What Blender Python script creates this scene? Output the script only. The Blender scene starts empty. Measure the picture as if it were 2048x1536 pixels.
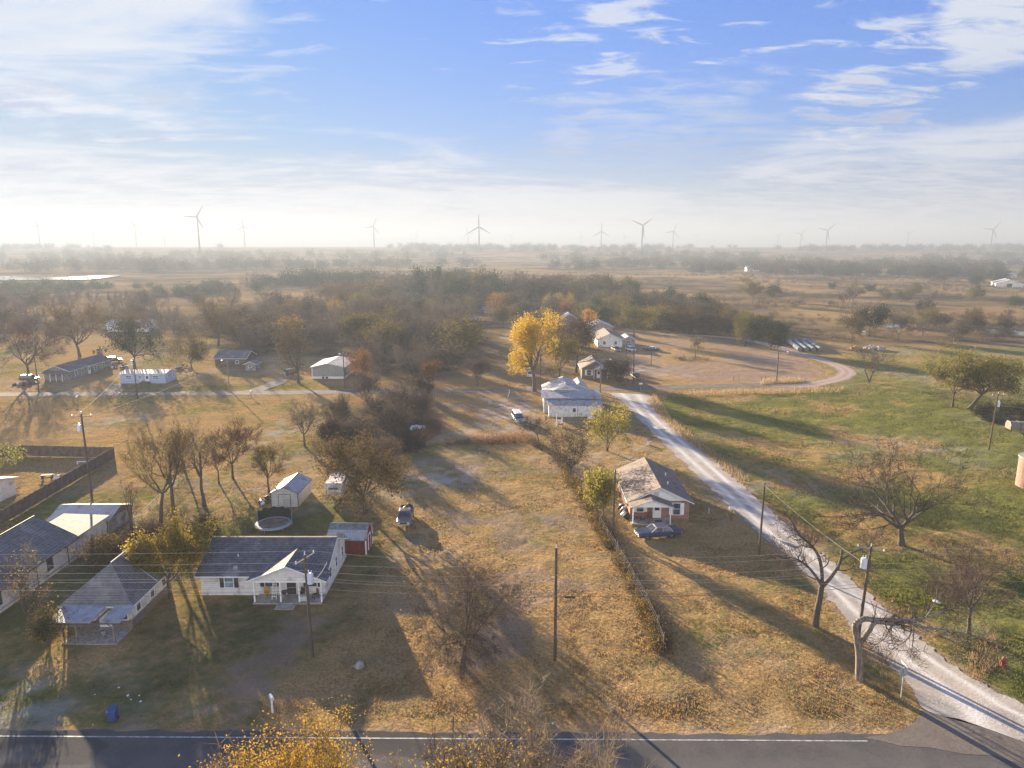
import bpy, math, random
import numpy as np
from mathutils import Vector, Matrix
sc = bpy.context.scene
COL = sc.collection
R = math.radians
# ------------------------------------------------------------------ camera geometry
F, HC, PIT = 1409.0, 35.0, math.atan2(768-492, 1409.0)
CP, SP = math.cos(PIT), math.sin(PIT)
def ray(px, py):
    u = (px-1024)/F; v = (768-py)/F
    return u, CP+v*SP, -SP+v*CP
def G(px, py, z=0.0):                     # ground point seen at a photo pixel
    dx, dy, dz = ray(px, py); t = (z-HC)/dz
    return (dx*t, dy*t)
def PX(px, py, Y):                        # point at world depth Y seen at a photo pixel
    dx, dy, dz = ray(px, py); t = Y/dy
    return Vector((dx*t, Y, HC+dz*t))
def HT(by, ty):                           # height of a thing standing at base row by, top row ty
    y = G(1024, by)[1]; dx, dy, dz = ray(1024, ty)
    return HC+dz/dy*y
def MPP(by):                              # metres per photo pixel at base row by
    y = G(1024, by)[1]
    return (y*CP+HC*SP)/F
cam = bpy.data.cameras.new("camera"); co = bpy.data.objects.new("camera", cam); COL.objects.link(co)
cam.sensor_fit = 'HORIZONTAL'; cam.sensor_width = 36; cam.lens = F/2048*36; cam.clip_start = 0.5; cam.clip_end = 40000
co.location = (0, 0, HC); co.rotation_euler = (math.pi/2-PIT, 0, 0); sc.camera = co
def terr(y): 
    t = np.clip((np.asarray(y, float)-1200)/1600, 0, 1)
    return 28*t*t*(3-2*t)
# ------------------------------------------------------------------ materials
def newmat(name):
    m = bpy.data.materials.new(name); m.use_nodes = True
    nt = m.node_tree; nt.nodes.clear()
    out = nt.nodes.new('ShaderNodeOutputMaterial')
    return m, nt, out
def nd(nt, t, **k):
    n = nt.nodes.new(t)
    for a, v in k.items():
        if a.startswith('i_'):
            n.inputs[a[2:].replace('_', ' ')].default_value = v
        else: setattr(n, a, v)
    return n
def lk(nt, a, b): nt.links.new(a, b)
def c4(c): return (c[0], c[1], c[2], 1)
def mixc(nt, fac, a, b, bt='MIX'):
    n = nt.nodes.new('ShaderNodeMix'); n.data_type = 'RGBA'; n.blend_type = bt
    for s, v in ((n.inputs[0], fac), (n.inputs[6], a), (n.inputs[7], b)):
        if hasattr(v, 'links'): lk(nt, v, s)
        elif isinstance(v, (int, float)): s.default_value = v
        else: s.default_value = c4(v)
    return n.outputs[2]
def mth(nt, op, a, b=None, clamp=False):
    n = nt.nodes.new('ShaderNodeMath'); n.operation = op; n.use_clamp = clamp
    for i, v in enumerate((a, b)):
        if v is None: continue
        if hasattr(v, 'links'): lk(nt, v, n.inputs[i])
        else: n.inputs[i].default_value = v
    return n.outputs[0]
def ramp(nt, v, a, b, lo=0.0, hi=1.0, smooth=True):
    n = nt.nodes.new('ShaderNodeMapRange'); n.interpolation_type = 'SMOOTHSTEP' if smooth else 'LINEAR'
    lk(nt, v, n.inputs[0]); n.inputs[1].default_value = a; n.inputs[2].default_value = b
    n.inputs[3].default_value = lo; n.inputs[4].default_value = hi
    return n.outputs[0]
def noise(nt, vec, scale, detail=4, rough=.55, mapping=None):
    if mapping:
        mp = nd(nt, 'ShaderNodeMapping'); mp.inputs['Scale'].default_value = mapping; lk(nt, vec, mp.inputs[0]); vec = mp.outputs[0]
    n = nd(nt, 'ShaderNodeTexNoise'); n.inputs['Scale'].default_value = scale; n.inputs['Detail'].default_value = detail
    n.inputs['Roughness'].default_value = rough
    if vec is not None: lk(nt, vec, n.inputs['Vector'])
    return n.outputs[0]
def mat(name, c1, c2=None, scale=1.5, rough=.8, metal=0.0, bump=.3, bscale=None, pattern=None, period=.2, pcol=.75, stain=None, stain_scale=.5, spec=.3, lo=.35, hi=.65, mapping=None):
    """plain surface: two tones mixed by noise, optional ribs / courses / bricks, optional stains"""
    m, nt, out = newmat(name)
    tc = nd(nt, 'ShaderNodeTexCoord'); ob = tc.outputs['Object']
    col = None
    n1 = noise(nt, ob, scale, 5, .6, mapping)
    col = mixc(nt, ramp(nt, n1, lo, hi), c1, c2 or c1)
    if stain:
        n2 = noise(nt, ob, stain_scale, 6, .65)
        col = mixc(nt, ramp(nt, n2, .5, .68), col, stain)
    h = noise(nt, ob, bscale or scale*8, 4, .6)
    if pattern:
        sx = nd(nt, 'ShaderNodeSeparateXYZ'); lk(nt, ob, sx.inputs[0])
        if pattern in 'xyz':
            v = sx.outputs['xyz'.index(pattern)]
            w = mth(nt, 'FRACT', mth(nt, 'DIVIDE', v, period))
            line = mth(nt, 'GREATER_THAN', w, .82)
            h = mth(nt, 'ADD', mth(nt, 'MULTIPLY', h, .35), mth(nt, 'MULTIPLY', w, 1.0))
            dk = mixc(nt, 1.0, col, (pcol,)*3, 'MULTIPLY')
            col = mixc(nt, line, col, dk)
        elif pattern == 'brick':
            cx = nd(nt, 'ShaderNodeCombineXYZ'); lk(nt, mth(nt, 'ADD', sx.outputs[0], sx.outputs[1]), cx.inputs[0]); lk(nt, sx.outputs[2], cx.inputs[1])
            b = nd(nt, 'ShaderNodeTexBrick'); b.inputs['Scale'].default_value = 1/period; lk(nt, cx.outputs[0], b.inputs[0])
            b.inputs['Color1'].default_value = c4(c1); b.inputs['Color2'].default_value = c4(c2); b.inputs['Mortar'].default_value = (.38, .33, .28, 1)
            b.inputs['Mortar Size'].default_value = .03; b.inputs['Brick Width'].default_value = 1.0; b.inputs['Row Height'].default_value = .34
            col = mixc(nt, ramp(nt, n1, .3, .75, 0, .45), b.outputs[0], (c2[0]*.7, c2[1]*.7, c2[2]*.7))
            h = b.outputs[1]
    p = nd(nt, 'ShaderNodeBsdfPrincipled'); lk(nt, col, p.inputs['Base Color'])
    p.inputs['Roughness'].default_value = rough; p.inputs['Metallic'].default_value = metal; p.inputs['Specular IOR Level'].default_value = spec
    if bump:
        bp = nd(nt, 'ShaderNodeBump'); bp.inputs['Strength'].default_value = bump; bp.inputs['Distance'].default_value = .03
        lk(nt, h, bp.inputs['Height']); lk(nt, bp.outputs[0], p.inputs['Normal'])
    lk(nt, p.outputs[0], out.inputs[0])
    return m
def leafmat(name, c1, c2, trans=.45, c3=None):
    m, nt, out = newmat(name)
    g = nd(nt, 'ShaderNodeNewGeometry'); oi = nd(nt, 'ShaderNodeObjectInfo')
    f = ramp(nt, noise(nt, g.outputs['Position'], .55, 3, .6), .38, .62)
    col = mixc(nt, f, c1, c2)
    f2 = mth(nt, 'MULTIPLY', g.outputs['Random Per Island'], .8)
    col = mixc(nt, f2, col, c3 or tuple(.55*(a+b)*.75 for a, b in zip(c1, c2)))
    hs = nd(nt, 'ShaderNodeHueSaturation'); lk(nt, col, hs.inputs['Color'])
    lk(nt, ramp(nt, oi.outputs['Random'], 0, 1, .47, .53, False), hs.inputs['Hue'])
    lk(nt, ramp(nt, oi.outputs['Random'], 0, 1, .8, 1.2, False), hs.inputs['Value'])
    d = nd(nt, 'ShaderNodeBsdfDiffuse'); t = nd(nt, 'ShaderNodeBsdfTranslucent')
    lk(nt, hs.outputs[0], d.inputs[0]); lk(nt, hs.outputs[0], t.inputs[0])
    mx = nd(nt, 'ShaderNodeMixShader'); mx.inputs[0].default_value = trans
    lk(nt, d.outputs[0], mx.inputs[1]); lk(nt, t.outputs[0], mx.inputs[2]); lk(nt, mx.outputs[0], out.inputs[0])
    return m
def glass(name, c=(.03, .04, .05)):
    m, nt, out = newmat(name)
    tc = nd(nt, 'ShaderNodeTexCoord')
    col = mixc(nt, ramp(nt, noise(nt, tc.outputs['Object'], 1.2, 2), .4, .6), c, tuple(x*2.2+.01 for x in c))
    p = nd(nt, 'ShaderNodeBsdfPrincipled'); lk(nt, col, p.inputs['Base Color']); p.inputs['Roughness'].default_value = .08
    p.inputs['Specular IOR Level'].default_value = .8; lk(nt, p.outputs[0], out.inputs[0]); return m
M = {}
M['white_siding'] = mat('white_siding', (.74, .70, .66), (.64, .60, .56), 2, .7, pattern='z', period=.21, pcol=.8, bump=.35, stain=(.40, .37, .33), stain_scale=.9)
M['white_paint'] = mat('white_paint', (.78, .77, .75), (.7, .69, .67), 2, .55, bump=.1)
M['old_white'] = mat('old_white', (.68, .66, .64), (.5, .47, .44), 2.5, .8, pattern='z', period=.26, pcol=.7, stain=(.3, .27, .24), stain_scale=.7)
M['tan_wall'] = mat('tan_wall', (.33, .33, .3), (.27, .27, .25), 2, .8, pattern='z', period=.3, pcol=.9)
M['blue_wall'] = mat('blue_wall', (.36, .42, .55), (.31, .37, .5), 2, .7, pattern='z', period=.25, pcol=.86)
M['grey_wall'] = mat('grey_wall', (.3, .29, .28), (.2, .19, .18), 2, .8, pattern='z', period=.25, pcol=.8, stain=(.12, .11, .1))
M['shingle'] = mat('shingle', (.115, .118, .132), (.075, .077, .088), 2.2, .85, pattern='z', period=.12, pcol=.5, bump=.45, stain=(.19, .19, .2), stain_scale=.45)
M['shingle_grey'] = mat('shingle_grey', (.17, .165, .165), (.115, .112, .115), 2.4, .85, pattern='z', period=.17, pcol=.55, bump=.5, stain=(.23, .22, .215), stain_scale=.5)
M['shingle_brown'] = mat('shingle_brown', (.22, .17, .14), (.155, .12, .1), 2.6, .85, pattern='z', period=.1, pcol=.7, bump=.4, stain=(.10, .085, .075), stain_scale=.6)
M['frost_roof'] = mat('frost_roof', (.50, .49, .50), (.30, .285, .28), 1.6, .8, pattern='z', period=.14, pcol=.85, stain=(.17, .15, .15), stain_scale=.8)
M['metal_roof'] = mat('metal_roof', (.40, .40, .41), (.33, .33, .35), 1.4, .6, .0, pattern='x', period=.4, pcol=.8, bump=.5, stain=(.25, .22, .2), stain_scale=.6, spec=.2)
M['metal_roof_y'] = mat('metal_roof_y', (.40, .41, .43), (.32, .33, .35), 1.4, .6, .0, pattern='y', period=.4, pcol=.8, bump=.5, stain=(.25, .23, .21), stain_scale=.6, spec=.2)
M['rust_metal'] = mat('rust_metal', (.34, .36, .40), (.27, .28, .31), 1.2, .65, 0, pattern='x', period=.3, pcol=.8, bump=.6, stain=(.2, .13, .09), stain_scale=.8, spec=.2)
M['dark_metal_roof'] = mat('dark_metal_roof', (.2, .21, .22), (.13, .14, .14), 1.8, .6, .2, pattern='x', period=.3, pcol=.8, stain=(.3, .31, .32), stain_scale=1.2)
M['shed_metal'] = mat('shed_metal', (.55, .54, .51), (.45, .44, .42), 1.2, .55, .1, pattern='z', period=.22, pcol=.72, bump=.6)
M['red_wood'] = mat('red_wood', (.20, .045, .035), (.14, .03, .025), 2, .8, pattern='x', period=.3, pcol=.6)
M['brick'] = mat('brick', (.34, .16, .11), (.2, .095, .07), 3, .85, pattern='brick', period=.23, bump=.3)
M['brick_dark'] = mat('brick_dark', (.17, .12, .1), (.1, .075, .06), 3, .85, pattern='brick', period=.23, bump=.3)
M['concrete'] = mat('concrete', (.36, .34, .31), (.26, .245, .225), 1.3, .9, bump=.25, stain=(.18, .17, .15))
M['trim_grey'] = mat('trim_grey', (.5, .5, .5), (.42, .42, .42), 2, .6, bump=.1)
M['dark_trim'] = mat('dark_trim', (.035, .03, .028), (.06, .05, .045), 3, .6, bump=.15)
M['brown_wood'] = mat('brown_wood', (.13, .09, .065), (.08, .055, .04), 2, .85, bump=.4)
M['fence_wood'] = mat('fence_wood', (.17, .13, .1), (.1, .075, .06), 1.4, .9, pattern='x', period=.15, pcol=.55, bump=.6)
M['fence_wood_y'] = mat('fence_wood_y', (.17, .13, .1), (.1, .075, .06), 1.4, .9, pattern='y', period=.15, pcol=.55, bump=.6)
M['pole_wood'] = mat('pole_wood', (.11, .082, .06), (.06, .045, .035), 1.2, .9, bump=.5, mapping=(6, 6, .4))
M['old_post'] = mat('old_post', (.24, .2, .16), (.15, .12, .1), 3, .9, bump=.4)
M['galv'] = mat('galv', (.30, .31, .32), (.22, .23, .24), 3, .7, 0, bump=.1, spec=.15)
M['transformer'] = mat('transformer', (.62, .65, .7), (.54, .57, .62), 3, .4, .1, bump=.05)
M['wire'] = mat('wire', (.05, .048, .045), (.07, .068, .065), .3, .9, 0, bump=0, spec=.05)
M['wire_pale'] = mat('wire_pale', (.30, .285, .26), (.24, .23, .21), .3, .9, 0, bump=0, spec=.05)
M['glass'] = glass('window_glass'); M['glass_blue'] = glass('window_glass_blue', (.09, .14, .18))
M['car_blue'] = mat('car_blue', (.04, .055, .11), (.05, .066, .125), 2, .22, .3, bump=0, spec=.6)
M['car_silver'] = mat('car_silver', (.42, .42, .42), (.36, .36, .36), 2, .3, .4, bump=0, spec=.6)
M['car_white'] = mat('car_white', (.7, .7, .7), (.62, .62, .62), 2, .35, 0, bump=0, spec=.5)
M['car_dark'] = mat('car_dark', (.03, .03, .033), (.06, .055, .05), 2, .35, .2, bump=0, spec=.5)
M['car_tan'] = mat('car_tan', (.2, .17, .13), (.14, .12, .1), 2, .4, .2, bump=0, spec=.5)
M['vinyl'] = mat('vinyl_roof', (.34, .27, .25), (.28, .22, .2), 3, .7, bump=.1)
M['chrome'] = mat('chrome', (.7, .7, .7), (.6, .6, .6), 3, .18, 1, bump=0)
M['tyre'] = mat('tyre', (.02, .02, .02), (.035, .033, .03), 4, .85, bump=.2)
M['lamp_glass'] = mat('lamp_glass', (.7, .7, .68), (.6, .6, .58), 4, .15, bump=0, spec=.7)
M['lamp_red'] = mat('lamp_red', (.4, .03, .02), (.3, .02, .02), 4, .2, bump=0, spec=.7)
M['bin_blue'] = mat('bin_blue', (.03, .07, .2), (.025, .055, .16), 2, .45, bump=.1)
M['red_paint'] = mat('red_paint', (.22, .05, .035), (.15, .035, .028), 4, .6, bump=.15)
M['yellow_paint'] = mat('yellow_paint', (.5, .28, .04), (.4, .2, .03), 4, .5, bump=.1)
M['rock'] = mat('rock', (.36, .33, .32), (.22, .2, .19), 3, .9, bump=.8)
M['black_net'] = mat('black_net', (.015, .015, .017), (.03, .03, .03), 6, .9, bump=.2)
M['pad_blue'] = mat('pad_blue', (.28, .32, .35), (.2, .23, .26), 2, .6, bump=.2)
M['mat_brown'] = mat('mat_brown', (.10, .075, .06), (.2, .15, .11), 1.3, .8, bump=.2)
M['white_plastic'] = mat('white_plastic', (.72, .72, .74), (.55, .55, .58), 3, .45, bump=.3)
M['wrap'] = mat('bale_wrap', (.17, .20, .25), (.12, .145, .18), 1.5, .75, bump=.2, spec=.1)
M['straw'] = mat('bale_straw', (.18, .16, .11), (.12, .11, .08), 4, .95, bump=.6)
M['junk'] = mat('junk_mixed', (.30, .27, .25), (.08, .07, .065), 3, .7, bump=.4)
M['brickpile'] = mat('rubble', (.36, .29, .25), (.2, .15, .13), 4, .95, bump=.6)
M['bark'] = mat('bark', (.115, .092, .072), (.06, .047, .038), 3, .95, bump=.6, mapping=(4, 4, .6))
M['bark_pale'] = mat('bark_pale', (.24, .2, .16), (.11, .09, .072), 2, .95, bump=.6, mapping=(3, 3, .7))
M['turbine'] = mat('turbine_white', (.13, .125, .12), (.11, .108, .105), .05, .7, bump=0, spec=.1)
M['twig'] = leafmat('twig', (.145, .112, .088), (.105, .082, .066), .15)
M['twig_dark'] = leafmat('twig_dark', (.075, .06, .048), (.055, .045, .037), .1)
M['twig_gold'] = leafmat('twig_gold', (.15, .10, .055), (.11, .075, .043), .12)
M['leaf_gold'] = leafmat('leaf_gold', (.29, .175, .035), (.22, .145, .03), .42)
M['leaf_yellow'] = leafmat('leaf_yellow', (.42, .215, .027), (.31, .195, .03), .45, (.40, .15, .022))
M['leaf_orange'] = leafmat('leaf_orange', (.40, .19, .032), (.30, .155, .03), .42, (.22, .10, .025))
M['leaf_olive'] = leafmat('leaf_olive', (.105, .09, .032), (.075, .07, .027), .32, (.15, .10, .035))
M['leaf_green'] = leafmat('leaf_green', (.062, .07, .027), (.042, .05, .02), .3)
M['leaf_dark'] = leafmat('leaf_dark', (.045, .055, .025), (.03, .038, .018), .3)
M['leaf_russet'] = leafmat('leaf_russet', (.105, .078, .054), (.075, .06, .044), .28)
M['leaf_lime'] = leafmat('leaf_lime', (.30, .235, .042), (.20, .18, .036), .58, (.20, .17, .035))
M['leaf_greengold'] = leafmat('leaf_greengold', (.155, .17, .036), (.095, .115, .03), .55, (.20, .15, .03))
M['leaf_bright'] = leafmat('leaf_bright', (.36, .285, .05), (.25, .22, .04), .58, (.28, .24, .045))
M['twig_pale'] = leafmat('twig_pale', (.24, .185, .14), (.17, .13, .10), .2)
M['cream_roof'] = mat('cream_roof', (.26, .24, .21), (.2, .18, .16), 1.5, .75, pattern='y', period=.4, pcol=.75, stain=(.14, .12, .1), stain_scale=1.2, spec=.1)
# ------------------------------------------------------------------ mesh building
def npmesh(name, V, polys, mats, parent=None, attrs=None, smooth=False):
    """polys: list of (faces array (n,k), material index)"""
    me = bpy.data.meshes.new(name)
    V = np.asarray(V, np.float32); me.vertices.add(len(V)); me.vertices.foreach_set('co', V.ravel())
    idx, starts, mi, s = [], [], [], 0
    for Fc, m in polys:
        Fc = np.asarray(Fc, np.int32)
        if len(Fc) == 0: continue
        k = Fc.shape[1]; idx.append(Fc.ravel()); starts.append(s+np.arange(len(Fc))*k); s += Fc.size
        mi.append(np.full(len(Fc), m, np.int32))
    idx = np.concatenate(idx); starts = np.concatenate(starts); mi = np.concatenate(mi)
    me.loops.add(len(idx)); me.loops.foreach_set('vertex_index', idx)
    me.polygons.add(len(starts)); me.polygons.foreach_set('loop_start', starts.astype(np.int32)); me.polygons.foreach_set('material_index', mi)
    if smooth: me.polygons.foreach_set('use_smooth', np.ones(len(starts), bool))
    for m in mats: me.materials.append(m)
    me.update(calc_edges=True); me.validate()
    if attrs:
        for an, av in attrs.items():
            a = me.attributes.new(an, 'FLOAT_COLOR', 'POINT'); a.data.foreach_set('color', np.asarray(av, np.float32).ravel())
    o = bpy.data.objects.new(name, me); COL.objects.link(o)
    if parent: o.parent = parent
    return o
class MB:
    def __init__(s): s.v = []; s.f = []; s.m = []
    def add(s, vs, fs, m=0):
        b = len(s.v); s.v += [tuple(v) for v in vs]; s.f += [tuple(b+i for i in f) for f in fs]; s.m += [m]*len(fs); return s
    def box(s, x0, x1, y0, y1, z0, z1, m=0, M4=None):
        vs = [Vector((x, y, z)) for z in (z0, z1) for x, y in ((x0, y0), (x1, y0), (x1, y1), (x0, y1))]
        if M4: vs = [M4 @ v for v in vs]
        return s.add(vs, [(3, 2, 1, 0), (4, 5, 6, 7), (0, 1, 5, 4), (1, 2, 6, 5), (2, 3, 7, 6), (3, 0, 4, 7)], m)
    def hexa(s, a, b, m=0):               # a, b: bottom and top quads
        return s.add(list(a)+list(b), [(3, 2, 1, 0), (4, 5, 6, 7), (0, 1, 5, 4), (1, 2, 6, 5), (2, 3, 7, 6), (3, 0, 4, 7)], m)
    def tube(s, p0, p1, r0, r1=None, n=8, m=0, cap=True):
        r1 = r0 if r1 is None else r1; p0 = Vector(p0); p1 = Vector(p1); d = (p1-p0).normalized()
        a = d.orthogonal().normalized(); b = d.cross(a)
        vs = [p+(a*math.cos(2*math.pi*i/n)+b*math.sin(2*math.pi*i/n))*r for p, r in ((p0, r0), (p1, r1)) for i in range(n)]
        fs = [(i, (i+1) % n, n+(i+1) % n, n+i) for i in range(n)]
        if cap: fs += [tuple(range(n))[::-1], tuple(range(n, 2*n))]
        return s.add(vs, fs, m)
    def path(s, pts, r, n=6, m=0):
        for a, b in zip(pts[:-1], pts[1:]): s.tube(a, b, r, r, n, m, True)
        return s
    def prism(s, poly, axis, a, b, m=0):  # polygon extruded along an axis; poly in the other two coordinates
        def P(u, v, w): return {'x': (w, u, v), 'y': (u, w, v), 'z': (u, v, w)}[axis]
        n = len(poly); vs = [P(u, v, a) for u, v in poly]+[P(u, v, b) for u, v in poly]
        return s.add(vs, [tuple(range(n)), tuple(range(2*n-1, n-1, -1))]+[(i, n+i, n+(i+1) % n, (i+1) % n) for i in range(n)], m)
    def rock(s, c, r, rng, n=2, m=0, sq=.7):
        import bmesh
        bm = bmesh.new(); bmesh.ops.create_icosphere(bm, subdivisions=n, radius=1)
        ph = [rng.uniform(0, 6) for _ in range(6)]
        vs = []
        for v in bm.verts:
            q = v.co; k = 1+.18*math.sin(3*q.x+ph[0])+.15*math.sin(4*q.y+ph[1])+.12*math.sin(5*q.z+ph[2])+rng.uniform(-.05, .05)
            vs.append((c[0]+q.x*r*k, c[1]+q.y*r*k, c[2]+q.z*r*k*sq))
        fs = [tuple(v.index for v in f.verts) for f in bm.faces]; bm.free()
        return s.add(vs, fs, m)
    def build(s, name, mats, parent=None, bevel=0, smooth=False, loc=None):
        me = bpy.data.meshes.new(name); me.from_pydata(s.v, [], s.f)
        for m in (mats if isinstance(mats, (list, tuple)) else [mats]): me.materials.append(M[m] if isinstance(m, str) else m)
        for p, i in zip(me.polygons, s.m): p.material_index = i; p.use_smooth = smooth
        import bmesh
        bm = bmesh.new(); bm.from_mesh(me); bmesh.ops.recalc_face_normals(bm, faces=bm.faces); bm.to_mesh(me); bm.free()
        o = bpy.data.objects.new(name, me); COL.objects.link(o)
        if parent: o.parent = parent
        if loc: o.location = loc
        if bevel:
            b = o.modifiers.new('bevel', 'BEVEL'); b.width = bevel; b.segments = 2; b.limit_method = 'ANGLE'
        return o
def tag(o, label=None, cat=None, group=None, kind=None):
    if label: o['label'] = label
    if cat: o['category'] = cat
    if group: o['group'] = group
    if kind: o['kind'] = kind
    return o
def thing(name, label, cat, loc=(0, 0, 0), rz=0, group=None, scale=1):
    o = bpy.data.objects.new(name, None); COL.objects.link(o); o.empty_display_size = .3
    o.location = (loc[0], loc[1], loc[2] if len(loc) > 2 else 0); o.rotation_euler = (0, 0, rz); o.scale = (scale,)*3
    return tag(o, label, cat, group)
def dup(root, loc, rz=0, label=None, group=None, scale=None):
    r = root.copy(); COL.objects.link(r); r.location = (loc[0], loc[1], loc[2] if len(loc) > 2 else 0); r.rotation_euler = (0, 0, rz)
    if scale is not None: r.scale = scale if isinstance(scale, (tuple, list)) else (scale,)*3
    if label: r['label'] = label
    if group: r['group'] = group
    for ch in list(root.children):
        c = ch.copy(); COL.objects.link(c); c.parent = r
        for g in list(ch.children):
            d = g.copy(); COL.objects.link(d); d.parent = c
    return r
# ------------------------------------------------------------------ numpy noise and masks
def vnoise(x, y, seed=0):
    xi = np.floor(x).astype(np.int64); yi = np.floor(y).astype(np.int64); fx = x-xi; fy = y-yi
    fx = fx*fx*(3-2*fx); fy = fy*fy*(3-2*fy)
    def h(a, b):
        n = (a*374761393+b*668265263+seed*1442695041) & 0xffffffff
        n = ((n ^ (n >> 13))*1274126177) & 0xffffffff
        return ((n ^ (n >> 16)) & 0xffff)/65535.0
    return (h(xi, yi)*(1-fx)+h(xi+1, yi)*fx)*(1-fy)+(h(xi, yi+1)*(1-fx)+h(xi+1, yi+1)*fx)*fy
def fbm(x, y, s, o=4, seed=0):
    v = 0; a = .5; t = 0
    for i in range(o):
        v = v+a*vnoise(x*s, y*s, seed+i); t += a; a *= .5; s *= 2.1
    return v/t
def pdist(x, y, poly):                    # signed distance, negative inside
    x = np.asarray(x, float); y = np.asarray(y, float)
    d = np.full(x.shape, 1e9); ins = np.zeros(x.shape, bool); n = len(poly)
    for i in range(n):
        ax, ay = poly[i]; bx, by = poly[(i+1) % n]; ex, ey = bx-ax, by-ay
        t = np.clip(((x-ax)*ex+(y-ay)*ey)/(ex*ex+ey*ey+1e-9), 0, 1)
        d = np.minimum(d, (x-ax-t*ex)**2+(y-ay-t*ey)**2)
        if ey != 0:
            c = ((ay > y) != (by > y)) & (x < ex*(y-ay)/ey+ax); ins ^= c
    d = np.sqrt(d); return np.where(ins, -d, d)
def pmask(x, y, poly, soft): 
    t = np.clip(.5-pdist(x, y, poly)/(2*soft), 0, 1); return t*t*(3-2*t)
def ldist(x, y, pts):
    d = np.full(np.shape(x), 1e9)
    for (ax, ay), (bx, by) in zip(pts[:-1], pts[1:]):
        ex, ey = bx-ax, by-ay; t = np.clip(((x-ax)*ex+(y-ay)*ey)/(ex*ex+ey*ey+1e-9), 0, 1)
        d = np.minimum(d, np.hypot(x-ax-t*ex, y-ay-t*ey))
    return d
def GP(*pp): return [G(*p) for p in pp]
# ------------------------------------------------------------------ sun, sky, haze
SUN_AZ, SUN_EL = -31.0, 10.5              # degrees left of the view axis, above the horizon
sd = Vector((math.sin(R(SUN_AZ))*math.cos(R(SUN_EL)), math.cos(R(SUN_AZ))*math.cos(R(SUN_EL)), math.sin(R(SUN_EL))))
sl = bpy.data.lights.new("sun", 'SUN'); sl.energy = 5.0; sl.angle = R(.5); sl.color = (1, .81, .57)
so = bpy.data.objects.new("sun", sl); COL.objects.link(so); so.rotation_euler = sd.to_track_quat('Z', 'Y').to_euler(); so.location = sd*200
w = bpy.data.worlds.new("World"); sc.world = w; w.use_nodes = True
nt = w.node_tree; nt.nodes.clear()
wo = nt.nodes.new('ShaderNodeOutputWorld'); bg = nt.nodes.new('ShaderNodeBackground'); lk(nt, bg.outputs[0], wo.inputs[0])
sky = nd(nt, 'ShaderNodeTexSky', sky_type='NISHITA', sun_disc=False, sun_elevation=R(SUN_EL), sun_rotation=R(SUN_AZ), altitude=100, air_density=1.0, dust_density=.35, ozone_density=2.0)
SKY_STRENGTH = .05
bg.inputs['Strength'].default_value = SKY_STRENGTH
tc = nd(nt, 'ShaderNodeTexCoord'); dirv = tc.outputs['Generated']
sp = nd(nt, 'ShaderNodeSeparateXYZ'); lk(nt, dirv, sp.inputs[0])
X, Y_, Z = sp.outputs
zc = mth(nt, 'MAXIMUM', Z, 0.0)
den = mth(nt, 'ADD', zc, .10)
cv = nd(nt, 'ShaderNodeCombineXYZ'); lk(nt, mth(nt, 'DIVIDE', X, den), cv.inputs[0]); lk(nt, mth(nt, 'DIVIDE', Y_, den), cv.inputs[1])
mp = nd(nt, 'ShaderNodeMapping'); mp.inputs['Rotation'].default_value = (0, 0, R(14)); mp.inputs['Scale'].default_value = (.75, 1.5, 1); lk(nt, cv.outputs[0], mp.inputs[0])
wv = mp.outputs[0]
nz = nd(nt, 'ShaderNodeTexNoise'); nz.inputs['Scale'].default_value = 1.15; nz.inputs['Detail'].default_value = 9; nz.inputs['Roughness'].default_value = .56; nz.inputs['Distortion'].default_value = .55; lk(nt, wv, nz.inputs[0])
nf = nd(nt, 'ShaderNodeTexNoise'); nf.inputs['Scale'].default_value = 4.5; nf.inputs['Detail'].default_value = 8; nf.inputs['Roughness'].default_value = .6; nf.inputs['Distortion'].default_value = .5; lk(nt, wv, nf.inputs[0])
def pdir(px, py): return Vector(ray(px, py)).normalized()
def blob(px, py, r, soft, gx=1.0):
    d = pdir(px, py)
    s = nd(nt, 'ShaderNodeVectorMath', operation='SUBTRACT'); lk(nt, dirv, s.inputs[0]); s.inputs[1].default_value = d
    k = nd(nt, 'ShaderNodeVectorMath', operation='MULTIPLY'); lk(nt, s.outputs[0], k.inputs[0]); k.inputs[1].default_value = (1/gx, 1, 1)
    l = nd(nt, 'ShaderNodeVectorMath', operation='LENGTH'); lk(nt, k.outputs[0], l.inputs[0])
    return ramp(nt, l.outputs[1], r, r*soft, 0, 1)
def inten(*terms):                        # noise raised inside a patch of sky, thresholded: ragged cloud edges
    v = terms[0]
    for t in terms[1:]: v = mth(nt, 'ADD', v, t)
    return v
def patch(src, b, gain, lo, hi, amt): return mth(nt, 'MULTIPLY', ramp(nt, inten(src.outputs[0], mth(nt, 'MULTIPLY', b, gain)), lo, hi), amt)
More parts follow.
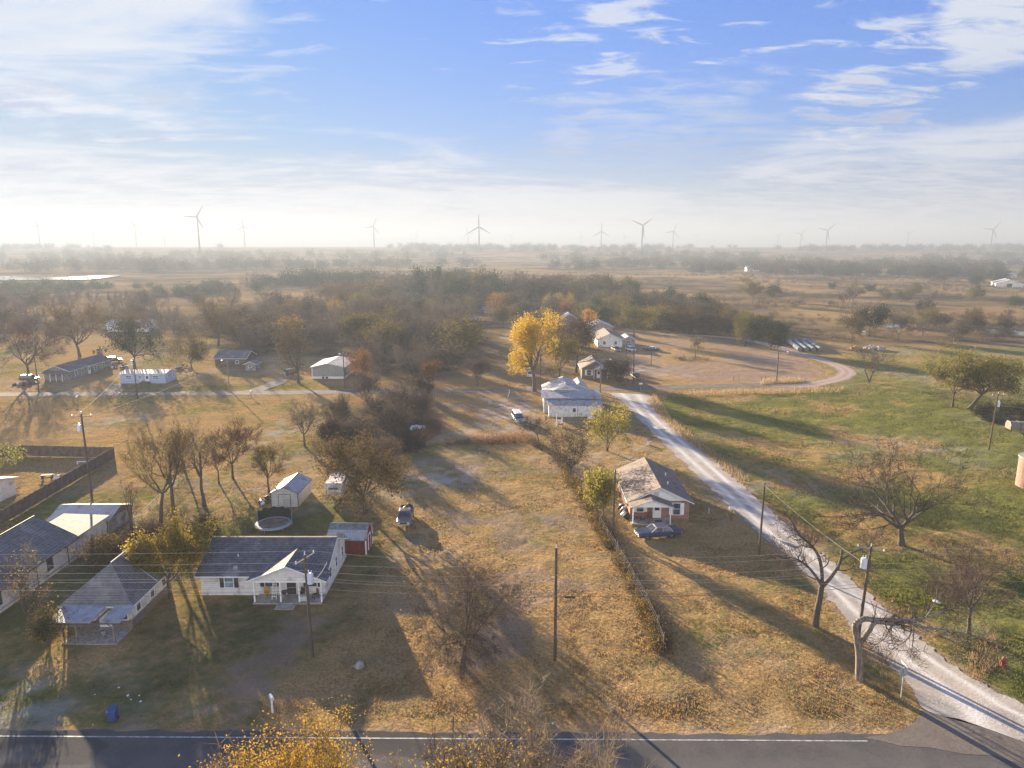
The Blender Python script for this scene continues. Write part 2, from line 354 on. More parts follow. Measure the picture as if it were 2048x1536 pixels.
parts = [mth(nt, 'MULTIPLY', ramp(nt, nz.outputs[0], .60, .82), .45),
         patch(nz, blob(60, 20, .30, .1, 1.3), .31, .62, .84, .95),
         patch(nf, blob(60, 40, .36, .15, 1.3), .30, .66, .90, .6),
         patch(nz, blob(30, 215, .12, .1, 1.6), .30, .64, .84, .75),
         patch(nf, blob(1990, 50, .10, .2, 1.2), .50, .74, .96, .95),
         patch(nf, blob(1720, 225, .13, .1, 1.4), .22, .64, .82, .95),
         patch(nf, blob(1860, 45, .16, .1, 1.5), .20, .66, .82, .8),
         patch(nf, blob(1330, 285, .20, .1, 1.9), .26, .62, .95, .75),
         patch(nf, blob(1140, 280, .06, .1, 1.3), .30, .62, .84, .6),
         patch(nf, blob(520, 130, .11, .1, .7), .20, .62, .86, .55),
         patch(nf, blob(1300, 110, .2, .1, 1.7), .12, .64, .76, .7),
         patch(nf, blob(1200, 5, .1, .1, 2), .24, .64, .82, .8),
         patch(nf, blob(440, 235, .09, .1, 1.6), .20, .64, .84, .5),
         patch(nf, blob(560, 20, .08, .1, 1.4), .16, .64, .82, .5)]
# bank of layered stratus towards the horizon
mpb = nd(nt, 'ShaderNodeMapping'); mpb.inputs['Scale'].default_value = (1.5, 1.5, 13); mpb.inputs['Rotation'].default_value = (0, R(-3.5), 0); lk(nt, dirv, mpb.inputs[0])
nb = nd(nt, 'ShaderNodeTexNoise'); nb.inputs['Scale'].default_value = 1.9; nb.inputs['Detail'].default_value = 9; nb.inputs['Roughness'].default_value = .58; nb.inputs['Distortion'].default_value = .5; lk(nt, mpb.outputs[0], nb.inputs[0])
lift = ramp(nt, Z, .235, .03, -.30, .34, False)
bank = mth(nt, 'MULTIPLY', ramp(nt, mth(nt, 'ADD', nb.outputs[0], lift), .46, .76), .93)
parts.append(bank)
cl = parts[0]
for p_ in parts[1:]: cl = mth(nt, 'MAXIMUM', cl, p_)
cl = mth(nt, 'MULTIPLY', cl, ramp(nt, Z, -.01, .0), True)
skyc = nd(nt, 'ShaderNodeHueSaturation'); lk(nt, sky.outputs[0], skyc.inputs['Color']); skyc.inputs['Saturation'].default_value = 1.0
# soft shoulder: the glare round the sun rolls off instead of clipping
lum = nd(nt, 'ShaderNodeVectorMath', operation='DOT_PRODUCT'); lk(nt, sky.outputs[0], lum.inputs[0]); lum.inputs[1].default_value = (.3, .5, .2)
fac = mth(nt, 'DIVIDE', 3.9, mth(nt, 'ADD', lum.outputs['Value'], 2.2))
sv = nd(nt, 'ShaderNodeVectorMath', operation='SCALE'); lk(nt, mixc(nt, 1.0, skyc.outputs[0], (.088, .30, .70), 'MULTIPLY'), sv.inputs[0]); lk(nt, fac, sv.inputs['Scale'])
CLOUD = nd(nt, 'ShaderNodeRGB')
# cloud tone: lit stratus, a touch bluer and darker in its thick streaks
shade = mth(nt, 'MULTIPLY', ramp(nt, nf.outputs[0], .36, .62), ramp(nt, nb.outputs[0], .62, .46))
shade = mth(nt, 'MULTIPLY', shade, ramp(nt, Z, .24, .12))
cc = mixc(nt, shade, (1.85, 2.0, 2.3), (.62, .88, 1.65))
res = mixc(nt, cl, sv.outputs[0], cc)
res = mixc(nt, ramp(nt, Z, .0, .15, .45, 0, False), res, (.25, .42, .85))
# unseen bright cloud added low behind the drone as fill for shaded sides
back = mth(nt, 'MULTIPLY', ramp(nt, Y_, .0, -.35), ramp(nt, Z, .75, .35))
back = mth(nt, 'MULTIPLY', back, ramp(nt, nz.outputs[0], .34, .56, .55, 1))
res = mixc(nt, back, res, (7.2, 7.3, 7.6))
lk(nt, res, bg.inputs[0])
sc.view_settings.view_transform = 'Standard'; sc.view_settings.look = 'None'; sc.view_settings.gamma = 1; sc.view_settings.exposure = 2.9
HAZE_DENSITY, HAZE_ANISO = .00047, .20
def haze():
    m, n_, out = newmat('haze')
    pv = nd(n_, 'ShaderNodeVolumePrincipled'); pv.inputs['Color'].default_value = (.258, .302, .37, 1)
    pv.inputs['Density'].default_value = HAZE_DENSITY; pv.inputs['Anisotropy'].default_value = HAZE_ANISO
    lk(n_, pv.outputs[0], out.inputs['Volume'])
    b = MB().box(-9800, 9800, -900, 9800, -3, 185)
    o = b.build('haze', [m]); tag(o, kind='stuff'); o.display_type = 'WIRE'
    return o
haze()
# ------------------------------------------------------------------ ground
HWY = lambda x: 45.05-.0083*x             # centre of the far edge line
gravel_px_l = [(1215, 785), (1245, 805), (1290, 850), (1345, 905), (1420, 975), (1500, 1050), (1600, 1135), (1700, 1250), (1800, 1350), (1836, 1398), (1858, 1425), (1925, 1440)]
gravel_px_r = [(2200, 1540), (2200, 1475), (2120, 1450), (2048, 1413), (1900, 1325), (1800, 1245), (1700, 1160), (1600, 1070), (1500, 985), (1420, 915), (1350, 860), (1312, 822), (1303, 790)]
GRAVEL = GP(*gravel_px_l)+GP(*gravel_px_r)
STREET = [(-300, 157), (-123, 165.6), (-60, 167.5), (0, 170.6), (24, 172.5), (45, 175), (66, 177.6)]
LOOP = [(66, 177.6)]+GP((1600, 772), (1645, 765), (1682, 755), (1694, 743), (1672, 730), (1630, 716), (1590, 705), (1540, 690), (1480, 678), (1400, 671), (1300, 668), (1190, 668), (1000, 676))
def smooth_line(pts, n=8):
    out = []; P = [pts[0]]+list(pts)+[pts[-1]]
    for i in range(1, len(P)-2):
        p0, p1, p2, p3 = [np.array(P[j][:2], float) for j in (i-1, i, i+1, i+2)]
        for k in range(n):
            t = k/n; out.append(tuple(.5*((2*p1)+(-p0+p2)*t+(2*p0-5*p1+4*p2-p3)*t*t+(-p0+3*p1-3*p2+p3)*t**3)))
    return out+[tuple(pts[-1][:2])]
STREET_S, LOOP_S = smooth_line(STREET), smooth_line(LOOP)
DRIVE = smooth_line(GP((440, 1475), (445, 1440), (470, 1395), (510, 1345), (560, 1290), (600, 1250)))
DRIVE2 = GP((470, 787), (500, 770), (545, 764), (590, 772), (575, 787))
LAWN_L = [(-80, 45.5), (-18.5, 45.5), (-14, 60), (-13, 80), (-26, 92), (-50, 78), (-80, 78)]
LOT = GP((830, 890), (1180, 905), (1260, 1090), (1330, 1310), (1500, 1460), (880, 1470), (760, 1100), (800, 950))
FIELD_R = GP((1300, 790), (1640, 785), (1760, 740), (2200, 720), (2300, 1400), (2040, 1400), (1700, 1150), (1420, 910))
FIELD_G = GP((1580, 712), (1700, 745), (1700, 690), (2300, 700), (2300, 770), (1720, 770))
PAST_L = GP((-300, 805), (720, 800), (620, 905), (240, 905), (0, 895), (-300, 930))
LOOPF = GP((1230, 765), (1600, 765), (1660, 745), (1600, 712), (1480, 682), (1300, 672), (1240, 690))
MIDF = GP((870, 795), (1070, 790), (1060, 880), (860, 885))
YARD_L = GP((-300, 690), (480, 690), (480, 775), (-300, 778))
TOWN = GP((-400, 640), (1200, 640), (1500, 665), (1720, 690), (2400, 690), (3000, 1536), (-1200, 1536))
WOODS = [GP((490, 745), (560, 705), (615, 712), (700, 730), (760, 772), (830, 772), (905, 752), (985, 740), (1000, 700), (962, 660), (800, 630), (300, 630), (0, 640), (-200, 660), (0, 668), (300, 668), (470, 680)),
         GP((960, 660), (1150, 656), (1330, 660), (1500, 690), (1580, 690), (1560, 640), (1330, 600), (820, 590), (900, 640)), GP((620, 905), (720, 800), (840, 790), (885, 850), (840, 890), (750, 905))]
def tone(x, y):
    """green, bare soil, frost, brush per point"""
    n1 = fbm(x, y, .035, 4, 3); n2 = fbm(x, y, .16, 4, 9); n3 = fbm(x, y, .6, 3, 21); n4 = fbm(x, y, .012, 3, 33)
    near = pmask(x, y, TOWN, 12)
    g = .22+.9*(n1-.5)+.7*(n2-.5)
    lot = pmask(x, y, LOT, 3); g = g*(1-lot)+lot*(.24+1.3*(n1-.5)+1.2*(n2-.47))
    fr = pmask(x, y, FIELD_R, 3); g = g*(1-fr)+fr*(.70+1.0*(n1-.5)+1.5*(n2-.5))
    fg = pmask(x, y, FIELD_G, 4); g = g*(1-fg)+fg*(.56+1.1*(n1-.5)+.6*(n2-.5))
    ll = pmask(x, y, LAWN_L, 3); g = g*(1-ll)+ll*(.64+1.0*(n1-.5)+1.0*(n2-.5))
    pl = pmask(x, y, PAST_L, 3); g = g*(1-pl)+pl*(.26+1.2*(n1-.5)+.8*(n2-.5))
    lf = pmask(x, y, LOOPF, 3); g = g*(1-lf)+lf*(.05+.6*(n2-.5))
    mf = pmask(x, y, MIDF, 3); g = g*(1-mf)+mf*(.02+.6*(n2-.5))
    bare = np.clip((fbm(x, y, .09, 4, 51)-.60)*4, 0, .45)
    bare = np.maximum(bare, np.clip(1.4-ldist(x, y, DRIVE)/2.3+2.4*(n3-.5), 0, 1)*.72*(y > 45))
    bare = np.maximum(bare, .75*np.clip(1.2-np.abs(y-HWY(x)-.6)/1.1+1.6*(n3-.5), 0, 1))
    bare = np.maximum(bare, .55*np.clip(1.3-np.abs(pdist(x, y, GRAVEL))/1.0+1.6*(n3-.5), 0, 1))
    bare = np.maximum(bare, .5*np.clip(1.2-ldist(x, y, STREET_S)/4.6+1.4*(n3-.5), 0, 1))
    bare = np.maximum(bare, .55*np.clip(1.2-ldist(x, y, LOOP_S)/4.4+1.4*(n3-.5), 0, 1))
    bare = np.maximum(bare, 0.75*lf*np.clip((n1-.42)*5, 0, 1)); bare = np.maximum(bare, .75*mf*np.clip((n2-.36)*5, 0, 1))
    bare = np.maximum(bare, 0.6*lot*np.clip((n2-.52)*6, 0, 1))
    frost = np.clip((fbm(x, y, .05, 4, 77)-.5)*3, 0, 1)*np.clip((n3-.38)*3.2, 0, 1)
    fz = np.clip(.32+.45*pmask(x, y, PAST_L, 3)+pmask(x, y, GP((820, 880), (1030, 870), (1080, 960), (930, 1010), (800, 990)), 5)+.3*pmask(x, y, LAWN_L, 3)+.8*pmask(x, y, GP((1220, 1050), (1480, 1040), (1600, 1150), (1400, 1180), (1250, 1110)), 4)+.7*pmask(x, y, GP((1230, 700), (1500, 720), (1560, 765), (1230, 765)), 5)+.6*pmask(x, y, MIDF, 3), 0, 1)
    frost = np.clip(frost*fz*1.3, 0, 1)*near
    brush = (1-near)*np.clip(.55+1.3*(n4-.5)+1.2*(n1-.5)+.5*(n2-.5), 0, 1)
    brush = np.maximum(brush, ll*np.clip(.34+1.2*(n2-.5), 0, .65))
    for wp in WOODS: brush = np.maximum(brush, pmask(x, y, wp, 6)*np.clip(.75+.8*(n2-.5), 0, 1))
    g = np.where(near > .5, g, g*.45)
    return np.stack([np.clip(g, 0, 1), np.clip(bare, 0, 1)*near, frost, np.clip(brush, 0, 1)], -1)
def ground_colour(nt, attr='tone'):
    at = nd(nt, 'ShaderNodeAttribute'); at.attribute_name = attr
    sx = nd(nt, 'ShaderNodeSeparateColor'); lk(nt, at.outputs['Color'], sx.inputs[0])
    gp = nd(nt, 'ShaderNodeNewGeometry'); P = gp.outputs['Position']
    a = noise(nt, P, .9, 6, .62); b = noise(nt, P, 3.8, 4, .65); c = noise(nt, P, .16, 5, .6)
    straw = mixc(nt, ramp(nt, c, .36, .64), (.405, .265, .112), (.315, .23, .098))
    straw = mixc(nt, ramp(nt, b, .35, .7), straw, (.23, .14, .06))
    straw = mixc(nt, mth(nt, 'MULTIPLY', ramp(nt, a, .58, .74), .55), straw, (.48, .36, .2))
    green = mixc(nt, ramp(nt, b, .35, .65), (.105, .115, .03), (.18, .17, .047))
    gf = ramp(nt, mth(nt, 'ADD', sx.outputs[0], mth(nt, 'MULTIPLY', mth(nt, 'SUBTRACT', a, .5), 1.5)), .2, .72)
    col = mixc(nt, gf, straw, green)
    dirt = mixc(nt, ramp(nt, b, .35, .65), (.31, .215, .14), (.235, .17, .118))
    col = mixc(nt, ramp(nt, mth(nt, 'ADD', sx.outputs[1], mth(nt, 'MULTIPLY', mth(nt, 'SUBTRACT', b, .5), .5)), .2, .8), col, dirt)
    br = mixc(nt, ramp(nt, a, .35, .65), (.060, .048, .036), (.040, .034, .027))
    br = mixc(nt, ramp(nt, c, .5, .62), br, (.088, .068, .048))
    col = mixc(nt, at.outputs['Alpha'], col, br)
    col = mixc(nt, mth(nt, 'MULTIPLY', sx.outputs[2], .6), col, (.42, .43, .43))
    return col, a, b
def ground_mat():
    m, nt, out = newmat('ground')
    col, a, b = ground_colour(nt)
    P = nd(nt, 'ShaderNodeNewGeometry').outputs['Position']
    h = mth(nt, 'ADD', mth(nt, 'MULTIPLY', noise(nt, P, .45, 5, .6), 1.6), mth(nt, 'MULTIPLY', noise(nt, P, 3.0, 5, .65), .5))
    bp = nd(nt, 'ShaderNodeBump'); bp.inputs['Strength'].default_value = .55; bp.inputs['Distance'].default_value = .34; lk(nt, h, bp.inputs['Height'])
    d = nd(nt, 'ShaderNodeBsdfDiffuse'); lk(nt, col, d.inputs[0]); lk(nt, bp.outputs[0], d.inputs['Normal']); lk(nt, d.outputs[0], out.inputs[0])
    return m
def ground():
    ys = [-400, -250, -150, -80, -40, 0, 20, 30, 38]; y = 42.0
    while y < 200: ys.append(y); y += .55 if y < 95 else .8
    while y < 9700: ys.append(y); y *= 1.013
    ys = np.array(ys+[9700]); nx = 330
    u = np.linspace(-1, 1, nx); u = np.sign(u)*np.abs(u)**1.12
    Xg = u[None, :]*(np.maximum(ys, 60)[:, None]*.95+35); Yg = np.repeat(ys[:, None], nx, 1)
    Xg[ys > 8000] = u*9700; 
    Zg = terr(Yg)+np.where(Yg > 420, 1.2*(fbm(Xg, Yg, .004, 3, 5)-.5)*np.clip((Yg-420)/400, 0, 1)*2, 0)
    # low rough ground of the fields, flat where things stand on roads and yards
    rough = (.18+.30*pmask(Xg, Yg, FIELD_R, 3))*(fbm(Xg, Yg, .33, 3, 61)-.5)+.14*(fbm(Xg, Yg, .9, 2, 71)-.5)
    keep = np.clip((pdist(Xg, Yg, GRAVEL)-.3)/1.5, 0, 1)*np.clip((Yg-HWY(Xg)-1)/2, 0, 1)*np.clip((ldist(Xg, Yg, STREET_S)-3.2)/2, 0, 1)*np.clip((ldist(Xg, Yg, LOOP_S)-2.8)/2, 0, 1)
    keep = keep*(1-.75*pmask(Xg, Yg, LAWN_L, 2)); keep[Yg > 420] = 0
    Zg = Zg+rough*keep*np.where(Yg < 46, 0, 1)-.05*keep
    V = np.stack([Xg, Yg, Zg], -1).reshape(-1, 3); ny = len(ys)
    i = (np.arange(ny-1)[:, None]*nx+np.arange(nx-1)[None, :]).ravel()
    Fc = np.stack([i, i+1, i+1+nx, i+nx], -1)
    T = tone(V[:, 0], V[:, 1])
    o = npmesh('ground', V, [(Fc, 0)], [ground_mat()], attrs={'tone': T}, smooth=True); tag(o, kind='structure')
ground()
def road_mat(name, c1, c2, c3, bump=.3, track=None, crack=False):
    m, nt, out = newmat(name)
    P = nd(nt, 'ShaderNodeNewGeometry').outputs['Position']
    a = noise(nt, P, .35, 6, .65); b = noise(nt, P, 4, 5, .7); 
    col = mixc(nt, ramp(nt, a, .35, .66), c1, c2)
    col = mixc(nt, ramp(nt, b, .52, .72, 0, .7), col, c3)
    if track:
        at = nd(nt, 'ShaderNodeAttribute'); at.attribute_name = 'track'
        col = mixc(nt, mth(nt, 'MULTIPLY', at.outputs['Fac'], ramp(nt, a, .3, .6, .4, 1)), col, track)
    if crack:
        v = nd(nt, 'ShaderNodeTexVoronoi'); v.feature = 'DISTANCE_TO_EDGE'; v.inputs['Scale'].default_value = .22
        wp = nd(nt, 'ShaderNodeVectorMath', operation='ADD'); lk(nt, P, wp.inputs[0]); nn = nd(nt, 'ShaderNodeTexNoise'); nn.inputs['Scale'].default_value = .8; nn.inputs['Detail'].default_value = 5; lk(nt, P, nn.inputs[0]); lk(nt, nn.outputs[1], wp.inputs[1]); lk(nt, wp.outputs[0], v.inputs['Vector'])
        col = mixc(nt, mth(nt, 'MULTIPLY', ramp(nt, v.outputs['Distance'], .012, .003), .12), col, (.03, .029, .028))
        sx = nd(nt, 'ShaderNodeSeparateXYZ'); lk(nt, P, sx.inputs[0])
        pn = noise(nt, P, .06, 2, .5, (1, 2.5, 1)); col = mixc(nt, ramp(nt, pn, .56, .58, 0, .45), col, (.038, .036, .035))
    p = nd(nt, 'ShaderNodeBsdfPrincipled'); lk(nt, col, p.inputs['Base Color']); p.inputs['Roughness'].default_value = .95; p.inputs['Specular IOR Level'].default_value = .02
    bp = nd(nt, 'ShaderNodeBump'); bp.inputs['Strength'].default_value = bump; bp.inputs['Distance'].default_value = .06; lk(nt, b, bp.inputs['Height']); lk(nt, bp.outputs[0], p.inputs['Normal'])
    lk(nt, p.outputs[0], out.inputs[0]); return m
def ribbon(name, line, width, z, m, jit=.25, nacross=10, seed=1, tracks=True):
    line = np.array(line, float); rng = np.random.RandomState(seed)
    seg = np.hypot(*np.diff(line, axis=0).T); L = np.concatenate([[0], np.cumsum(seg)]); n = max(8, int(L[-1]/.7))
    t = np.linspace(0, L[-1], n); px = np.interp(t, L, line[:, 0]); py = np.interp(t, L, line[:, 1])
    dx = np.gradient(px); dy = np.gradient(py); l = np.hypot(dx, dy); nx_, ny_ = -dy/l, dx/l
    j1 = jit*(vnoise(t*.7, t*0, seed)+vnoise(t*2.3, t*0, seed+5)-1); j2 = jit*(vnoise(t*.7, t*0, seed+9)+vnoise(t*2.3, t*0, seed+15)-1)
    wv_ = width if np.isscalar(width) else np.interp(t/L[-1], *width)
    u = np.linspace(-.5, .5, nacross)
    off = u[None, :]*wv_*np.ones((n, 1)) if np.isscalar(wv_) else u[None, :]*wv_[:, None]
    off[:, 0] += j1; off[:, -1] += j2
    V = np.stack([px[:, None]+nx_[:, None]*off, py[:, None]+ny_[:, None]*off, np.full_like(off, z)], -1).reshape(-1, 3)
    i = (np.arange(n-1)[:, None]*nacross+np.arange(nacross-1)[None, :]).ravel(); Fc = np.stack([i, i+1, i+1+nacross, i+nacross], -1)
    tr = np.repeat((np.exp(-((np.abs(u)-.22)/.08)**2))[None, :], n, 0).ravel()
    o = npmesh(name, V, [(Fc, 0)], [m], attrs={'track': np.stack([tr]*3+[tr*0+1], -1)}); tag(o, kind='structure'); return o
# highway with its painted edge lines
asph = road_mat('asphalt', (.085, .083, .080), (.11, .105, .098), (.065, .064, .062), .3, track=(.12, .114, .107), crack=True)
xs = np.linspace(-260, 260, 400)
hl = [(x, HWY(x)-5.35) for x in xs]
ribbon('highway', hl, 12.1, .02, asph, .3, 22, 3)
paint = mat('road_paint_white', (.46, .46, .44), (.22, .22, .21), 2.5, .7, bump=.1)
paint_y = mat('road_paint_yellow', (.5, .3, .05), (.4, .25, .05), 1.5, .7, bump=.1)
for nm, off, x0, x1, mm in (('edge_line', 0, -260, 25.6, paint), ('edge_line', 0, 52, 260, paint), ('centre_line', -5.2, -260, 260, paint_y), ('centre_line', -5.5, -260, 260, paint_y), ('edge_line', -10.7, -260, 260, paint)):
    ribbon(nm, [(x, HWY(x)+off) for x in np.linspace(x0, x1, 200)], .13, .028, mm, .012, 3, 5)
# gravel side road as a filled strip between its two edges
def gravel():
    gl = np.array(smooth_line(GP(*gravel_px_l), 10)); gr = np.array(smooth_line(GP(*gravel_px_r)[::-1], 10))
    def res(a, n):
        L = np.concatenate([[0], np.cumsum(np.hypot(*np.diff(a, axis=0).T))]); t = np.linspace(0, L[-1], n)
        return np.stack([np.interp(t, L, a[:, 0]), np.interp(t, L, a[:, 1])], -1)
    n = 260; a, b = res(gl, n), res(gr, n); k = 48; u = np.linspace(0, 1, k)
    s = np.arange(n)*.5
    V = a[:, None, :]*(1-u)[None, :, None]+b[:, None, :]*u[None, :, None]
    fall = np.clip(1-u*3.5, 0, 1)[None, :]; V[:, :, 0] += 1.2*(fbm(s, s*0, 1.3, 4, 2)-.5)[:, None]*fall+1.4*(fbm(s, s*0, 1.3, 4, 12)-.5)[:, None]*fall[:, ::-1]
    V = np.concatenate([V, np.full(V.shape[:2]+(1,), .042)], -1).reshape(-1, 3)
    i = (np.arange(n-1)[:, None]*k+np.arange(k-1)[None, :]).ravel(); Fc = np.stack([i, i+1, i+1+k, i+k], -1)
    tr = np.repeat((np.exp(-((np.abs(u-.5)-.19)/.085)**2))[None, :], n, 0).ravel()
    m = road_mat('gravel', (.42, .385, .335), (.30, .27, .235), (.53, .50, .455), .6, track=(.60, .58, .54))
    o = npmesh('gravel_road', V, [(Fc, 0)], [m], attrs={'track': np.stack([tr]*3+[tr*0+1], -1)}); tag(o, kind='structure')
gravel()
ribbon('street', STREET_S, 4.6, .026, road_mat('chipseal', (.15, .132, .115), (.19, .168, .146), (.11, .10, .09), .3, track=(.21, .19, .17)), .35, 10, 7)
ribbon('dirt_road', LOOP_S, 4.6, .020, road_mat('dirt_road', (.36, .27, .215), (.28, .21, .17), (.42, .34, .28), .4, track=(.44, .36, .3)), .6, 10, 8)
ribbon('driveway', smooth_line(GP((492, 787), (520, 778), (548, 768), (566, 757))), 4.2, .022, road_mat('driveway_gravel', (.20, .18, .16), (.15, .135, .12), (.25, .23, .21), .4), .6, 8, 9)
ribbon('driveway', smooth_line(GP((205, 792), (225, 778), (240, 768))), 3, .022, bpy.data.materials['driveway_gravel'], .6, 8, 19)
def sheet(name, pts, z, m, n=6):
    ln = smooth_line(list(pts)+[pts[0]], n)[:-1] if n > 1 else list(pts); mb = MB(); mb.add([(x, y, z) for x, y in ln], [tuple(range(len(ln)))]); o = mb.build(name, [m]); tag(o, kind='structure'); return o
sheet('junction_apron', GP((1722, 1476), (1770, 1470), (1805, 1459), (1828, 1446), (1842, 1430), (1846, 1412), (1900, 1405), (2100, 1470), (2230, 1520), (2230, 1590), (2150, 1548), (2060, 1536), (1990, 1512), (1930, 1509), (1860, 1496), (1800, 1492), (1760, 1482)), .030, road_mat('apron', (.14, .122, .105), (.18, .155, .132), (.10, .09, .08), .4), 1)
wm, nt_, out_ = newmat('pond_water'); p_ = nd(nt_, 'ShaderNodeBsdfPrincipled'); p_.inputs['Base Color'].default_value = (.05, .06, .065, 1); p_.inputs['Roughness'].default_value = .06
bp_ = nd(nt_, 'ShaderNodeBump'); bp_.inputs['Strength'].default_value = .06; lk(nt_, noise(nt_, nd(nt_, 'ShaderNodeNewGeometry').outputs['Position'], 1.2, 3), bp_.inputs['Height']); lk(nt_, bp_.outputs[0], p_.inputs['Normal']); lk(nt_, p_.outputs[0], out_.inputs[0])
sheet('stream_water', GP((1915, 655), (1960, 657), (2010, 660), (2080, 664), (2180, 668), (2180, 674), (2080, 671), (2010, 668), (1965, 663), (1925, 659)), .06, wm)
sheet('stream_water', GP((1765, 652), (1800, 648), (1820, 651), (1795, 656), (1770, 656)), .06, wm)
sheet('pond_water', GP((-200, 556), (0, 554), (90, 556), (160, 555), (232, 551), (238, 554), (180, 560), (60, 562), (-200, 564)), 1.1, wm)
# ------------------------------------------------------------------ buildings
def slab(mb, p, t, m=0):                  # roof slab: quad p (counter-clockwise seen from above) with thickness t
    lo = [(x, y, z-t) for x, y, z in p]; mb.hexa(lo, p, m)
def gable_walls(x0, x1, y0, y1, hw, rise, ridge, m=0, base=-.15, hip=(False, False)):
    mb = MB()
    if ridge == 'y':
        c = (x0+x1)/2
        mb.prism([(x0, base), (x1, base), (x1, hw), (c, hw+rise), (x0, hw)] if not all(hip) else [(x0, base), (x1, base), (x1, hw), (x0, hw)], 'y', y0, y1, m)
    else:
        c = (y0+y1)/2
        mb.prism([(y0, base), (y1, base), (y1, hw), (c, hw+rise), (y0, hw)], 'x', x0, x1, m)
    return mb
def gable_roof(mb, x0, x1, y0, y1, hw, rise, ridge, ov=.35, t=.1, m=0, lift=.02, endov=None):
    e = ov if endov is None else endov
    if ridge == 'y':
        c = (x0+x1)/2; s = rise/(c-x0); zt = hw+rise+t+lift; ze = hw-s*ov+t+lift
        slab(mb, [(x0-ov, y0-e, ze), (c, y0-e, zt), (c, y1+e, zt), (x0-ov, y1+e, ze)], t, m)
        slab(mb, [(c, y0-e, zt), (x1+ov, y0-e, ze), (x1+ov, y1+e, ze), (c, y1+e, zt)], t, m)
    else:
        c = (y0+y1)/2; s = rise/(c-y0); zt = hw+rise+t+lift; ze = hw-s*ov+t+lift
        slab(mb, [(x0-e, y0-ov, ze), (x1+e, y0-ov, ze), (x1+e, c, zt), (x0-e, c, zt)], t, m)
        slab(mb, [(x0-e, c, zt), (x1+e, c, zt), (x1+e, y1+ov, ze), (x0-e, y1+ov, ze)], t, m)
    return mb
def fascia(x0, x1, y0, y1, hw, rise, ridge, ov=.35, endov=None, t=.13, m=0):
    e = ov if endov is None else endov; mb = MB()
    def bar(a, b):
        a = Vector(a); b = Vector(b); mb.tube(a, b, t*.55, t*.55, 4, m)
    if ridge == 'y':
        c = (x0+x1)/2; s = rise/(c-x0); ze = hw-s*ov
        for y in (y0-e-.02, y1+e+.02):
            bar((x0-ov, y, ze), (c, y, hw+rise)); bar((c, y, hw+rise), (x1+ov, y, ze))
        for x in (x0-ov-.02, x1+ov+.02): bar((x, y0-e, ze), (x, y1+e, ze))
    else:
        c = (y0+y1)/2; s = rise/(c-y0); ze = hw-s*ov
        for x in (x0-e-.02, x1+e+.02):
            bar((x, y0-ov, ze), (x, c, hw+rise)); bar((x, c, hw+rise), (x, y1+ov, ze))
        for y in (y0-ov-.02, y1+ov+.02): bar((x0-e, y, ze), (x1+e, y, ze))
    return mb
def window(root, o, side, w=.9, h=1.2, trim='white_paint', pane='glass', shutter=None, mull=True):
    """o: centre of the window on the wall face, side: which way it faces"""
    rz = {'front': 0, 'right': math.pi/2, 'back': math.pi, 'left': -math.pi/2}[side]
    fr = MB(); t = .07
    for x0, x1, z0, z1 in ((-w/2-t, w/2+t, h/2, h/2+t), (-w/2-t*1.3, w/2+t*1.3, -h/2-t, -h/2), (-w/2-t, -w/2, -h/2, h/2), (w/2, w/2+t, -h/2, h/2)): fr.box(x0, x1, -.075, .02, z0, z1)
    if mull: fr.box(-w/2, w/2, -.055, .02, -.025, .025)
    f = fr.build('window', trim, root); f.location = o; f.rotation_euler = (0, 0, rz)
    p = MB().box(-w/2, w/2, -.035, .02, -h/2, h/2).build('pane', pane, f)
    if shutter:
        for s in (-1, 1):
            b = MB().box(s*(w/2+t+.24)-.2, s*(w/2+t+.24)+.2, -.05, .02, -h/2-.03, h/2+.03)
            for k in range(6): b.box(s*(w/2+t+.24)-.16, s*(w/2+t+.24)+.16, -.065, -.045, -h/2+.08+k*(h-.2)/5, -h/2+.14+k*(h-.2)/5)
            q = b.build('shutter', shutter, root); q.location = o; q.rotation_euler = (0, 0, rz)
    return f
def door(root, o, side, w=.92, h=2.05, m='white_paint', light=True, trim='white_paint'):
    rz = {'front': 0, 'right': math.pi/2, 'back': math.pi, 'left': -math.pi/2}[side]
    b = MB().box(-w/2, w/2, -.06, .02, 0, h)
    d = b.build('door', m, root); d.location = o; d.rotation_euler = (0, 0, rz)
    f = MB()
    for x0, x1, z0, z1 in ((-w/2-.09, -w/2, 0, h+.09), (w/2, w/2+.09, 0, h+.09), (-w/2, w/2, h, h+.09)): f.box(x0, x1, -.085, .02, z0, z1)
    f.build('frame', trim, d)
    if light: MB().box(-w*.32, w*.32, -.075, -.05, h*.5, h*.9).build('pane', 'glass', d)
    MB().tube((w*.38, -.06, h*.48), (w*.38, -.13, h*.48), .035).build('handle', 'chrome', d)
    return d
def posts(root, pts, z0, z1, m='white_paint', t=.07, nm='post'):
    for x, y in pts: MB().box(x-t, x+t, y-t, y+t, z0, z1).build(nm, m, root)
rng = random.Random(7)
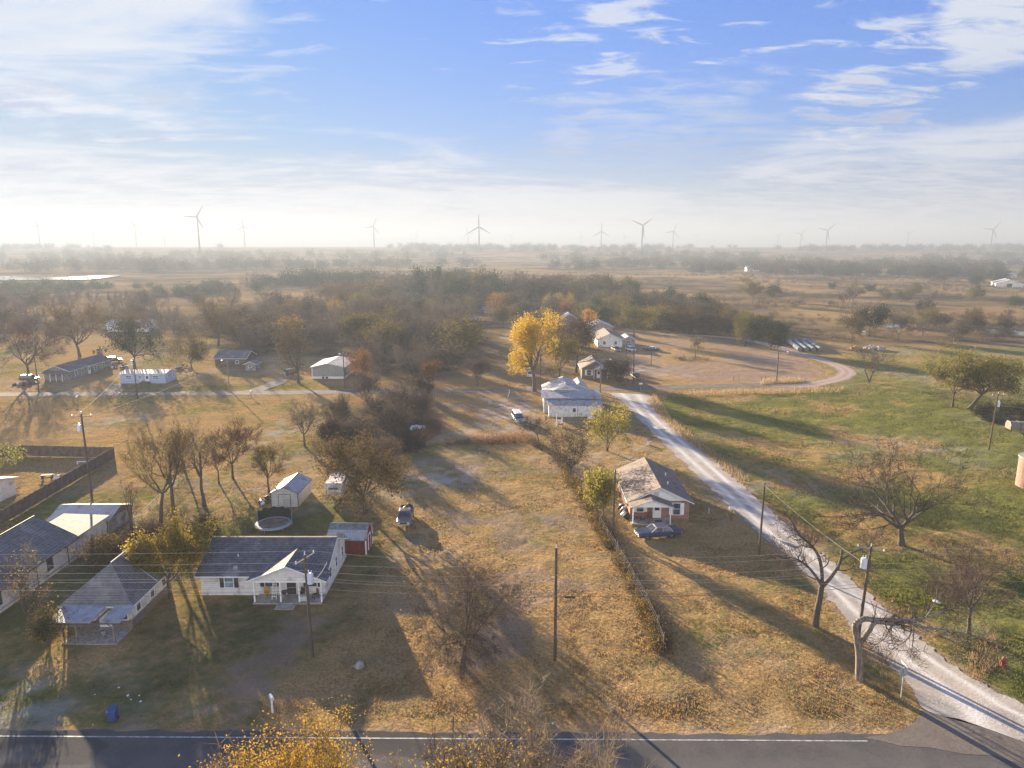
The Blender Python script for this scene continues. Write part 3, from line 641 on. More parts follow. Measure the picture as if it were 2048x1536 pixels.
# --- white house with the front gable
def white_house():
    x0, x1, y0, y1 = -31.7, -19.0, 66.5, 75.0
    H = thing('house', 'white sided house with dark shingle roof, gabled front porch and dark shutters', 'house', (-25.3, 70, 0))
    ox, oy = 25.3, -70
    x0 += ox; x1 += ox; y0 += oy; y1 += oy
    gable_walls(x0, x1, y0, y1, 2.5, 1.85, 'x').build('wall', 'white_siding', H)
    rf = gable_roof(MB(), x0, x1, y0, y1, 2.5, 1.85, 'x', .55, .12, endov=.3).build('roof', 'shingle', H)
    MB().box(x0-.3, x1+.3, (y0+y1)/2-.14, (y0+y1)/2+.14, 4.40, 4.53).build('ridge_cap', 'shingle_brown', rf)
    fascia(x0, x1, y0, y1, 2.5, 1.85, 'x', .55, .3).build('fascia', 'white_paint', H)
    # porch gable
    gx0, gx1, gy0 = -26.3+ox, -18.35+ox, 64.75+oy; gc = (gx0+gx1)/2; hz, gr = 2.42, 1.6; yb = 69.4+oy
    pg = MB().prism([(gx0+.3, hz+.02), (gx1-.3, hz+.02), (gc, hz+gr-.05)], 'y', gy0+.1, gy0+.3).build('porch_gable', 'white_siding', H)
    mb = MB(); t = .1
    s = gr/(gc-gx0)
    def zmain(y): return 2.5+(y-y0)*1.85/((y1-y0)/2)
    # the two porch slopes run back into the main slope
    ye = y0+.05
    for a in (gx0, gx1):
        p = [(a, gy0-.25, hz+t), (gc, gy0-.25, hz+gr+t), (gc, yb, hz+gr+t), (a, ye, hz+t)]
        if a == gx1: p = p[::-1]
        lo = [(x, y, z-t) for x, y, z in p]; mb.hexa(lo, p)
    mb.build('porch_roof', 'shingle', H)
    MB().tube((gx0, gy0-.27, hz+.03), (gc, gy0-.27, hz+gr+.03), .08, n=4).tube((gc, gy0-.27, hz+gr+.03), (gx1, gy0-.27, hz+.03), .08, n=4).box(gx0+.3, gx1-.3, gy0-.02, gy0+.28, hz-.16, hz+.02).build('porch_beam', 'white_paint', H)
    MB().box(gx0+.5, x1+.05, gy0-.15, y0, -.1, .14).build('porch_floor', 'concrete', H)
    MB().box(gc-1, gc+.9, gy0-1.25, gy0-.15, -.1, .07).build('porch_step', 'concrete', H)
    posts(H, [(-25.65+ox, gy0+.1), (-23.05+ox, gy0+.1), (-21.2+ox, gy0+.1), (-18.98+ox, gy0+.1)], .14, hz-.16)
    fy = y0-.003
    window(H, (-28.8+ox, fy, 1.45), 'front', .85, 1.15, pane='glass_blue', shutter='dark_trim')
    window(H, (-24.7+ox, fy, 1.5), 'front', .85, 1.05, shutter='dark_trim')
    window(H, (-20.3+ox, fy, 1.5), 'front', .85, 1.05, shutter='dark_trim')
    door(H, (-22.45+ox, fy, .14), 'front', .95, 2.0, 'dark_trim', False)
    rx = x1+.003
    for y in (68.4, 70.9, 73.6): window(H, (rx, y+oy, 1.6), 'right', .75, 1.1)
    MB().box(x1, x1+.4, 73.3+oy, 73.9+oy, .75, 1.15).build('air_conditioner', 'trim_grey', H)
    MB().tube((-28.4+ox, 68.3+oy, 3.2), (-28.4+ox, 68.3+oy, 3.65), .06).build('vent_pipe', 'white_paint', H)
    MB().tube((-27.9+ox, 66.3+oy, 2.55), (-27.9+ox, 66.2+oy, 3.15), .025).build('dish_mast', 'galv', H)
    d = MB(); 
    for k in range(10):
        a = 2*math.pi*k/10; b = 2*math.pi*(k+1)/10
        d.add([(0, 0, 0), (.24*math.cos(a), .24*math.sin(a), .07), (.24*math.cos(b), .24*math.sin(b), .07)], [(0, 1, 2)])
    q = d.build('satellite_dish', 'galv', H); q.location = (-27.9+ox, 66.1+oy, 3.15); q.rotation_euler = (R(60), 0, R(40))
    return H
white_house()
def at(name, label, cat, mb, m, loc, rz=0, group=None, bevel=0, smooth=False):
    o = mb.build(name, m, bevel=bevel, smooth=smooth); o.location = (loc[0], loc[1], loc[2] if len(loc) > 2 else 0); o.rotation_euler = (0, 0, rz)
    return tag(o, label, cat, group)
# porch clutter of the white house
lad = thing('step_ladder', 'white step ladder standing on the porch of the white house', 'ladder', (-23.9, 65.7, .14))
for s in (-.22, .22): MB().tube((s, -.35, 0), (s*.8, 0, 1.75), .03).build('rail', 'white_paint', lad); MB().tube((s, .35, 0), (s*.8, 0, 1.75), .025).build('leg', 'white_paint', lad)
for k in range(5): MB().box(-.22, .22, -.32+k*.065, -.24+k*.065, .25+k*.3, .29+k*.3).build('step', 'white_paint', lad)
def chair(label, m, loc, rz):
    c = thing('patio_chair', label, 'chair', loc, rz)
    MB().box(-.25, .25, -.25, .25, .4, .46).build('seat', m, c); MB().box(-.25, .25, .2, .27, .46, .95).build('backrest', m, c)
    for x in (-.22, .22):
        for y in (-.22, .22): MB().box(x-.025, x+.025, y-.025, y+.025, 0, .4).build('leg', m, c)
    return c
chair('mustard yellow chair near the step ladder on the porch', 'yellow_paint', (-24.8, 65.9, .14), .3)
chair('black chair on the white house porch beside the dark front door', 'dark_trim', (-21.3, 65.9, .14), -.4)
chair('brown chair at the east end of the white house porch', 'brown_wood', (-19.8, 65.6, .14), -.9)
g = thing('barbecue_grill', 'black kettle grill on the white house porch between two posts', 'grill', (-22.9, 65.4, .14))
MB().rock((0, 0, .75), .3, random.Random(2), 2, 0, .8).build('bowl', 'dark_trim', g, smooth=True)
for k in range(3): a = k*2.1; MB().tube((0.12*math.cos(a), .12*math.sin(a), .65), (.3*math.cos(a), .3*math.sin(a), 0), .02).build('leg', 'galv', g)
at('storage_box', 'grey blue plastic storage box on the white house porch', 'box', MB().box(-.45, .45, -.25, .25, 0, .42).box(-.47, .47, -.27, .27, .42, .5), 'trim_grey', (-20.75, 65.2, .14), .1, bevel=.02)
# --- hip roofed house with the metal porch
def hip_house():
    H = thing('house', 'brick skirted house with steep grey hip roof and sagging metal porch awning', 'house', (-38.4, 63.8, 0))
    x0, x1, y0, y1 = -3.1, 2.95, -3.5, 3.9; hw, zr = 2.65, 5.25; ya = -.9
    mb = MB().box(x0, x1, y0, y1, .8, hw); 
    mb.prism([(x0, hw), (x1, hw), (0, zr-.1)], 'y', y1-.15, y1).build('wall', 'old_white', H)
    MB().box(x0-.05, x1+.05, y0-.05, y1+.05, -.15, .8).build('brick_skirt', 'brick_dark', H)
    r = MB(); o = .4; t = .1; ze = hw-.3
    def face(p): r.hexa([(x, y, z-t) for x, y, z in p], p)
    face([(x0-o, y0-o, ze), (x1+o, y0-o, ze), (.02, ya, zr), (-.02, ya, zr)])
    face([(x1+o, y0-o, ze), (x1+o, .9, ze), (0, .9, zr), (0, ya, zr)])
    face([(x0-o, y1+o, ze), (x0-o, y0-o, ze), (0, ya, zr), (0, y1+o, zr)])
    r.build('roof', 'shingle_grey', H)
    r = MB(); face2 = [(x1+o, .9, ze+.01), (x1+o, y1+o, ze+.01), (0, y1+o, zr+.01), (0, .9, zr+.01)]
    r.hexa([(x, y, z-t) for x, y, z in face2], face2); r.build('metal_roof_section', 'dark_metal_roof', H)
    MB().tube((0, ya, zr+.03), (0, y1+o, zr+.03), .06, n=5).tube((0, .9, zr), (x1+o, .9, ze+.03), .04, n=4).build('ridge_cap', 'trim_grey', H)
    MB().tube((x0-o, y0-o-.03, ze-.06), (x1+o, y0-o-.03, ze-.06), .06, n=4).tube((x1+o+.03, y0-o, ze-.06), (x1+o+.03, y1+o, ze-.06), .06, n=4).build('fascia', 'white_paint', H)
    aw = MB()
    for a, b, c in ((-3.0, .9, 0), (1.75, 3.5, 0)):
        p = [(a, y0-2.9, 2.12), (b, y0-2.9, 2.12), (b, y0-.35, 2.42), (a, y0-.35, 2.42)]
        aw.hexa([(x, y, z-.05) for x, y, z in p], p)
    aw.build('porch_awning', 'rust_metal', H)
    b = MB()
    for x in np.arange(-2.9, 3.5, .8): b.box(x-.04, x+.04, y0-2.85, y0-.3, 1.98, 2.06)
    b.box(-3, 3.5, y0-2.75, y0-2.62, 1.85, 1.98); b.build('rafters', 'brown_wood', H)
    for x in (-1.75, -.6, 2.75):
        q = MB().box(x-.06, x+.06, y0-2.75, y0-2.63, 0, 1.85)
        for s in (-1, 1): q.tube((x, y0-2.69, 1.45), (x+s*.5, y0-2.69, 1.86), .04, n=4)
        q.build('post', 'old_post', H)
    MB().box(-1.9, 3.0, y0-2.9, y0-.05, -.1, .06).build('porch_floor', 'rock', H)
    window(H, (-2.2, y0-.003, 1.5), 'front', .8, .9); window(H, (2.2, y0-.053, 1.35), 'front', .8, 1.0)
    door(H, (.5, y0-.06, .1), 'front', .9, 1.95, 'white_paint', False)
    MB().box(-.95, -.2, y0-.13, y0-.055, .75, 1.85).build('white_panel', 'white_paint', H)
    for y in (-2.3, .3, 2.6): window(H, (x1+.003, y, 1.75), 'right', .7, 1.3, mull=True)
    at('garden_pot', 'pale planter with dry stems on the porch of the hip roofed house', 'planter', MB().tube((0, 0, 0), (0, 0, .35), .16, .22, 10).rock((0, 0, .5), .25, random.Random(5)), 'junk', (-37.1, 58.6, .08))
hip_house()
# --- long house on the left edge with its metal roofed addition
def long_house():
    H = thing('house', 'long white sided house with steep grey roof running out of view', 'house', (-54.2, 64, 0))
    x0, x1, y0, y1 = -4.2, 4.5, -9, 11.2
    c = 0; hw, zr = 2.55, 4.95
    MB().prism([(x0, -.15), (x1, -.15), (x1, hw), (c, zr-.1), (x0, hw)], 'y', y0, y1).build('wall', 'white_siding', H)
    r = MB(); t = .1; o = .35
    for p in ([(c, y0-o, zr), (x1+o, y0-o, hw-.15), (x1+o, y1+o, hw-.15), (c, y1+o, zr)], [(x0-o, y0-o, hw-.15), (c, y0-o, zr), (c, y1+o, zr), (x0-o, y1+o, hw-.15)]):
        r.hexa([(x, y, z-t) for x, y, z in p], p)
    r.build('roof', 'shingle_grey', H)
    MB().tube((c, y0, zr+.02), (c, y1+o, zr+.02), .07, n=5).tube((c, y1+o+.03, zr-.05), (x1+o, y1+o+.03, hw-.2), .07, n=4).tube((c, y1+o+.03, zr-.05), (x0-o, y1+o+.03, hw-.2), .07, n=4).tube((x1+o+.03, y0, hw-.2), (x1+o+.03, y1+o, hw-.2), .07, n=4).build('fascia', 'dark_trim', H)
    for y in (-5.6, -1.2, 2.2, 6.6): window(H, (x1+.003, y, 1.5), 'right', .8, 1.25, trim='dark_trim')
    MB().box(x1, x1+.45, 1.9, 2.6, .6, 1.05).build('air_conditioner', 'trim_grey', H)
    for y in (-3.4, 4.4, 9.6): MB().tube((x1+.1, y, .1), (x1+.1, y, hw-.2), .05, n=6).build('downpipe', 'dark_trim', H)
    p = MB(); p.box(x1+.01, x1+.10, y0, y1, .35, .42); p.build('pipe_run', 'galv', H)
    A = thing('carport_addition', 'white walled addition with bright metal roof joined to the long house', 'addition', (-52.2, 78.6, 0))
    MB().box(-2.6, 2.4, -2.9, 3.0, -.1, 2.45).build('wall', 'old_white', A)
    r = MB(); p = [(-2.9, -3.1, 2.75), (2.75, -3.1, 2.55), (2.75, 3.3, 2.55), (-2.9, 3.3, 2.75)]; r.hexa([(x, y, z-.08) for x, y, z in p], p); r.build('roof', 'cream_roof', A)
    S = thing('carport', 'open sided metal carport behind the long white house', 'carport', (-53.2, 84.4, 0))
    r = MB(); gable_roof(r, -3.7, 3.7, -2.8, 2.8, 1.9, 1.0, 'x', .15, .06); r.build('roof', 'metal_roof', S)
    for x in (-3.5, 0, 3.5):
        for y in (-2.6, 2.6): MB().box(x-.06, x+.06, y-.06, y+.06, 0, 1.95).build('post', 'galv', S)
    MB().box(-3.6, 3.6, 2.62, 2.7, 0, 2.1).box(3.6, 3.68, -2.6, 2.6, .2, 1.9).build('wall', 'grey_wall', S)
long_house()
def corner_house():
    H = thing('house', 'pale house inside the wooden privacy fence, only its corner in view', 'house', (-76, 91.6, 0))
    gable_walls(-4.6, 4.6, -5, 5, 2.4, 1.3, 'x').build('wall', 'white_siding', H)
    gable_roof(MB(), -4.6, 4.6, -5, 5, 2.4, 1.3, 'x', .4, .1).build('roof', 'frost_roof', H)
    fascia(-4.6, 4.6, -5, 5, 2.4, 1.3, 'x', .4).build('fascia', 'white_paint', H)
    door(H, (4.603, 1.5, 0), 'right'); window(H, (4.603, -1.8, 1.4), 'right')
corner_house()
# --- sheds behind the white house
def metal_shed():
    S = thing('garden_shed', 'white ribbed metal shed with double doors and gabled roof', 'shed', (-31.0, 94.3, 0), R(-1.5))
    gable_walls(-1.85, 1.85, -2.9, 3.0, 1.95, .85, 'y').build('wall', 'shed_metal', S)
    gable_roof(MB(), -1.85, 1.85, -2.9, 3.0, 1.95, .85, 'y', .12, .05).build('roof', 'metal_roof_y', S)
    fascia(-1.85, 1.85, -2.9, 3.0, 1.95, .85, 'y', .12, t=.07).build('trim', 'dark_trim', S)
    for s in (-1, 1):
        d = MB().box(min(0.02*s, s*.82), max(.02*s, s*.82), -2.95, -2.9, .08, 1.75).build('door', 'shed_metal', S)
        MB().box(s*.82-.025, s*.82+.025, -2.975, -2.94, .05, 1.8).box(min(0, s*.82), max(0, s*.82), -2.975, -2.94, 1.75, 1.8).build('frame', 'dark_trim', d)
        MB().box(s*.12-.015, s*.12+.015, -2.99, -2.95, .85, 1.05).build('handle', 'galv', d)
    for x in (-1.85, 1.85): MB().box(x-.04, x+.04, -2.945, -2.88, 0, 1.95).build('corner_trim', 'dark_trim', S)
metal_shed()
def camper():
    S = thing('camper_trailer', 'old white camper trailer half hidden behind the leafy tree', 'trailer', (-25.0, 96.2, 0), R(2))
    MB().prism([(-2.6, .55), (2.4, .55), (2.7, 1.2), (2.5, 2.35), (-2.4, 2.45), (-2.8, 1.4)], 'x', -1.15, 1.15).build('body', 'old_white', S, bevel=.08)
    MB().box(-1.2, 1.2, -2.35, 2.45, 2.42, 2.5).build('roof', 'frost_roof', S)
    window(S, (0, -2.66, 1.65), 'front', 1.2, .5, trim='galv', mull=False)
    window(S, (1.153, -.9, 1.65), 'right', .8, .5, trim='galv', mull=False); door(S, (1.153, .8, .6), 'right', .7, 1.6, 'old_white')
    for s in (-1, 1): 
        w_ = MB().tube((s*1.0, 0, .33), (s*1.2, 0, .33), .33, n=14).build('wheel', 'tyre', S)
camper()
def red_barn():
    S = thing('barn_shed', 'red barn shed with grey gambrel metal roof and white trim', 'shed', (-18.95, 77.7, 0), R(-2))
    x0, x1, y0, y1 = -2.15, 2.15, -1.5, 1.6; c = .05
    prof = [(y0, -.1), (y1, -.1), (y1, 1.95), (y1-.55, 2.75), (c, 3.15), (y0+.55, 2.75), (y0, 1.95)]
    MB().prism(prof, 'x', x0, x1).build('wall', 'red_wood', S)
    r = MB(); o = .16; e = .2
    pr = [(y0-e, 1.82), (y0+.5, 2.8), (c, 3.22), (y1-.5, 2.8), (y1+e, 1.82)]
    lower, upper = MB(), MB()
    for k, (a, b) in enumerate(zip(pr[:-1], pr[1:])):
        q = [(x0-o, a[0], a[1]), (x1+o, a[0], a[1]), (x1+o, b[0], b[1]), (x0-o, b[0], b[1])]
        (lower if k in (0, 3) else upper).hexa([(x, y, z-.05) for x, y, z in q], q)
    rf = upper.build('roof', 'dark_metal_roof', S); lower.build('roof_skirt', 'rust_metal', rf)
    t = MB()
    for x in (x0, x1):
        for y in (y0, y1): t.box(x-.07, x+.07, y-.07, y+.07, 0, 1.9)
    for x in (x0-.01, x1+.01):
        for a, b in zip(prof[2:], prof[3:]): t.tube((x, a[0], a[1]), (x, b[0], b[1]), .055, n=4)
    t.build('trim', 'white_paint', S)
    window(S, (-1.35, y0-.003, 1.35), 'front', .8, .7, mull=True); door(S, (x1+.003, .1, .05), 'right', .9, 1.8, 'red_wood', False)
    MB().tube((x1+.1, y1-.2, 1.2), (x1+.75, y1-.2, 1.2), .16).build('wall_lamp', 'old_post', S)
red_barn()
# --- brick house
def brick_house():
    H = thing('house', 'red brick house with brown shingle roof, cream gables and small front porch', 'house', (19.4, 93.3, 0), R(-1.2))
    x0, x1, y0, y1 = -3.85, 3.85, -6.2, 6.3
    hw, rise = 2.45, 1.85
    b = MB().box(x0, x1, y0, y1, -.15, hw).build('wall', 'brick', H)
    g = MB()
    for a, bb in ((y0+.02, y0+.25), (y1-.25, y1-.02)): g.prism([(x0+.02, hw), (x1-.02, hw), (0, hw+rise-.02)], 'y', a, bb)
    g.build('gable', 'white_paint', H); g2 = MB().box(-.75, -.15, y0-.03, y0+.04, hw+.55, hw+1.15); g2.build('gable_vent', 'trim_grey', H)
    rf = MB(); gable_roof(rf, x0, x1, y0, y1, hw, rise, 'y', .45, .12, endov=.45); rf.build('roof', 'shingle_brown', H)
    fascia(x0, x1, y0, y1, hw, rise, 'y', .45, .45).build('fascia', 'white_paint', H)
    # porch: low gable in front of the left bay
    px0, px1, py0 = -3.95, 1.2, y0-2.05; pc = (px0+px1)/2; ph, pr = 2.3, 1.0
    MB().prism([(px0+.15, ph), (px1-.15, ph), (pc, ph+pr-.05)], 'y', py0, py0+.12).build('porch_gable', 'white_paint', H)
    r = MB(); t = .1; s = pr/(pc-px0)
    for q in ([(px0-.2, py0-.25, ph), (pc, py0-.25, ph+pr), (pc, y0+.9, ph+pr), (px0-.2, y0+.4, ph)], [(pc, py0-.25, ph+pr), (px1+.2, py0-.25, ph), (px1+.2, y0-.01, ph), (pc, y0-.01, ph+pr)]):
        q = [(x, y, z+t) for x, y, z in q]; r.hexa([(x, y, z-t) for x, y, z in q], q)
    r.build('porch_roof', 'shingle_brown', H)
    MB().tube((px0-.2, py0-.27, ph+.04), (pc, py0-.27, ph+pr+.04), .07, n=4).tube((pc, py0-.27, ph+pr+.04), (px1+.2, py0-.27, ph+.04), .07, n=4).build('porch_beam', 'trim_grey', H)
    MB().box(px0, px1, py0-.1, y0, -.1, .12).build('porch_floor', 'concrete', H)
    posts(H, [(px0+.2, py0), (px1-.2, py0)], .12, ph, 'white_paint', .055); posts(H, [(pc-.3, py0)], .12, ph, 'brown_wood', .06)
    fy = y0-.003
    window(H, (-2.55, fy, 1.45), 'front', .85, 1.0, shutter='white_paint'); door(H, (-.35, fy, .12), 'front')
    window(H, (2.2, fy, 1.35), 'front', .9, 1.55, shutter='white_paint')
    for y in (-3.6, .2, 3.4): window(H, (x0-.003, y, 1.5), 'left', .8, 1.2, trim='dark_trim')
    for y in (-3, 1.5): window(H, (x1+.003, y, 1.5), 'right', .8, 1.2)
    for q in ((1.5, -3.4, 3.75), (2.1, 1.2, 3.45)): MB().tube((q[0], q[1], q[2]-.2), (q[0], q[1], q[2]+.35), .07).build('vent_pipe', 'white_paint', H)
    MB().box(-2.75, -2.1, -2.2, -1.75, 3.0, 3.14).build('roof_patch', 'dark_trim', H)
brick_house()
chair('dark red chair on the brick house porch beside the window', 'red_wood', (17.9, 86.4, .12), .2)
at('door_mat', 'black door mat on the brick house porch', 'mat', MB().box(-.45, .45, -.28, .28, 0, .03), 'dark_trim', (18.95, 85.9, .125), R(-1))
rg = random.Random(4)
for k, (x, y, lab) in enumerate(((16.0, 86.6, 'low dark plant stand with pots at the west end of the brick porch'), (16.9, 86.2, 'cluster of grey pots in the middle of the brick porch'))):
    P = thing('plant_stand', lab, 'plant stand', (x, y, .12))
    MB().box(-.3, .3, -.18, .18, .35, .4).build('shelf', 'brown_wood', P)
    for sx in (-.26, .26): MB().box(sx-.03, sx+.03, -.15, .15, 0, .35).build('leg', 'brown_wood', P)
    for q in range(3): MB().tube((-.2+q*.2, 0, .4), (-.2+q*.2, 0, .55), .07, .09, 8).build('pot', 'junk', P)
# bags and scrap stacked along the brick wall
labs = ['black bag', 'white bag', 'grey sack', 'dark crate', 'pale tub', 'black bundle', 'tan sack']
for k in range(7):
    x = 15.05-.12*rg.random()-.25*(k % 2); y = 87.2+.62*k
    m = ['dark_trim', 'white_plastic', 'junk', 'dark_trim', 'white_plastic', 'tyre', 'car_tan'][k]
    at('rubbish_bag', f'{labs[k]} number {k+1} counted from the porch in the row along the brick wall' if False else ['shiny black rubbish bag nearest the porch along the brick wall', 'white rubbish bag second from the porch along the brick wall', 'mottled grey sack third from the porch along the brick wall', 'dull black bundle in the middle of the row along the brick wall', 'white tub-like bag past the middle of the brick wall row', 'matt black bundle next to last along the brick wall', 'tan sack farthest from the porch along the brick wall'][k], 'bag', MB().rock((0, 0, .3), .42, rg, 2, 0, .85), m, (x, y, 0), rg.random()*3, 'bags and bundles along the brick wall', smooth=True)
# --- old white house by the gravel road
def old_house():
    H = thing('house', 'weathered white old house with lean-to and blue grey metal roofs', 'house', (13.1, 150, 0))
    MB().box(-5.4, 5.6, -6.7, -3.2, -.1, 2.35).build('wall', 'old_white', H)
    r = MB(); q = [(-5.7, -6.95, 2.45), (5.85, -6.95, 2.45), (5.85, -3.0, 3.05), (-5.7, -3.0, 3.05)]; r.hexa([(x, y, z-.08) for x, y, z in q], q); r.build('lean_to_roof', 'rust_metal', H)
    MB().box(-6.3, 5.6, -3.2, 3, -.1, 3.3).build('rear_wall', 'old_white', H)
    r = MB(); q = [(-6.8, -4.0, 3.35), (5.9, -4.0, 3.35), (5.9, 1.2, 4.1), (-6.8, 1.2, 4.1)]; r.hexa([(x, y, z-.08) for x, y, z in q], q); r.build('porch_roof', 'rust_metal', H)
    m = gable_walls(-5.8, 3.2, 1, 11, 3.3, 1.9, 'y').build('gable_wall', 'old_white', H)
    gable_roof(MB(), -5.8, 3.2, 1, 11, 3.3, 1.9, 'y', .4, .1).build('roof', 'frost_roof', H)
    fascia(-5.8, 3.2, 1, 11, 3.3, 1.9, 'y', .4).build('fascia', 'white_paint', H)
    gable_walls(.4, 4.0, 6.6, 12.5, 3.3, 1.3, 'y').build('wing_wall', 'old_white', H); gable_roof(MB(), .4, 4.0, 6.6, 12.5, 3.3, 1.3, 'y', .3, .1).build('wing_roof', 'metal_roof_y', H)
    MB().tube((-1.3, 10.5, 5), (-1.3, 10.5, 6.4), .05).build('vent_pipe', 'galv', H)
    fy = -6.703
    door(H, (-.1, fy, 0.02), 'front', .9, 1.95, 'old_white'); 
    window(H, (-1.9, fy, 1.4), 'front', .8, .8, pane='trim_grey', mull=False); window(H, (2.6, fy, 1.4), 'front', .8, .8, pane='trim_grey', mull=False)
    window(H, (-6.303, -1.4, 1.7), 'left', .8, 1.2); MB().box(2.6, 2.75, -6.8, -6.7, 2.05, 2.3).build('wall_lamp', 'dark_trim', H)
old_house()
def simple_house(label, cx, y0, W, D, hw, rise, ridge, wall, roof, windows=(), doors=(), rz=0, ov=.4, skirt=None, name='house', trim='white_paint', cat='house', group=None, pane='glass', shutter=None):
    H = thing(name, label, cat, (cx, y0+D/2, 0), rz, group)
    x0, x1, a, b = -W/2, W/2, -D/2, D/2
    gable_walls(x0, x1, a, b, hw, rise, ridge).build('wall', wall, H)
    gable_roof(MB(), x0, x1, a, b, hw, rise, ridge, ov, .1).build('roof', roof, H)
    fascia(x0, x1, a, b, hw, rise, ridge, ov).build('fascia', trim, H)
    if skirt: MB().box(x0-.03, x1+.03, a-.03, b+.03, -.1, .55).build('skirting', skirt, H)
    for s, u, z, w_, h_ in windows:
        o = {'front': (u, a-.003, z), 'right': (x1+.003, u, z), 'left': (x0-.003, u, z)}[s]; window(H, o, s, w_, h_, pane=pane, shutter=shutter)
    for s, u in doors:
        o = {'front': (u, a-.003, .1), 'right': (x1+.003, u, .1), 'left': (x0-.003, u, .1)}[s]; door(H, o, s)
    return H
h = simple_house('grey walled house with frosted white roof and white skirting by the street', -49.4, 186.4, 8.6, 12.5, 3.15, .95, 'y', 'tan_wall', 'frost_roof', [('right', -3, 1.9, .9, 1.2)], [('right', 1)], skirt='white_paint')
for x in (-1.4, -.4): MB().box(x-.3, x+.3, -6.4, -6.27, .02, .5).build('vent_opening', 'dark_trim', h)
for x in (-4.3, 4.3): MB().box(x-.09, x+.09, -6.36, -6.2, 0, 3.1).build('corner_trim', 'white_paint', h)
h = simple_house('long pale blue mobile home with white window frames beside the street', -95.9, 179.8, 11.8, 6.0, 2.45, .55, 'x', 'blue_wall', 'metal_roof', [('front', -3.6, 1.5, 1.5, 1.0), ('front', -.7, 1.5, .8, .8), ('front', 3.4, 1.5, 1.5, 1.0), ('right', -1.4, 1.5, .7, .9), ('right', 1.4, 1.5, .7, .9)], [('front', 1.2)], ov=.15, name='mobile_home', cat='mobile home', pane='glass_blue')
MB().box(-.2, 1.9, -4.2, -3.05, 0, .5).build('porch_step', 'brown_wood', h); MB().box(-.2, -.1, -4.2, -3.1, .5, 1.3).box(-.2, 1.2, -4.2, -4.12, 1.2, 1.3).build('rail', 'white_paint', h)
h = simple_house('long low weathered grey house with covered front porch', -121.0, 184.2, 6.6, 20, 2.5, 1.3, 'y', 'grey_wall', 'shingle_grey', [('right', -7, 1.4, .9, 1.1), ('right', -4, 1.4, .9, 1.1), ('right', 2, 1.4, .9, 1.1), ('right', 6, 1.4, .9, 1.1)], [('right', -1)])
r = MB(); q = [(-3.4, -13, 2.2), (3.4, -13, 2.2), (3.4, -9.9, 2.55), (-3.4, -9.9, 2.55)]; r.hexa([(x, y, z-.08) for x, y, z in q], q); r.build('porch_roof', 'shingle_grey', h)
for x in (-3.2, -1.6, 0, 1.6, 3.2): MB().box(x-.05, x+.05, -12.9, -12.8, 0, 2.15).build('post', 'white_paint', h)
h = simple_house('dark brick house with brown roof and cream porch gable behind the street corner', 22.3, 186.5, 7.0, 9, 2.9, 1.9, 'y', 'brick_dark', 'shingle_brown', [('front', -1.6, 1.6, 1.1, 1.4)], [('front', 1.0)], shutter='white_paint')
MB().prism([(-.6, 2.7), (3.4, 2.7), (1.4, 3.9)], 'y', -6.1, -5.9).build('porch_gable', 'white_paint', h); r = MB(); gable_roof(r, -.6, 3.4, -6.1, -3.8, 2.7, 1.2, 'y', .25, .1); r.build('porch_roof', 'frost_roof', h)
for x in (-.4, 3.2): MB().box(x-.06, x+.06, -6.1, -5.98, 0, 2.7).build('post', 'white_paint', h)
simple_house('white gabled house with straw coloured roof at the bend of the dirt road', 34.6, 247, 8.6, 17, 2.7, 2.0, 'y', 'white_siding', 'shingle_brown', [('front', -2, 1.4, .9, 1.1), ('front', 2, 1.4, .9, 1.1)], [('right', 0)])
simple_house('small grey garage beside the straw roofed white house', 41.6, 250, 4.6, 8, 2.3, 1.0, 'y', 'grey_wall', 'frost_roof', [('front', 0, 1.3, 1.5, .8)], name='garage', cat='garage')
simple_house('grey walled house with pale frosted roof among the woods', 36.2, 286, 9.5, 11, 2.8, 1.9, 'y', 'grey_wall', 'frost_roof', [('front', -2.5, 1.4, .9, 1.1), ('front', 2.4, 1.4, 1.2, 1.1)])
simple_house('house with white snow-like roof deepest in the woods behind the yellow tree', 26.0, 318, 7, 10, 2.8, 2.0, 'y', 'brick_dark', 'frost_roof', [('front', 1, 1.4, .9, 1.1)])
simple_house('dark brown shed between the two round trees behind the mobile home', -83, 205, 9, 8, 2.6, 1.6, 'x', 'brown_wood', 'shingle_grey', [('front', 2, 1.4, .9, .9)], name='outbuilding', cat='shed')
simple_house('small grey shed behind the round leafy tree by the mobile home', -75, 199, 3.0, 3.5, 1.9, .6, 'y', 'grey_wall', 'shingle_grey', [('front', 0, 1.2, .7, .7)], name='outbuilding', cat='shed')
simple_house('far white farmhouse with pale roof in the hazy woods', -160, 292, 17, 9, 2.8, 1.8, 'x', 'white_siding', 'frost_roof', [('front', -4, 1.5, 1, 1.2), ('front', 0, 1.5, 1, 1.2), ('front', 4, 1.5, 1, 1.2)], [('front', 2)])
simple_house('small blue roofed shed at the edge of the clearing', -17.4, 318, 5, 5, 2.4, .6, 'x', 'grey_wall', 'metal_roof', [('front', 0, 1.3, .8, .8)], name='outbuilding', cat='shed')
simple_house('low grey cabin under the yellow trees beyond the clearing', -10.5, 372, 9, 6, 2.5, 1.0, 'x', 'grey_wall', 'shingle_grey', [('front', -2.6, 1.4, .9, 1), ('front', 2.6, 1.4, .9, 1)], [('front', 0)], name='cabin', cat='cabin')
B = simple_house('white barn with blue metal roof and dark doorway on the open field', 434, 606, 20, 34, 3.4, 3.2, 'y', 'white_siding', 'metal_roof_y', name='barn', cat='barn', rz=R(-28))
MB().box(-2, 1.6, -17.1, -16.98, 0, 3.4).build('door', 'dark_trim', B)
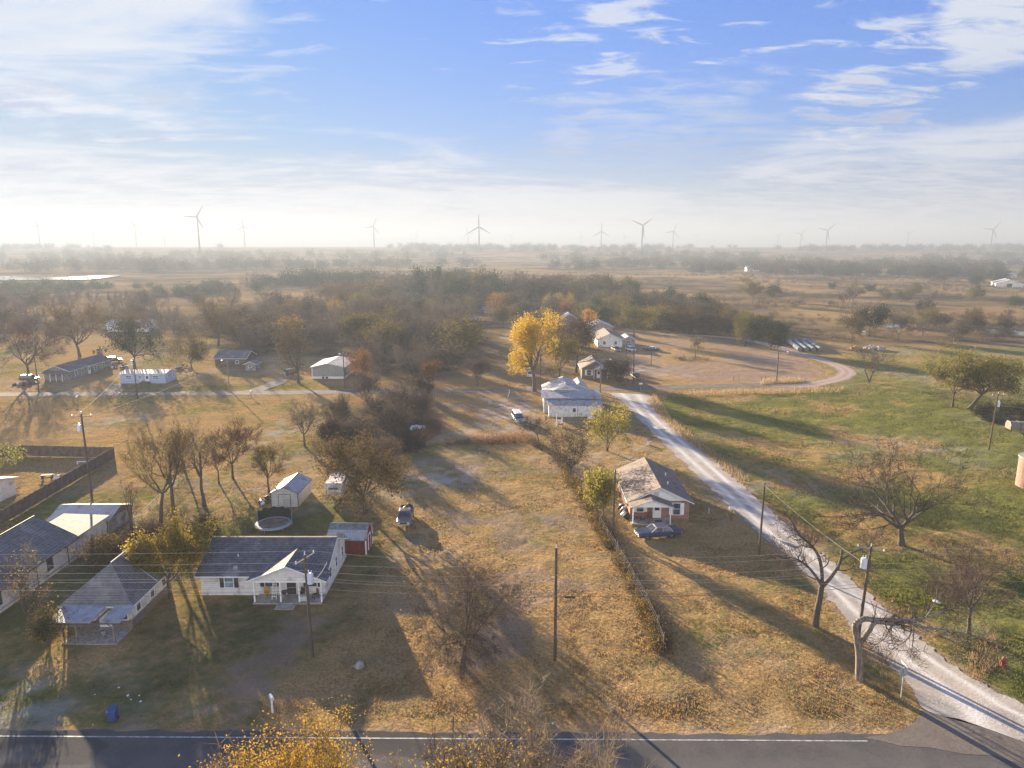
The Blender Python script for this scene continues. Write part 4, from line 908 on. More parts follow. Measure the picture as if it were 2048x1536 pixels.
simple_house('long low white farm building among far dark trees', 566, 905, 52, 16, 4.5, 3, 'x', 'white_siding', 'metal_roof', [('front', -12, 2, 2.5, 1.6), ('front', 12, 2, 2.5, 1.6)], name='farm_building', cat='barn')
simple_house('short cream farm shed near the white barn, beside dark trees', 556, 800, 22, 9, 3.2, 1.6, 'x', 'old_white', 'metal_roof', name='farm_building', cat='shed')
simple_house('tiny white farmhouse at the edge of the far pasture', 342, 1010, 18, 12, 4, 3, 'x', 'white_siding', 'metal_roof', name='farmhouse', cat='house')
for k, (x, y, W, lab) in enumerate(((-110, 640, 26, 'pale roofed farm shed in the fog, west one of two'), (-83, 655, 14, 'boxy cream farm shed in the fog, east one of two'))):
    simple_house(lab, x, y, W, 9, 3.2, 1.6, 'x', 'old_white', 'metal_roof', name='farm_building', cat='shed')
# brick tank and concrete trough at the right edge
T = thing('brick_tank', 'round pink brick tank at the edge of the grassy field', 'tank', (77.4, 99.6, 0))
MB().tube((0, 0, -.2), (0, 0, 4.4), 2.3, 2.3, 28).build('wall', 'brick', T); MB().tube((0, 0, 4.4), (0, 0, 4.55), 2.42, 2.42, 28).build('rim', 'concrete', T)
T = thing('hay_feeder', 'tan canvas covered trailer with hooped frame beside the dark brush mound', 'trailer', (98.8, 131, 0), R(-12))
MB().prism([(-1.2, .4), (1.2, .4), (1.25, 1.3), (.7, 1.9), (-.7, 1.9), (-1.25, 1.3)], 'x', -3.3, 3.3).build('cover', 'car_tan', T, bevel=.08)
b = MB()
for x in (-3.2, -1.6, 0, 1.6, 3.2):
    pr = [(-1.25, 0), (-1.3, 1.3), (-.72, 1.95), (.72, 1.95), (1.3, 1.3), (1.25, 0)]
    b.path([(x, u, v) for u, v in pr], .05, 5)
b.build('frame', 'dark_trim', T)
# ------------------------------------------------------------------ vehicles
def wheel(root, x, y, r, w_):
    t = MB()
    n = 18; s = 1 if y > 0 else -1
    t.tube((x, y-w_/2, r), (x, y+w_/2, r), r, r, n).build('wheel', 'tyre', root)
    wh = [c for c in root.children if c.name.startswith('wheel')][-1]
    MB().tube((x, y+s*(w_/2-.02), r), (x, y+s*(w_/2+.015), r), r*.62, r*.55, n).build('rim', 'chrome', wh)
def loft(secs):
    """secs: list of (x, [(y,z)...]) half sections mirrored in y"""
    mb = MB(); n = None; rings = []
    for x, pts in secs:
        ring = [(x, y, z) for y, z in pts]+[(x, -y, z) for y, z in pts[::-1]]; rings.append(ring); n = len(ring)
    vs = [v for r_ in rings for v in r_]; fs = []
    for i in range(len(rings)-1):
        for k in range(n): fs.append((i*n+k, i*n+(k+1) % n, (i+1)*n+(k+1) % n, (i+1)*n+k))
    fs.append(tuple(range(n))); fs.append(tuple(range((len(rings)-1)*n, len(rings)*n)))
    return mb.add(vs, fs)
def body_sec(x, w_, zb, zt): return (x, [(w_*.5-.06, zb), (w_*.5, zb+.12), (w_*.5, (zb+zt)/2+.05), (w_*.5-.03, zt-.06), (w_*.5-.12, zt)])
def vehicle(name, label, cat, loc, heading, paint, kind, roofmat=None, group=None):
    """+x is forward"""
    V = thing(name, label, cat, loc, heading, group); roofmat = roofmat or paint
    if kind == 'sedan':
        L, W = 5.5, 1.92; S = [(-2.75, 1.7, .5, .86), (-2.68, 1.86, .32, .93), (-1.5, 1.92, .26, .95), (-.9, 1.92, .26, .93), (.9, 1.92, .26, .93), (1.05, 1.92, .26, .94), (2.55, 1.86, .3, .88), (2.72, 1.76, .42, .82)]
        cab = [(-1.62, .93), (1.12, .92), (.42, 1.4), (-1.18, 1.4)]; wx = (1.62, -1.5); wr = .33
    elif kind == 'pickup':
        L, W = 5.3, 1.9; S = [(-2.65, 1.8, .5, 1.0), (-2.6, 1.88, .45, 1.06), (.2, 1.9, .4, 1.06), (.3, 1.9, .4, 1.07), (1.2, 1.9, .4, 1.08), (2.5, 1.84, .42, 1.0), (2.64, 1.76, .5, .92)]
        cab = [(-.55, 1.05), (1.3, 1.06), (.75, 1.68), (-.35, 1.7)]; wx = (1.65, -1.55); wr = .37
    elif kind == 'van':
        L, W = 5.1, 1.95; S = [(-2.55, 1.86, .45, 1.1), (-2.5, 1.94, .38, 1.14), (1.3, 1.95, .36, 1.14), (1.7, 1.93, .36, 1.12), (2.45, 1.86, .38, .98), (2.55, 1.78, .48, .9)]
        cab = [(-2.48, 1.12), (1.85, 1.1), (1.25, 1.98), (-2.4, 2.0)]; wx = (1.5, -1.5); wr = .35
    else:
        L, W = 4.6, 1.85; S = [(-2.3, 1.7, .5, .95), (-2.25, 1.82, .35, 1.02), (.9, 1.85, .3, 1.0), (2.1, 1.78, .32, .9), (2.3, 1.66, .45, .82)]
        cab = [(-2.2, 1.0), (1.2, .98), (.5, 1.6), (-1.9, 1.62)]; wx = (1.35, -1.35); wr = .33
    body = loft([body_sec(*s) for s in S]).build('body', paint, V, bevel=.02)
    b, f, ft, bt = cab; w0, w1 = W*.5-.1, W*.5-.26
    gl = MB(); gl.hexa([(b[0], -w0, b[1]), (f[0], -w0, f[1]), (f[0], w0, f[1]), (b[0], w0, b[1])], [(bt[0], -w1, bt[1]), (ft[0], -w1, ft[1]), (ft[0], w1, ft[1]), (bt[0], w1, bt[1])])
    gl.build('window_glass', 'glass', V)
    rf = MB(); rf.hexa([(bt[0]-.03, -w1-.03, bt[1]-.02), (ft[0]+.03, -w1-.03, ft[1]-.02), (ft[0]+.03, w1+.03, ft[1]-.02), (bt[0]-.03, w1+.03, bt[1]-.02)], [(bt[0]+.06, -w1+.04, bt[1]+.06), (ft[0]-.08, -w1+.04, ft[1]+.06), (ft[0]-.08, w1-.04, ft[1]+.06), (bt[0]+.06, w1-.04, bt[1]+.06)])
    rf.build('roof', roofmat, V)
    pl = MB(); mid = [( (b[0]+f[0])/2-.1, (b[1]+f[1])/2), ((bt[0]+ft[0])/2, (bt[1]+ft[1])/2)]
    for s in (-1, 1):
        for (p, q) in ((b, bt), (f, ft), mid):
            pl.tube((p[0], s*(w0+.005), p[1]-.02), (q[0], s*(w1+.005), q[1]), .05 if kind != 'sedan' or p is not b else .11, n=4)
    pl.build('pillar', roofmat if kind == 'sedan' else paint, V)
    for x in wx:
        for y in (-W/2+.1, W/2-.1): wheel(V, x, y, wr, .21)
    xf, xb = S[-1][0], S[0][0]
    zf, zb_ = (S[-1][2]+S[-1][3])/2, (S[0][2]+S[0][3])/2
    MB().box(xf-.02, xf+.1, -W/2+.08, W/2-.08, S[-1][2]-.06, S[-1][2]+.1).build('bumper', 'chrome', V, bevel=.02)
    MB().box(xb-.1, xb+.02, -W/2+.08, W/2-.08, S[0][2]-.06, S[0][2]+.1).build('bumper', 'chrome', V, bevel=.02)
    for s in (-1, 1):
        MB().box(xf-.05, xf+.03, s*(W/2-.34)-.16, s*(W/2-.34)+.16, zf+.02, zf+.16).build('headlight', 'lamp_glass', V)
        MB().box(xb-.03, xb+.05, s*(W/2-.3)-.15, s*(W/2-.3)+.15, zb_-.02, zb_+.15).build('tail_light', 'lamp_red', V)
        MB().box(f[0]-.25, f[0]-.12, s*(W/2+.02)-.08, s*(W/2+.02)+.08, f[1]+.02, f[1]+.14).build('mirror', paint, V)
    MB().box(xf-.04, xf+.025, -.42, .42, zf-.04, zf+.14).build('grille', 'chrome' if kind == 'sedan' else 'dark_trim', V)
    if kind == 'sedan':
        tr = MB()
        for s in (-1, 1): tr.box(-2.5, 2.5, s*(W/2+.006)-.008, s*(W/2+.006)+.008, .33, .38)
        tr.build('side_trim', 'chrome', V)
    if kind == 'pickup':
        bd = MB().box(-2.5, -.6, -.78, .78, 1.04, 1.075); bd.build('bed_floor', 'dark_trim', V)
        bs = MB()
        for s in (-1, 1): bs.box(-2.6, -.6, s*.88-.06, s*.88+.06, 1.05, 1.3)
        bs.box(-2.66, -2.56, -.9, .9, 1.05, 1.3); bs.build('bed_side', paint, V)
    return V
def head(dx, dy): return math.atan2(dy, dx)
vehicle('sedan_car', 'dark blue boxy sedan with pale vinyl roof parked before the brick house', 'car', (17.85, 81.35, 0), math.pi+R(11), 'car_blue', 'sedan', 'vinyl')
pk = vehicle('pickup_truck', 'faded brown pickup truck loaded with junk beside the leafy tree', 'truck', (-13.8, 86.2, 0), -math.pi/2+R(3), 'car_tan', 'pickup')
rj = random.Random(9)
for k, lab in enumerate(('dark scrap bundle against the cab in the pickup bed', 'rusty scrap bundle in the middle of the pickup bed', 'black scrap bundle at the tail of the pickup bed')):
    at('scrap_bundle', lab, 'scrap', MB().rock((0, 0, .25), .5, rj, 1, 0, .8), ['dark_trim', 'brown_wood', 'tyre'][k], (-13.85+.1*k, 87.2+.55*k, 1.07), k, 'scrap in the pickup bed')
vehicle('van', 'silver passenger van standing alone on the bare orange lot', 'van', (1.2, 139, 0), -math.pi/2+R(9), 'car_silver', 'van', 'car_white')
vehicle('pickup_truck', 'white pickup truck parked under the big yellow tree', 'truck', (5.1, 188.6, 0), math.pi/2-.05, 'car_white', 'pickup')
vehicle('parked_car', 'yellow-beige car at the woods edge, west one of two in the shade', 'car', (35.2, 236.8, 0), -math.pi/2+.25, 'car_tan', 'suv', 'car_tan')
vehicle('parked_car', 'white car at the woods edge, east one of two in the shade', 'car', (40.3, 236.8, 0), -math.pi/2+.3, 'car_white', 'suv')
vehicle('parked_car', 'dark sedan with frosted roof alone on the bare lot', 'car', (47.6, 238.2, 0), math.pi-.35, 'car_blue', 'sedan', 'car_white')
vehicle('parked_car', 'dark car beside the grey walled house by the gravel drive', 'car', (-61.7, 191.5, 0), -math.pi/2-.4, 'car_dark', 'suv', 'car_tan')
vehicle('parked_car', 'dark car with frosted roof under the tall bare tree at the far west', 'car', (-127.5, 183, 0), .1, 'car_dark', 'suv', 'car_tan')
vehicle('parked_car', 'dark car with pale roof in the yard behind the long grey house', 'car', (-122.5, 214, 0), .5, 'car_dark', 'suv', 'car_tan')
vehicle('parked_car', 'car half hidden by the bush beside the dark brick house', 'car', (33.2, 186, 0), -math.pi/2+.1, 'car_dark', 'suv', 'car_tan')
# ------------------------------------------------------------------ small things
b = thing('wheelie_bin', 'blue wheeled rubbish bin standing by the road verge', 'bin', (-29.9, 47.0, 0), R(14))
mb = MB(); mb.hexa([(-.24, -.28, .08), (.24, -.28, .08), (.24, .28, .08), (-.24, .28, .08)], [(-.32, -.38, 1.0), (.32, -.38, 1.0), (.32, .38, 1.0), (-.32, .38, 1.0)]); mb.build('body', 'bin_blue', b, bevel=.03)
mb = MB(); mb.hexa([(-.35, -.42, 1.0), (.35, -.42, 1.0), (.35, .42, 1.04), (-.35, .42, 1.04)], [(-.31, -.38, 1.07), (.31, -.38, 1.07), (.31, .38, 1.12), (-.31, .38, 1.12)]); mb.build('lid', 'bin_blue', b, bevel=.02)
for s in (-1, 1): MB().tube((s*.2, .3, .1), (s*.3, .3, .1), .1, n=12).build('wheel', 'tyre', b)
MB().box(-.3, .3, .4, .46, .94, .98).build('handle', 'bin_blue', b)
def mailbox(label, loc, rz, s=1, post='old_post'):
    m = thing('mailbox', label, 'mailbox', loc, rz, scale=s)
    MB().box(-.05, .05, -.05, .05, 0, 1.05).build('post', post, m)
    pr = [(-.1, 1.05), (.1, 1.05), (.1, 1.18)]+[(.1*math.cos(a), 1.18+.1*math.sin(a)) for a in (.5, 1.05, 1.57, 2.1, 2.65)]+[(-.1, 1.18)]
    MB().prism(pr, 'y', -.26, .26).build('box', 'white_plastic', m); MB().box(.1, .12, -.1, -.06, 1.12, 1.3).build('flag', 'red_paint', m)
mailbox('tall white mailbox on white post by the highway verge', (-18.3, 48.0, 0), R(35), 1.15, 'white_paint')
mailbox('white mailbox on dark post beside the gravel road near the brick house', (28.5, 86.4, 0), R(80), 1.5, 'brown_wood')
mailbox('small mailbox beside the street across from the grey walled house', (-61.5, 162.4, 0), 0, 1.25)
mailbox('small mailbox by the street just before the mobile home', tuple(G(240, 799))+(0,), 0, 1.25)
mailbox('white mailbox at the street corner where the gravel road begins', tuple(G(1281, 782))+(0,), R(90), 1.6)
mailbox('lone mailbox by the street at the west grass verge', tuple(G(155, 806))+(0,), 0, 1.25)
# stop sign seen from its back
s = thing('stop_sign', 'stop sign seen from behind with street name blade on top', 'sign', (30.75, 49.9, 0), R(2))
MB().box(-.035, .035, -.03, .03, -.1, 2.75).build('post', 'galv', s)
oc = [(.38*math.cos(R(22.5+45*k)), 2.15+.38*math.sin(R(22.5+45*k))) for k in range(8)]
f_ = MB().prism(oc, 'y', .032, .05).build('sign_plate', 'galv', s)
MB().prism([(u*.97, 2.15+(v-2.15)*.97) for u, v in oc], 'y', .05, .056).build('face', 'red_paint', f_)
MB().box(-.02, .02, -.42, .42, 2.78, 2.98).build('name_blade', 'white_plastic', s)
h = thing('fire_hydrant', 'red fire hydrant in the rough grass by the gravel road', 'hydrant', (41.6, 54.0, 0))
MB().tube((0, 0, 0), (0, 0, .12), .24, n=14).tube((0, 0, .12), (0, 0, .72), .16, n=14).tube((0, 0, .72), (0, 0, .78), .21, n=14).tube((0, 0, .78), (0, 0, .95), .16, .06, 14).build('barrel', 'red_paint', h)
for s_ in (-1, 1): MB().tube((s_*.14, 0, .56), (s_*.29, 0, .56), .08, n=10).build('nozzle', 'red_paint', h)
MB().tube((0, -.14, .5), (0, -.3, .5), .1, n=10).build('nozzle', 'red_paint', h)
at('boulder', 'round grey boulder beside a thin pale stake in the shaded lawn', 'boulder', MB().rock((0, 0, 0.2), .45, random.Random(3), 3, 0, .7), 'rock', (-12.9, 53.95, 0), smooth=True)
at('marker_stake', 'thin pale stake beside the boulder in the shaded lawn', 'stake', MB().tube((0, 0, 0), (.02, 0, 1.35), .022, n=6), 'old_post', (-12.25, 53.8, 0))
at('litter_sheet', 'crumpled white sheet lying on the verge beyond the gravel road', 'litter', MB().rock((0, 0, .08), .34, random.Random(8), 2, 0, .3), 'white_plastic', G(1873, 1205), .4, smooth=True)
at('white_bag', 'leaning white board beside the gravel road behind the brick house', 'board', MB().prism([(-.35, 0), (.35, 0), (.25, .55), (-.1, .7)], 'y', -.05, .05), 'white_plastic', G(1296, 889), .6)
at('marker_post', 'short yellow marker post behind the round tree by the gravel road', 'post', MB().tube((0, 0, 0), (0, 0, 1.15), .12, n=8), 'yellow_paint', G(1278, 886))
at('marker_post', 'short grey post with white tip beside the brick house drive', 'post', MB().tube((0, 0, 0), (0, 0, .9), .1, n=8), 'concrete', G(1417, 1028))
at('well_cap', 'pale concrete stub with a dark top on the frosted lot near the street', 'concrete stub', MB().tube((0, 0, 0), (0, 0, .8), .55, n=12).rock((0, 0, .8), .5, random.Random(6), 2, 0, .5), 'concrete', G(981, 810))
# swing-like pump frame near the old house, propane style tub and boat
fr = thing('clothes_post', 'pale wooden frame with a trough behind the old white house', 'frame', G(1119, 852)+(0,))
for x in (-.6, .5): MB().box(x-.08, x+.08, -.08, .08, 0, 2.4 if x < 0 else 1.8).build('post', 'white_paint', fr)
MB().box(-.6, .6, -.06, .06, 1.1, 1.25).build('crossbar', 'white_paint', fr); MB().box(-.4, .7, -.35, .35, .25, .6).build('trough', 'junk', fr)
at('upturned_tub', 'white upturned tub in the grass below the old white house wall', 'tub', MB().rock((0, 0, .2), 1.0, random.Random(12), 2, 0, .4), 'white_plastic', G(1183, 836), smooth=True)
at('white_arch', 'white bent plastic hoop standing in the grass by the street', 'hoop', MB().path([(0, 0, 0), (.1, 0, .7), (.35, 0, 1.3), (.3, 0, 1.9)], .09, 6), 'white_plastic', G(1016, 795))
rp = random.Random(15)
def pile(name, label, cat, c, n, rad, size, mats, group=None):
    P = thing(name, label, cat, (c[0], c[1], 0))
    for k in range(n):
        a = rp.uniform(0, 6.28); r_ = rad*math.sqrt(rp.random()); z = max(0, (rad-r_)*.45*rp.random())
        MB().rock((r_*math.cos(a), r_*math.sin(a), z+size*.4), size*rp.uniform(.6, 1.3), rp, 1, 0, .75).build('piece', rp.choice(mats), P)
    return P
pile('bag_pile', 'heap of white and blue-grey frosted scraps at the thicket edge', 'scrap heap', G(836, 858), 26, 1.5, .42, ['white_plastic', 'trim_grey', 'wrap'])
pile('scrap_heap', 'small heap of white rubbish in the grass beside the street thicket', 'scrap heap', G(838, 794), 9, 1.0, .35, ['white_plastic', 'junk'])
pile('junk_pile', 'pile of white barrels and junk at the side of the metal shed', 'junk pile', (-34.3, 93.4), 12, 1.0, .4, ['white_plastic', 'junk', 'dark_trim', 'white_plastic'])
pile('junk_pile', 'dark tyres and scrap behind the red barn shed', 'junk pile', (-24.4, 78.0), 8, .9, .35, ['dark_trim', 'tyre', 'junk'])
pile('rubble_heap', 'heap of pink and orange brick rubble on the grassy rise', 'rubble heap', (124.5, 240), 40, 3.2, .75, ['brickpile', 'rock', 'brickpile', 'concrete'])
pile('rubble_heap', 'heap of tan and dark brush rubble behind the two stemmed tree', 'rubble heap', (117.5, 238), 30, 2.8, .65, ['brickpile', 'brown_wood', 'yellow_paint', 'brown_wood'])
for k, (px, py, lab) in enumerate(((150, 733, 'scrap pile of white goods behind the long grey house'), (213, 735, 'scattered white scrap between long house and mobile home'), (240, 734, 'scrap heap touching the back of the mobile home'), (200, 704, 'distant scrap pile under the golden tree'), (50, 770, 'low scrap heap under the tall bare tree'), (365, 738, 'frosted scrap heap east of the mobile home'))):
    pile('scrap_pile', lab, 'scrap pile', G(px, py), 14, 2.6, .5, ['white_plastic', 'junk', 'galv', 'dark_trim', 'brown_wood'])
at('white_gas_tank', 'white round tank end beside the far tree line fence', 'tank', MB().tube((-1.6, 0, 1.0), (1.6, 0, 1.0), .8, n=16), 'white_paint', G(1727, 671), R(60))
def shelf_boat(): pass
# brush pile in the loop field
# trampoline
T = thing('trampoline', 'round trampoline with pale rim pad and sagging black net', 'trampoline', (-30.2, 84.2, 0))
mb = MB(); n = 36; r0, r1 = 1.85, 2.25
vs = []
for k in range(n):
    a = 2*math.pi*k/n
    for r_, z in ((r0, .62), (r1, .60), (r1+.03, .45), (r0, .56)): vs.append((r_*math.cos(a), r_*math.sin(a), z))
fs = [(k*4+j, k*4+(j+1) % 4, ((k+1) % n)*4+(j+1) % 4, ((k+1) % n)*4+j) for k in range(n) for j in range(4)]
mb.add(vs, fs).build('rim_pad', 'pad_blue', T)
MB().tube((0, 0, .52), (0, 0, .55), 1.86, n=36).build('jumping_mat', 'mat_brown', T)
for k in range(6):
    a = 2*math.pi*k/6+.3; MB().tube((2.1*math.cos(a), 2.1*math.sin(a), .5), (2.15*math.cos(a), 2.15*math.sin(a), 0), .03).build('leg', 'galv', T)
nt_m = MB()
for k in range(20):
    a = R(12+156*k/20); b_ = R(12+156*(k+1)/20)
    z0, z1 = 1.9+.12*math.sin(k*1.7), 1.9+.12*math.sin((k+1)*1.7)
    p = [(2.18*math.cos(a), 2.18*math.sin(a)), (2.18*math.cos(b_), 2.18*math.sin(b_))]
    q = [(2.2*math.cos(a), 2.2*math.sin(a)), (2.2*math.cos(b_), 2.2*math.sin(b_))]
    nt_m.hexa([(p[0][0], p[0][1], .6), (p[1][0], p[1][1], .6), (q[1][0], q[1][1], .6), (q[0][0], q[0][1], .6)], [(p[0][0], p[0][1], z0), (p[1][0], p[1][1], z1), (q[1][0], q[1][1], z1), (q[0][0], q[0][1], z0)])
nt_m.build('safety_net', 'black_net', T)
for a in (12, 64, 116, 168): MB().tube((2.25*math.cos(R(a)), 2.25*math.sin(R(a)), .1), (2.25*math.cos(R(a)), 2.25*math.sin(R(a)), 2.15), .03).build('net_pole', 'galv', T)
cl = thing('clothesline_pole', 'rusty clothesline pole between the trampoline and the white house', 'pole', G(493, 1077)+(0,))
MB().tube((0, 0, 0), (0, 0, 1.9), .05).build('post', 'brown_wood', cl); MB().tube((-.7, -.3, 1.9), (.5, .3, 1.9), .04).build('crossbar', 'brown_wood', cl)
# hay bales wrapped in pale net: four rows
bale = MB().tube((0, -.62, .75), (0, .62, .75), .75, .75, 16); bo = bale.build('hay_bale', ['wrap', 'straw'])
for p in bo.data.polygons:
    if len(p.vertices) > 4: p.material_index = 1
    else: p.use_smooth = True
first = True
for r_ in range(4):
    for k in range(18):
        x = 97.2+2.35*r_+.28*k*1.0; y = 236+1.34*k
        o = bo if first else bo.copy()
        if not first: COL.objects.link(o)
        first = False
        rowlab = ['the row of hay bales on the street side', 'the second row of hay bales from the street', 'the third row of hay bales from the street', 'the row of hay bales farthest from the street'][r_]
        o.location = (x, y, 0); o.rotation_euler = (0, 0, R(-11.5)+random.Random(r_*31+k).uniform(-.03, .03))
        tag(o, ('straw ended bale heading ' if k == 0 else 'wrapped round bale in ')+rowlab, 'hay bale', 'round bales lined up beside the dirt road, row '+['one', 'two', 'three', 'four'][r_])
# ------------------------------------------------------------------ poles and wires
def pole(label, base, h, lean=0, arm=None, transformer=None, lamp=None, r=.15, insul=True, name='utility_pole', m='pole_wood'):
    P = thing(name, label, 'street lamp' if name == 'street_lamp' else 'utility pole', (base[0], base[1], 0))
    MB().tube((0, 0, -.2), (lean, 0, h), r, r*.68, 10).build('pole', m, P)
    if arm:
        ang, L, z = arm; dx, dy = math.cos(ang), math.sin(ang)
        A = MB().hexa([(-dx*L/2-dy*.05, -dy*L/2+dx*.05, z-.06), (dx*L/2-dy*.05, dy*L/2+dx*.05, z-.06), (dx*L/2+dy*.05, dy*L/2-dx*.05, z-.06), (-dx*L/2+dy*.05, -dy*L/2-dx*.05, z-.06)], [(-dx*L/2-dy*.05, -dy*L/2+dx*.05, z+.06), (dx*L/2-dy*.05, dy*L/2+dx*.05, z+.06), (dx*L/2+dy*.05, dy*L/2-dx*.05, z+.06), (-dx*L/2+dy*.05, -dy*L/2-dx*.05, z+.06)]).build('crossarm', 'old_post', P)
        A.location = (lean*z/h, 0, 0)
        for s_ in (-1, 1): MB().tube((s_*dx*L*.46, s_*dy*L*.46, z+.06), (s_*dx*L*.46, s_*dy*L*.46, z+.26), .06, .04, 8).build('insulator', 'white_plastic', A)
    if insul: MB().tube((lean, 0, h), (lean, 0, h+.28), .05, .04, 8).build('insulator', 'white_plastic', P)
    if transformer:
        ang, z = transformer; x, y = .42*math.cos(ang)+lean*z/h, .42*math.sin(ang)
        t = MB().tube((x, y, z-.45), (x, y, z+.4), .27, .27, 14).tube((x, y, z+.4), (x, y, z+.5), .27, .14, 14).build('transformer', 'transformer', P)
        for q in (-1, 1): MB().tube((x+q*.1, y, z+.45), (x+q*.13, y, z+.75), .045, .03, 8).build('bushing', 'white_plastic', t)
        MB().box(min(0, x), max(.02, x), -.04+y*.5, .04+y*.5, z-.05, z+.05).build('bracket', 'galv', t)
        MB().tube((lean*.9, -.17, z+.9), (x, y, z+.75), .012, n=4).build('lead_wire', 'wire_pale', t)
    if lamp:
        ang, L, z = lamp; dx, dy = math.cos(ang), math.sin(ang)
        MB().path([(0, 0, z-.3), (dx*L*.4, dy*L*.4, z+.15), (dx*L, dy*L, z+.22)], .045, 6).build('lamp_arm', 'galv', P)
        MB().rock((dx*(L+.25), dy*(L+.25), z+.18), .28, random.Random(1), 2, 0, .45).build('lamp_head', 'white_plastic', P)
    return P
QA, QB, QC = (-17.33, 55.5), (3.7, 55.0), (31.0, 57.6)
pole('brown utility pole with grey transformer and crossarm before the white house', QA, 9.45, -.15, (R(68), 2.5, 9.1), (R(-25), 7.4))
b_ = pole('plain brown utility pole alone in the middle of the golden lot', QB, 10.3)
for k in range(4): MB().box(-.03, .03, -.24, -.14, 2.2+k*1.9, 2.32+k*1.9).build('bracket', 'old_post', b_)
pole('utility pole with grey transformer and pale crossarm beside the gravel road', QC, 9.3, .35, (R(-30), 2.2, 9.0), (R(175), 7.7))
QD, QE = (28.6, 76.3), (12.42, 81.4)
pole('dark bare utility pole between the brick house drive and the gravel road', QD, 8.6, .1, insul=False, r=.14)
pole('dark bare utility pole rising in front of the brick house corner', QE, 8.5, .05, insul=False, r=.14)
QF, QG = (-58.6, 93.4), (83.3, 118.6)
pole('utility pole with small blue transformer behind the wooden privacy fence', QF, 12.6, -.1, (R(8), 2.6, 12.2), (R(195), 10.6), r=.16)
pole('utility pole with grey transformer at the edge of the green field', QG, 10.1, .35, (R(12), 2.4, 9.8), (R(20), 8.2), r=.15)
QH, QI, QJ, QK, QL, QM, QN = G(1553, 766), (21.5, 167.9), (31.3, 178.7), (-41.7, 172.2), (-70, 171), (-87.6, 161), (-115.2, 168)
pole('tall street lamp at the bend of the dirt road', QH, 8.3, lamp=(0, 2.1, 8.0), insul=False, name='street_lamp')
pole('pale street lamp beside the old white house corner', QI, 8.2, lamp=(.1, 2.0, 8.0), insul=False, name='street_lamp', m='old_post', r=.19)
pole('tall thin utility pole in the shade beside the street corner bush', QJ, 9.6, r=.14)
pole('utility pole with lamp before the grey walled house', QK, 9.0, lamp=(2.6, 1.0, 8.6), arm=(.4, 1.8, 8.7))
pole('leaning utility pole with small lamp in the sunlit grass by the street', QL, 7.4, lamp=(math.pi-.2, 1.2, 7.2), insul=False, m='old_post')
pole('utility pole with small transformer in front of the mobile home', QM, 9.3, transformer=(R(170), 8.5), arm=(1.2, 1.6, 9.0))
pole('slender utility pole beside the tall bare tree at the far west', QN, 8.6, insul=False)
pole('thin pole standing left of the street corner utility pole', G(1252, 728), 6.5, insul=False, r=.11)
pole('short pole on the bare lot beside the brush pile', G(1302, 731), 4.2, insul=False, r=.13)
pole('slim dark pole under the yellow tree by the old house', G(1081, 781), 8.4, insul=False, r=.12)
def wire(label, pts, sag=.4, r=.014, m='wire', n=14, group=None, name='power_line'):
    P = []
    for a, b_ in zip(pts[:-1], pts[1:]):
        a = Vector(a); b_ = Vector(b_)
        for k in range(n): t = k/n; q = a.lerp(b_, t); q.z -= sag*4*t*(1-t); P.append(q)
    P.append(Vector(pts[-1])); o = MB().path(P, r, 4).build(name, m); return tag(o, label, 'wire', group)
def hz(py, Y): return PX(0, py, Y).z
LW = [(9.3, 1.15, 'upper power line on the rear end of the crossarm along the highway', 'wire_pale'), (9.3, -1.15, 'upper power line on the front end of the crossarm along the highway', 'wire_pale'), (8.05, 0, 'neutral line running past the transformer along the highway', 'wire_pale'), (7.45, 0, 'upper of two close parallel lines along the highway', 'wire_pale'), (7.2, 0, 'lower of two close parallel lines along the highway', 'wire_pale'), (6.5, 0, 'thin sagging line below the transformer along the highway', 'wire_pale'), (6.15, 0, 'thin line just above the lowest cable along the highway', 'wire'), (5.8, 0, 'thick lowest telephone cable along the highway with black splice box', 'wire')]
for z, dy, lab, m in LW:
    o = wire(lab, [(-85, 56.5+dy*.9, z+.1), (QA[0]-.12+.3*dy, QA[1]+dy, z), (QB[0], QB[1]+dy*.35, z+.15), (QC[0]+.2, QC[1]+dy*.5, z-.35), (95, 59+dy*.5, z-.1)], .55 if z > 6 else .35, .018 if z < 5.9 else .010, m, group='wires along the highway')
at('splice_box', 'black splice case hanging on the telephone cable beside the plain pole', 'cable box', MB().tube((-.45, 0, 0), (.45, 0, 0), .1, n=8), 'dark_trim', (4.9, 55.05, 5.83))
wire('pale service wire from the transformer down to the white house gable', [(QA[0]+.3, QA[1], 7.0), (-19.2, 69.5, 3.1)], .5, .022, 'wire_pale')
wire('pale wire from the gravel road transformer pole up to the bare dark pole', [(QC[0], QC[1], 7.6), (QD[0], QD[1], 8.4)], .3, .02, 'wire_pale')
wire('thin wire between the two dark poles across the brick house drive', [(QD[0], QD[1], 8.3), (QE[0], QE[1], 8.3)], .3, .012)
wire('wire from the dark pole over the brick roof', [(QD[0], QD[1], 8.4), (20.5, 92, 4.2)], .2, .012)
wire('pale wire from the fenced yard pole toward the street pole, west one of two', [(QF[0]-1, QF[1], 12.2), (QM[0]-.4, QM[1], 8.9)], .6, .02, 'wire_pale')
wire('pale wire from the fenced yard pole toward the street pole, east one of two', [(QF[0]+1, QF[1], 12.2), (QL[0], QL[1], 7.2)], .6, .02, 'wire_pale')
for a, b_, lab in ((QK, QL, 'wire along the street between grey house and leaning pole'), (QL, QM, 'wire along the street between leaning pole and mobile home'), (QM, QN, 'wire along the street between mobile home and tall bare tree')):
    wire(lab, [(a[0], a[1], 8.2), (b_[0], b_[1], 7.3)], .5, .02, 'wire_pale')
wire('wire along the street behind the yellow tree', [(QJ[0], QJ[1], 9.2), (QI[0], QI[1]+2, 8), (QK[0], QK[1], 8.6)], .7, .016)
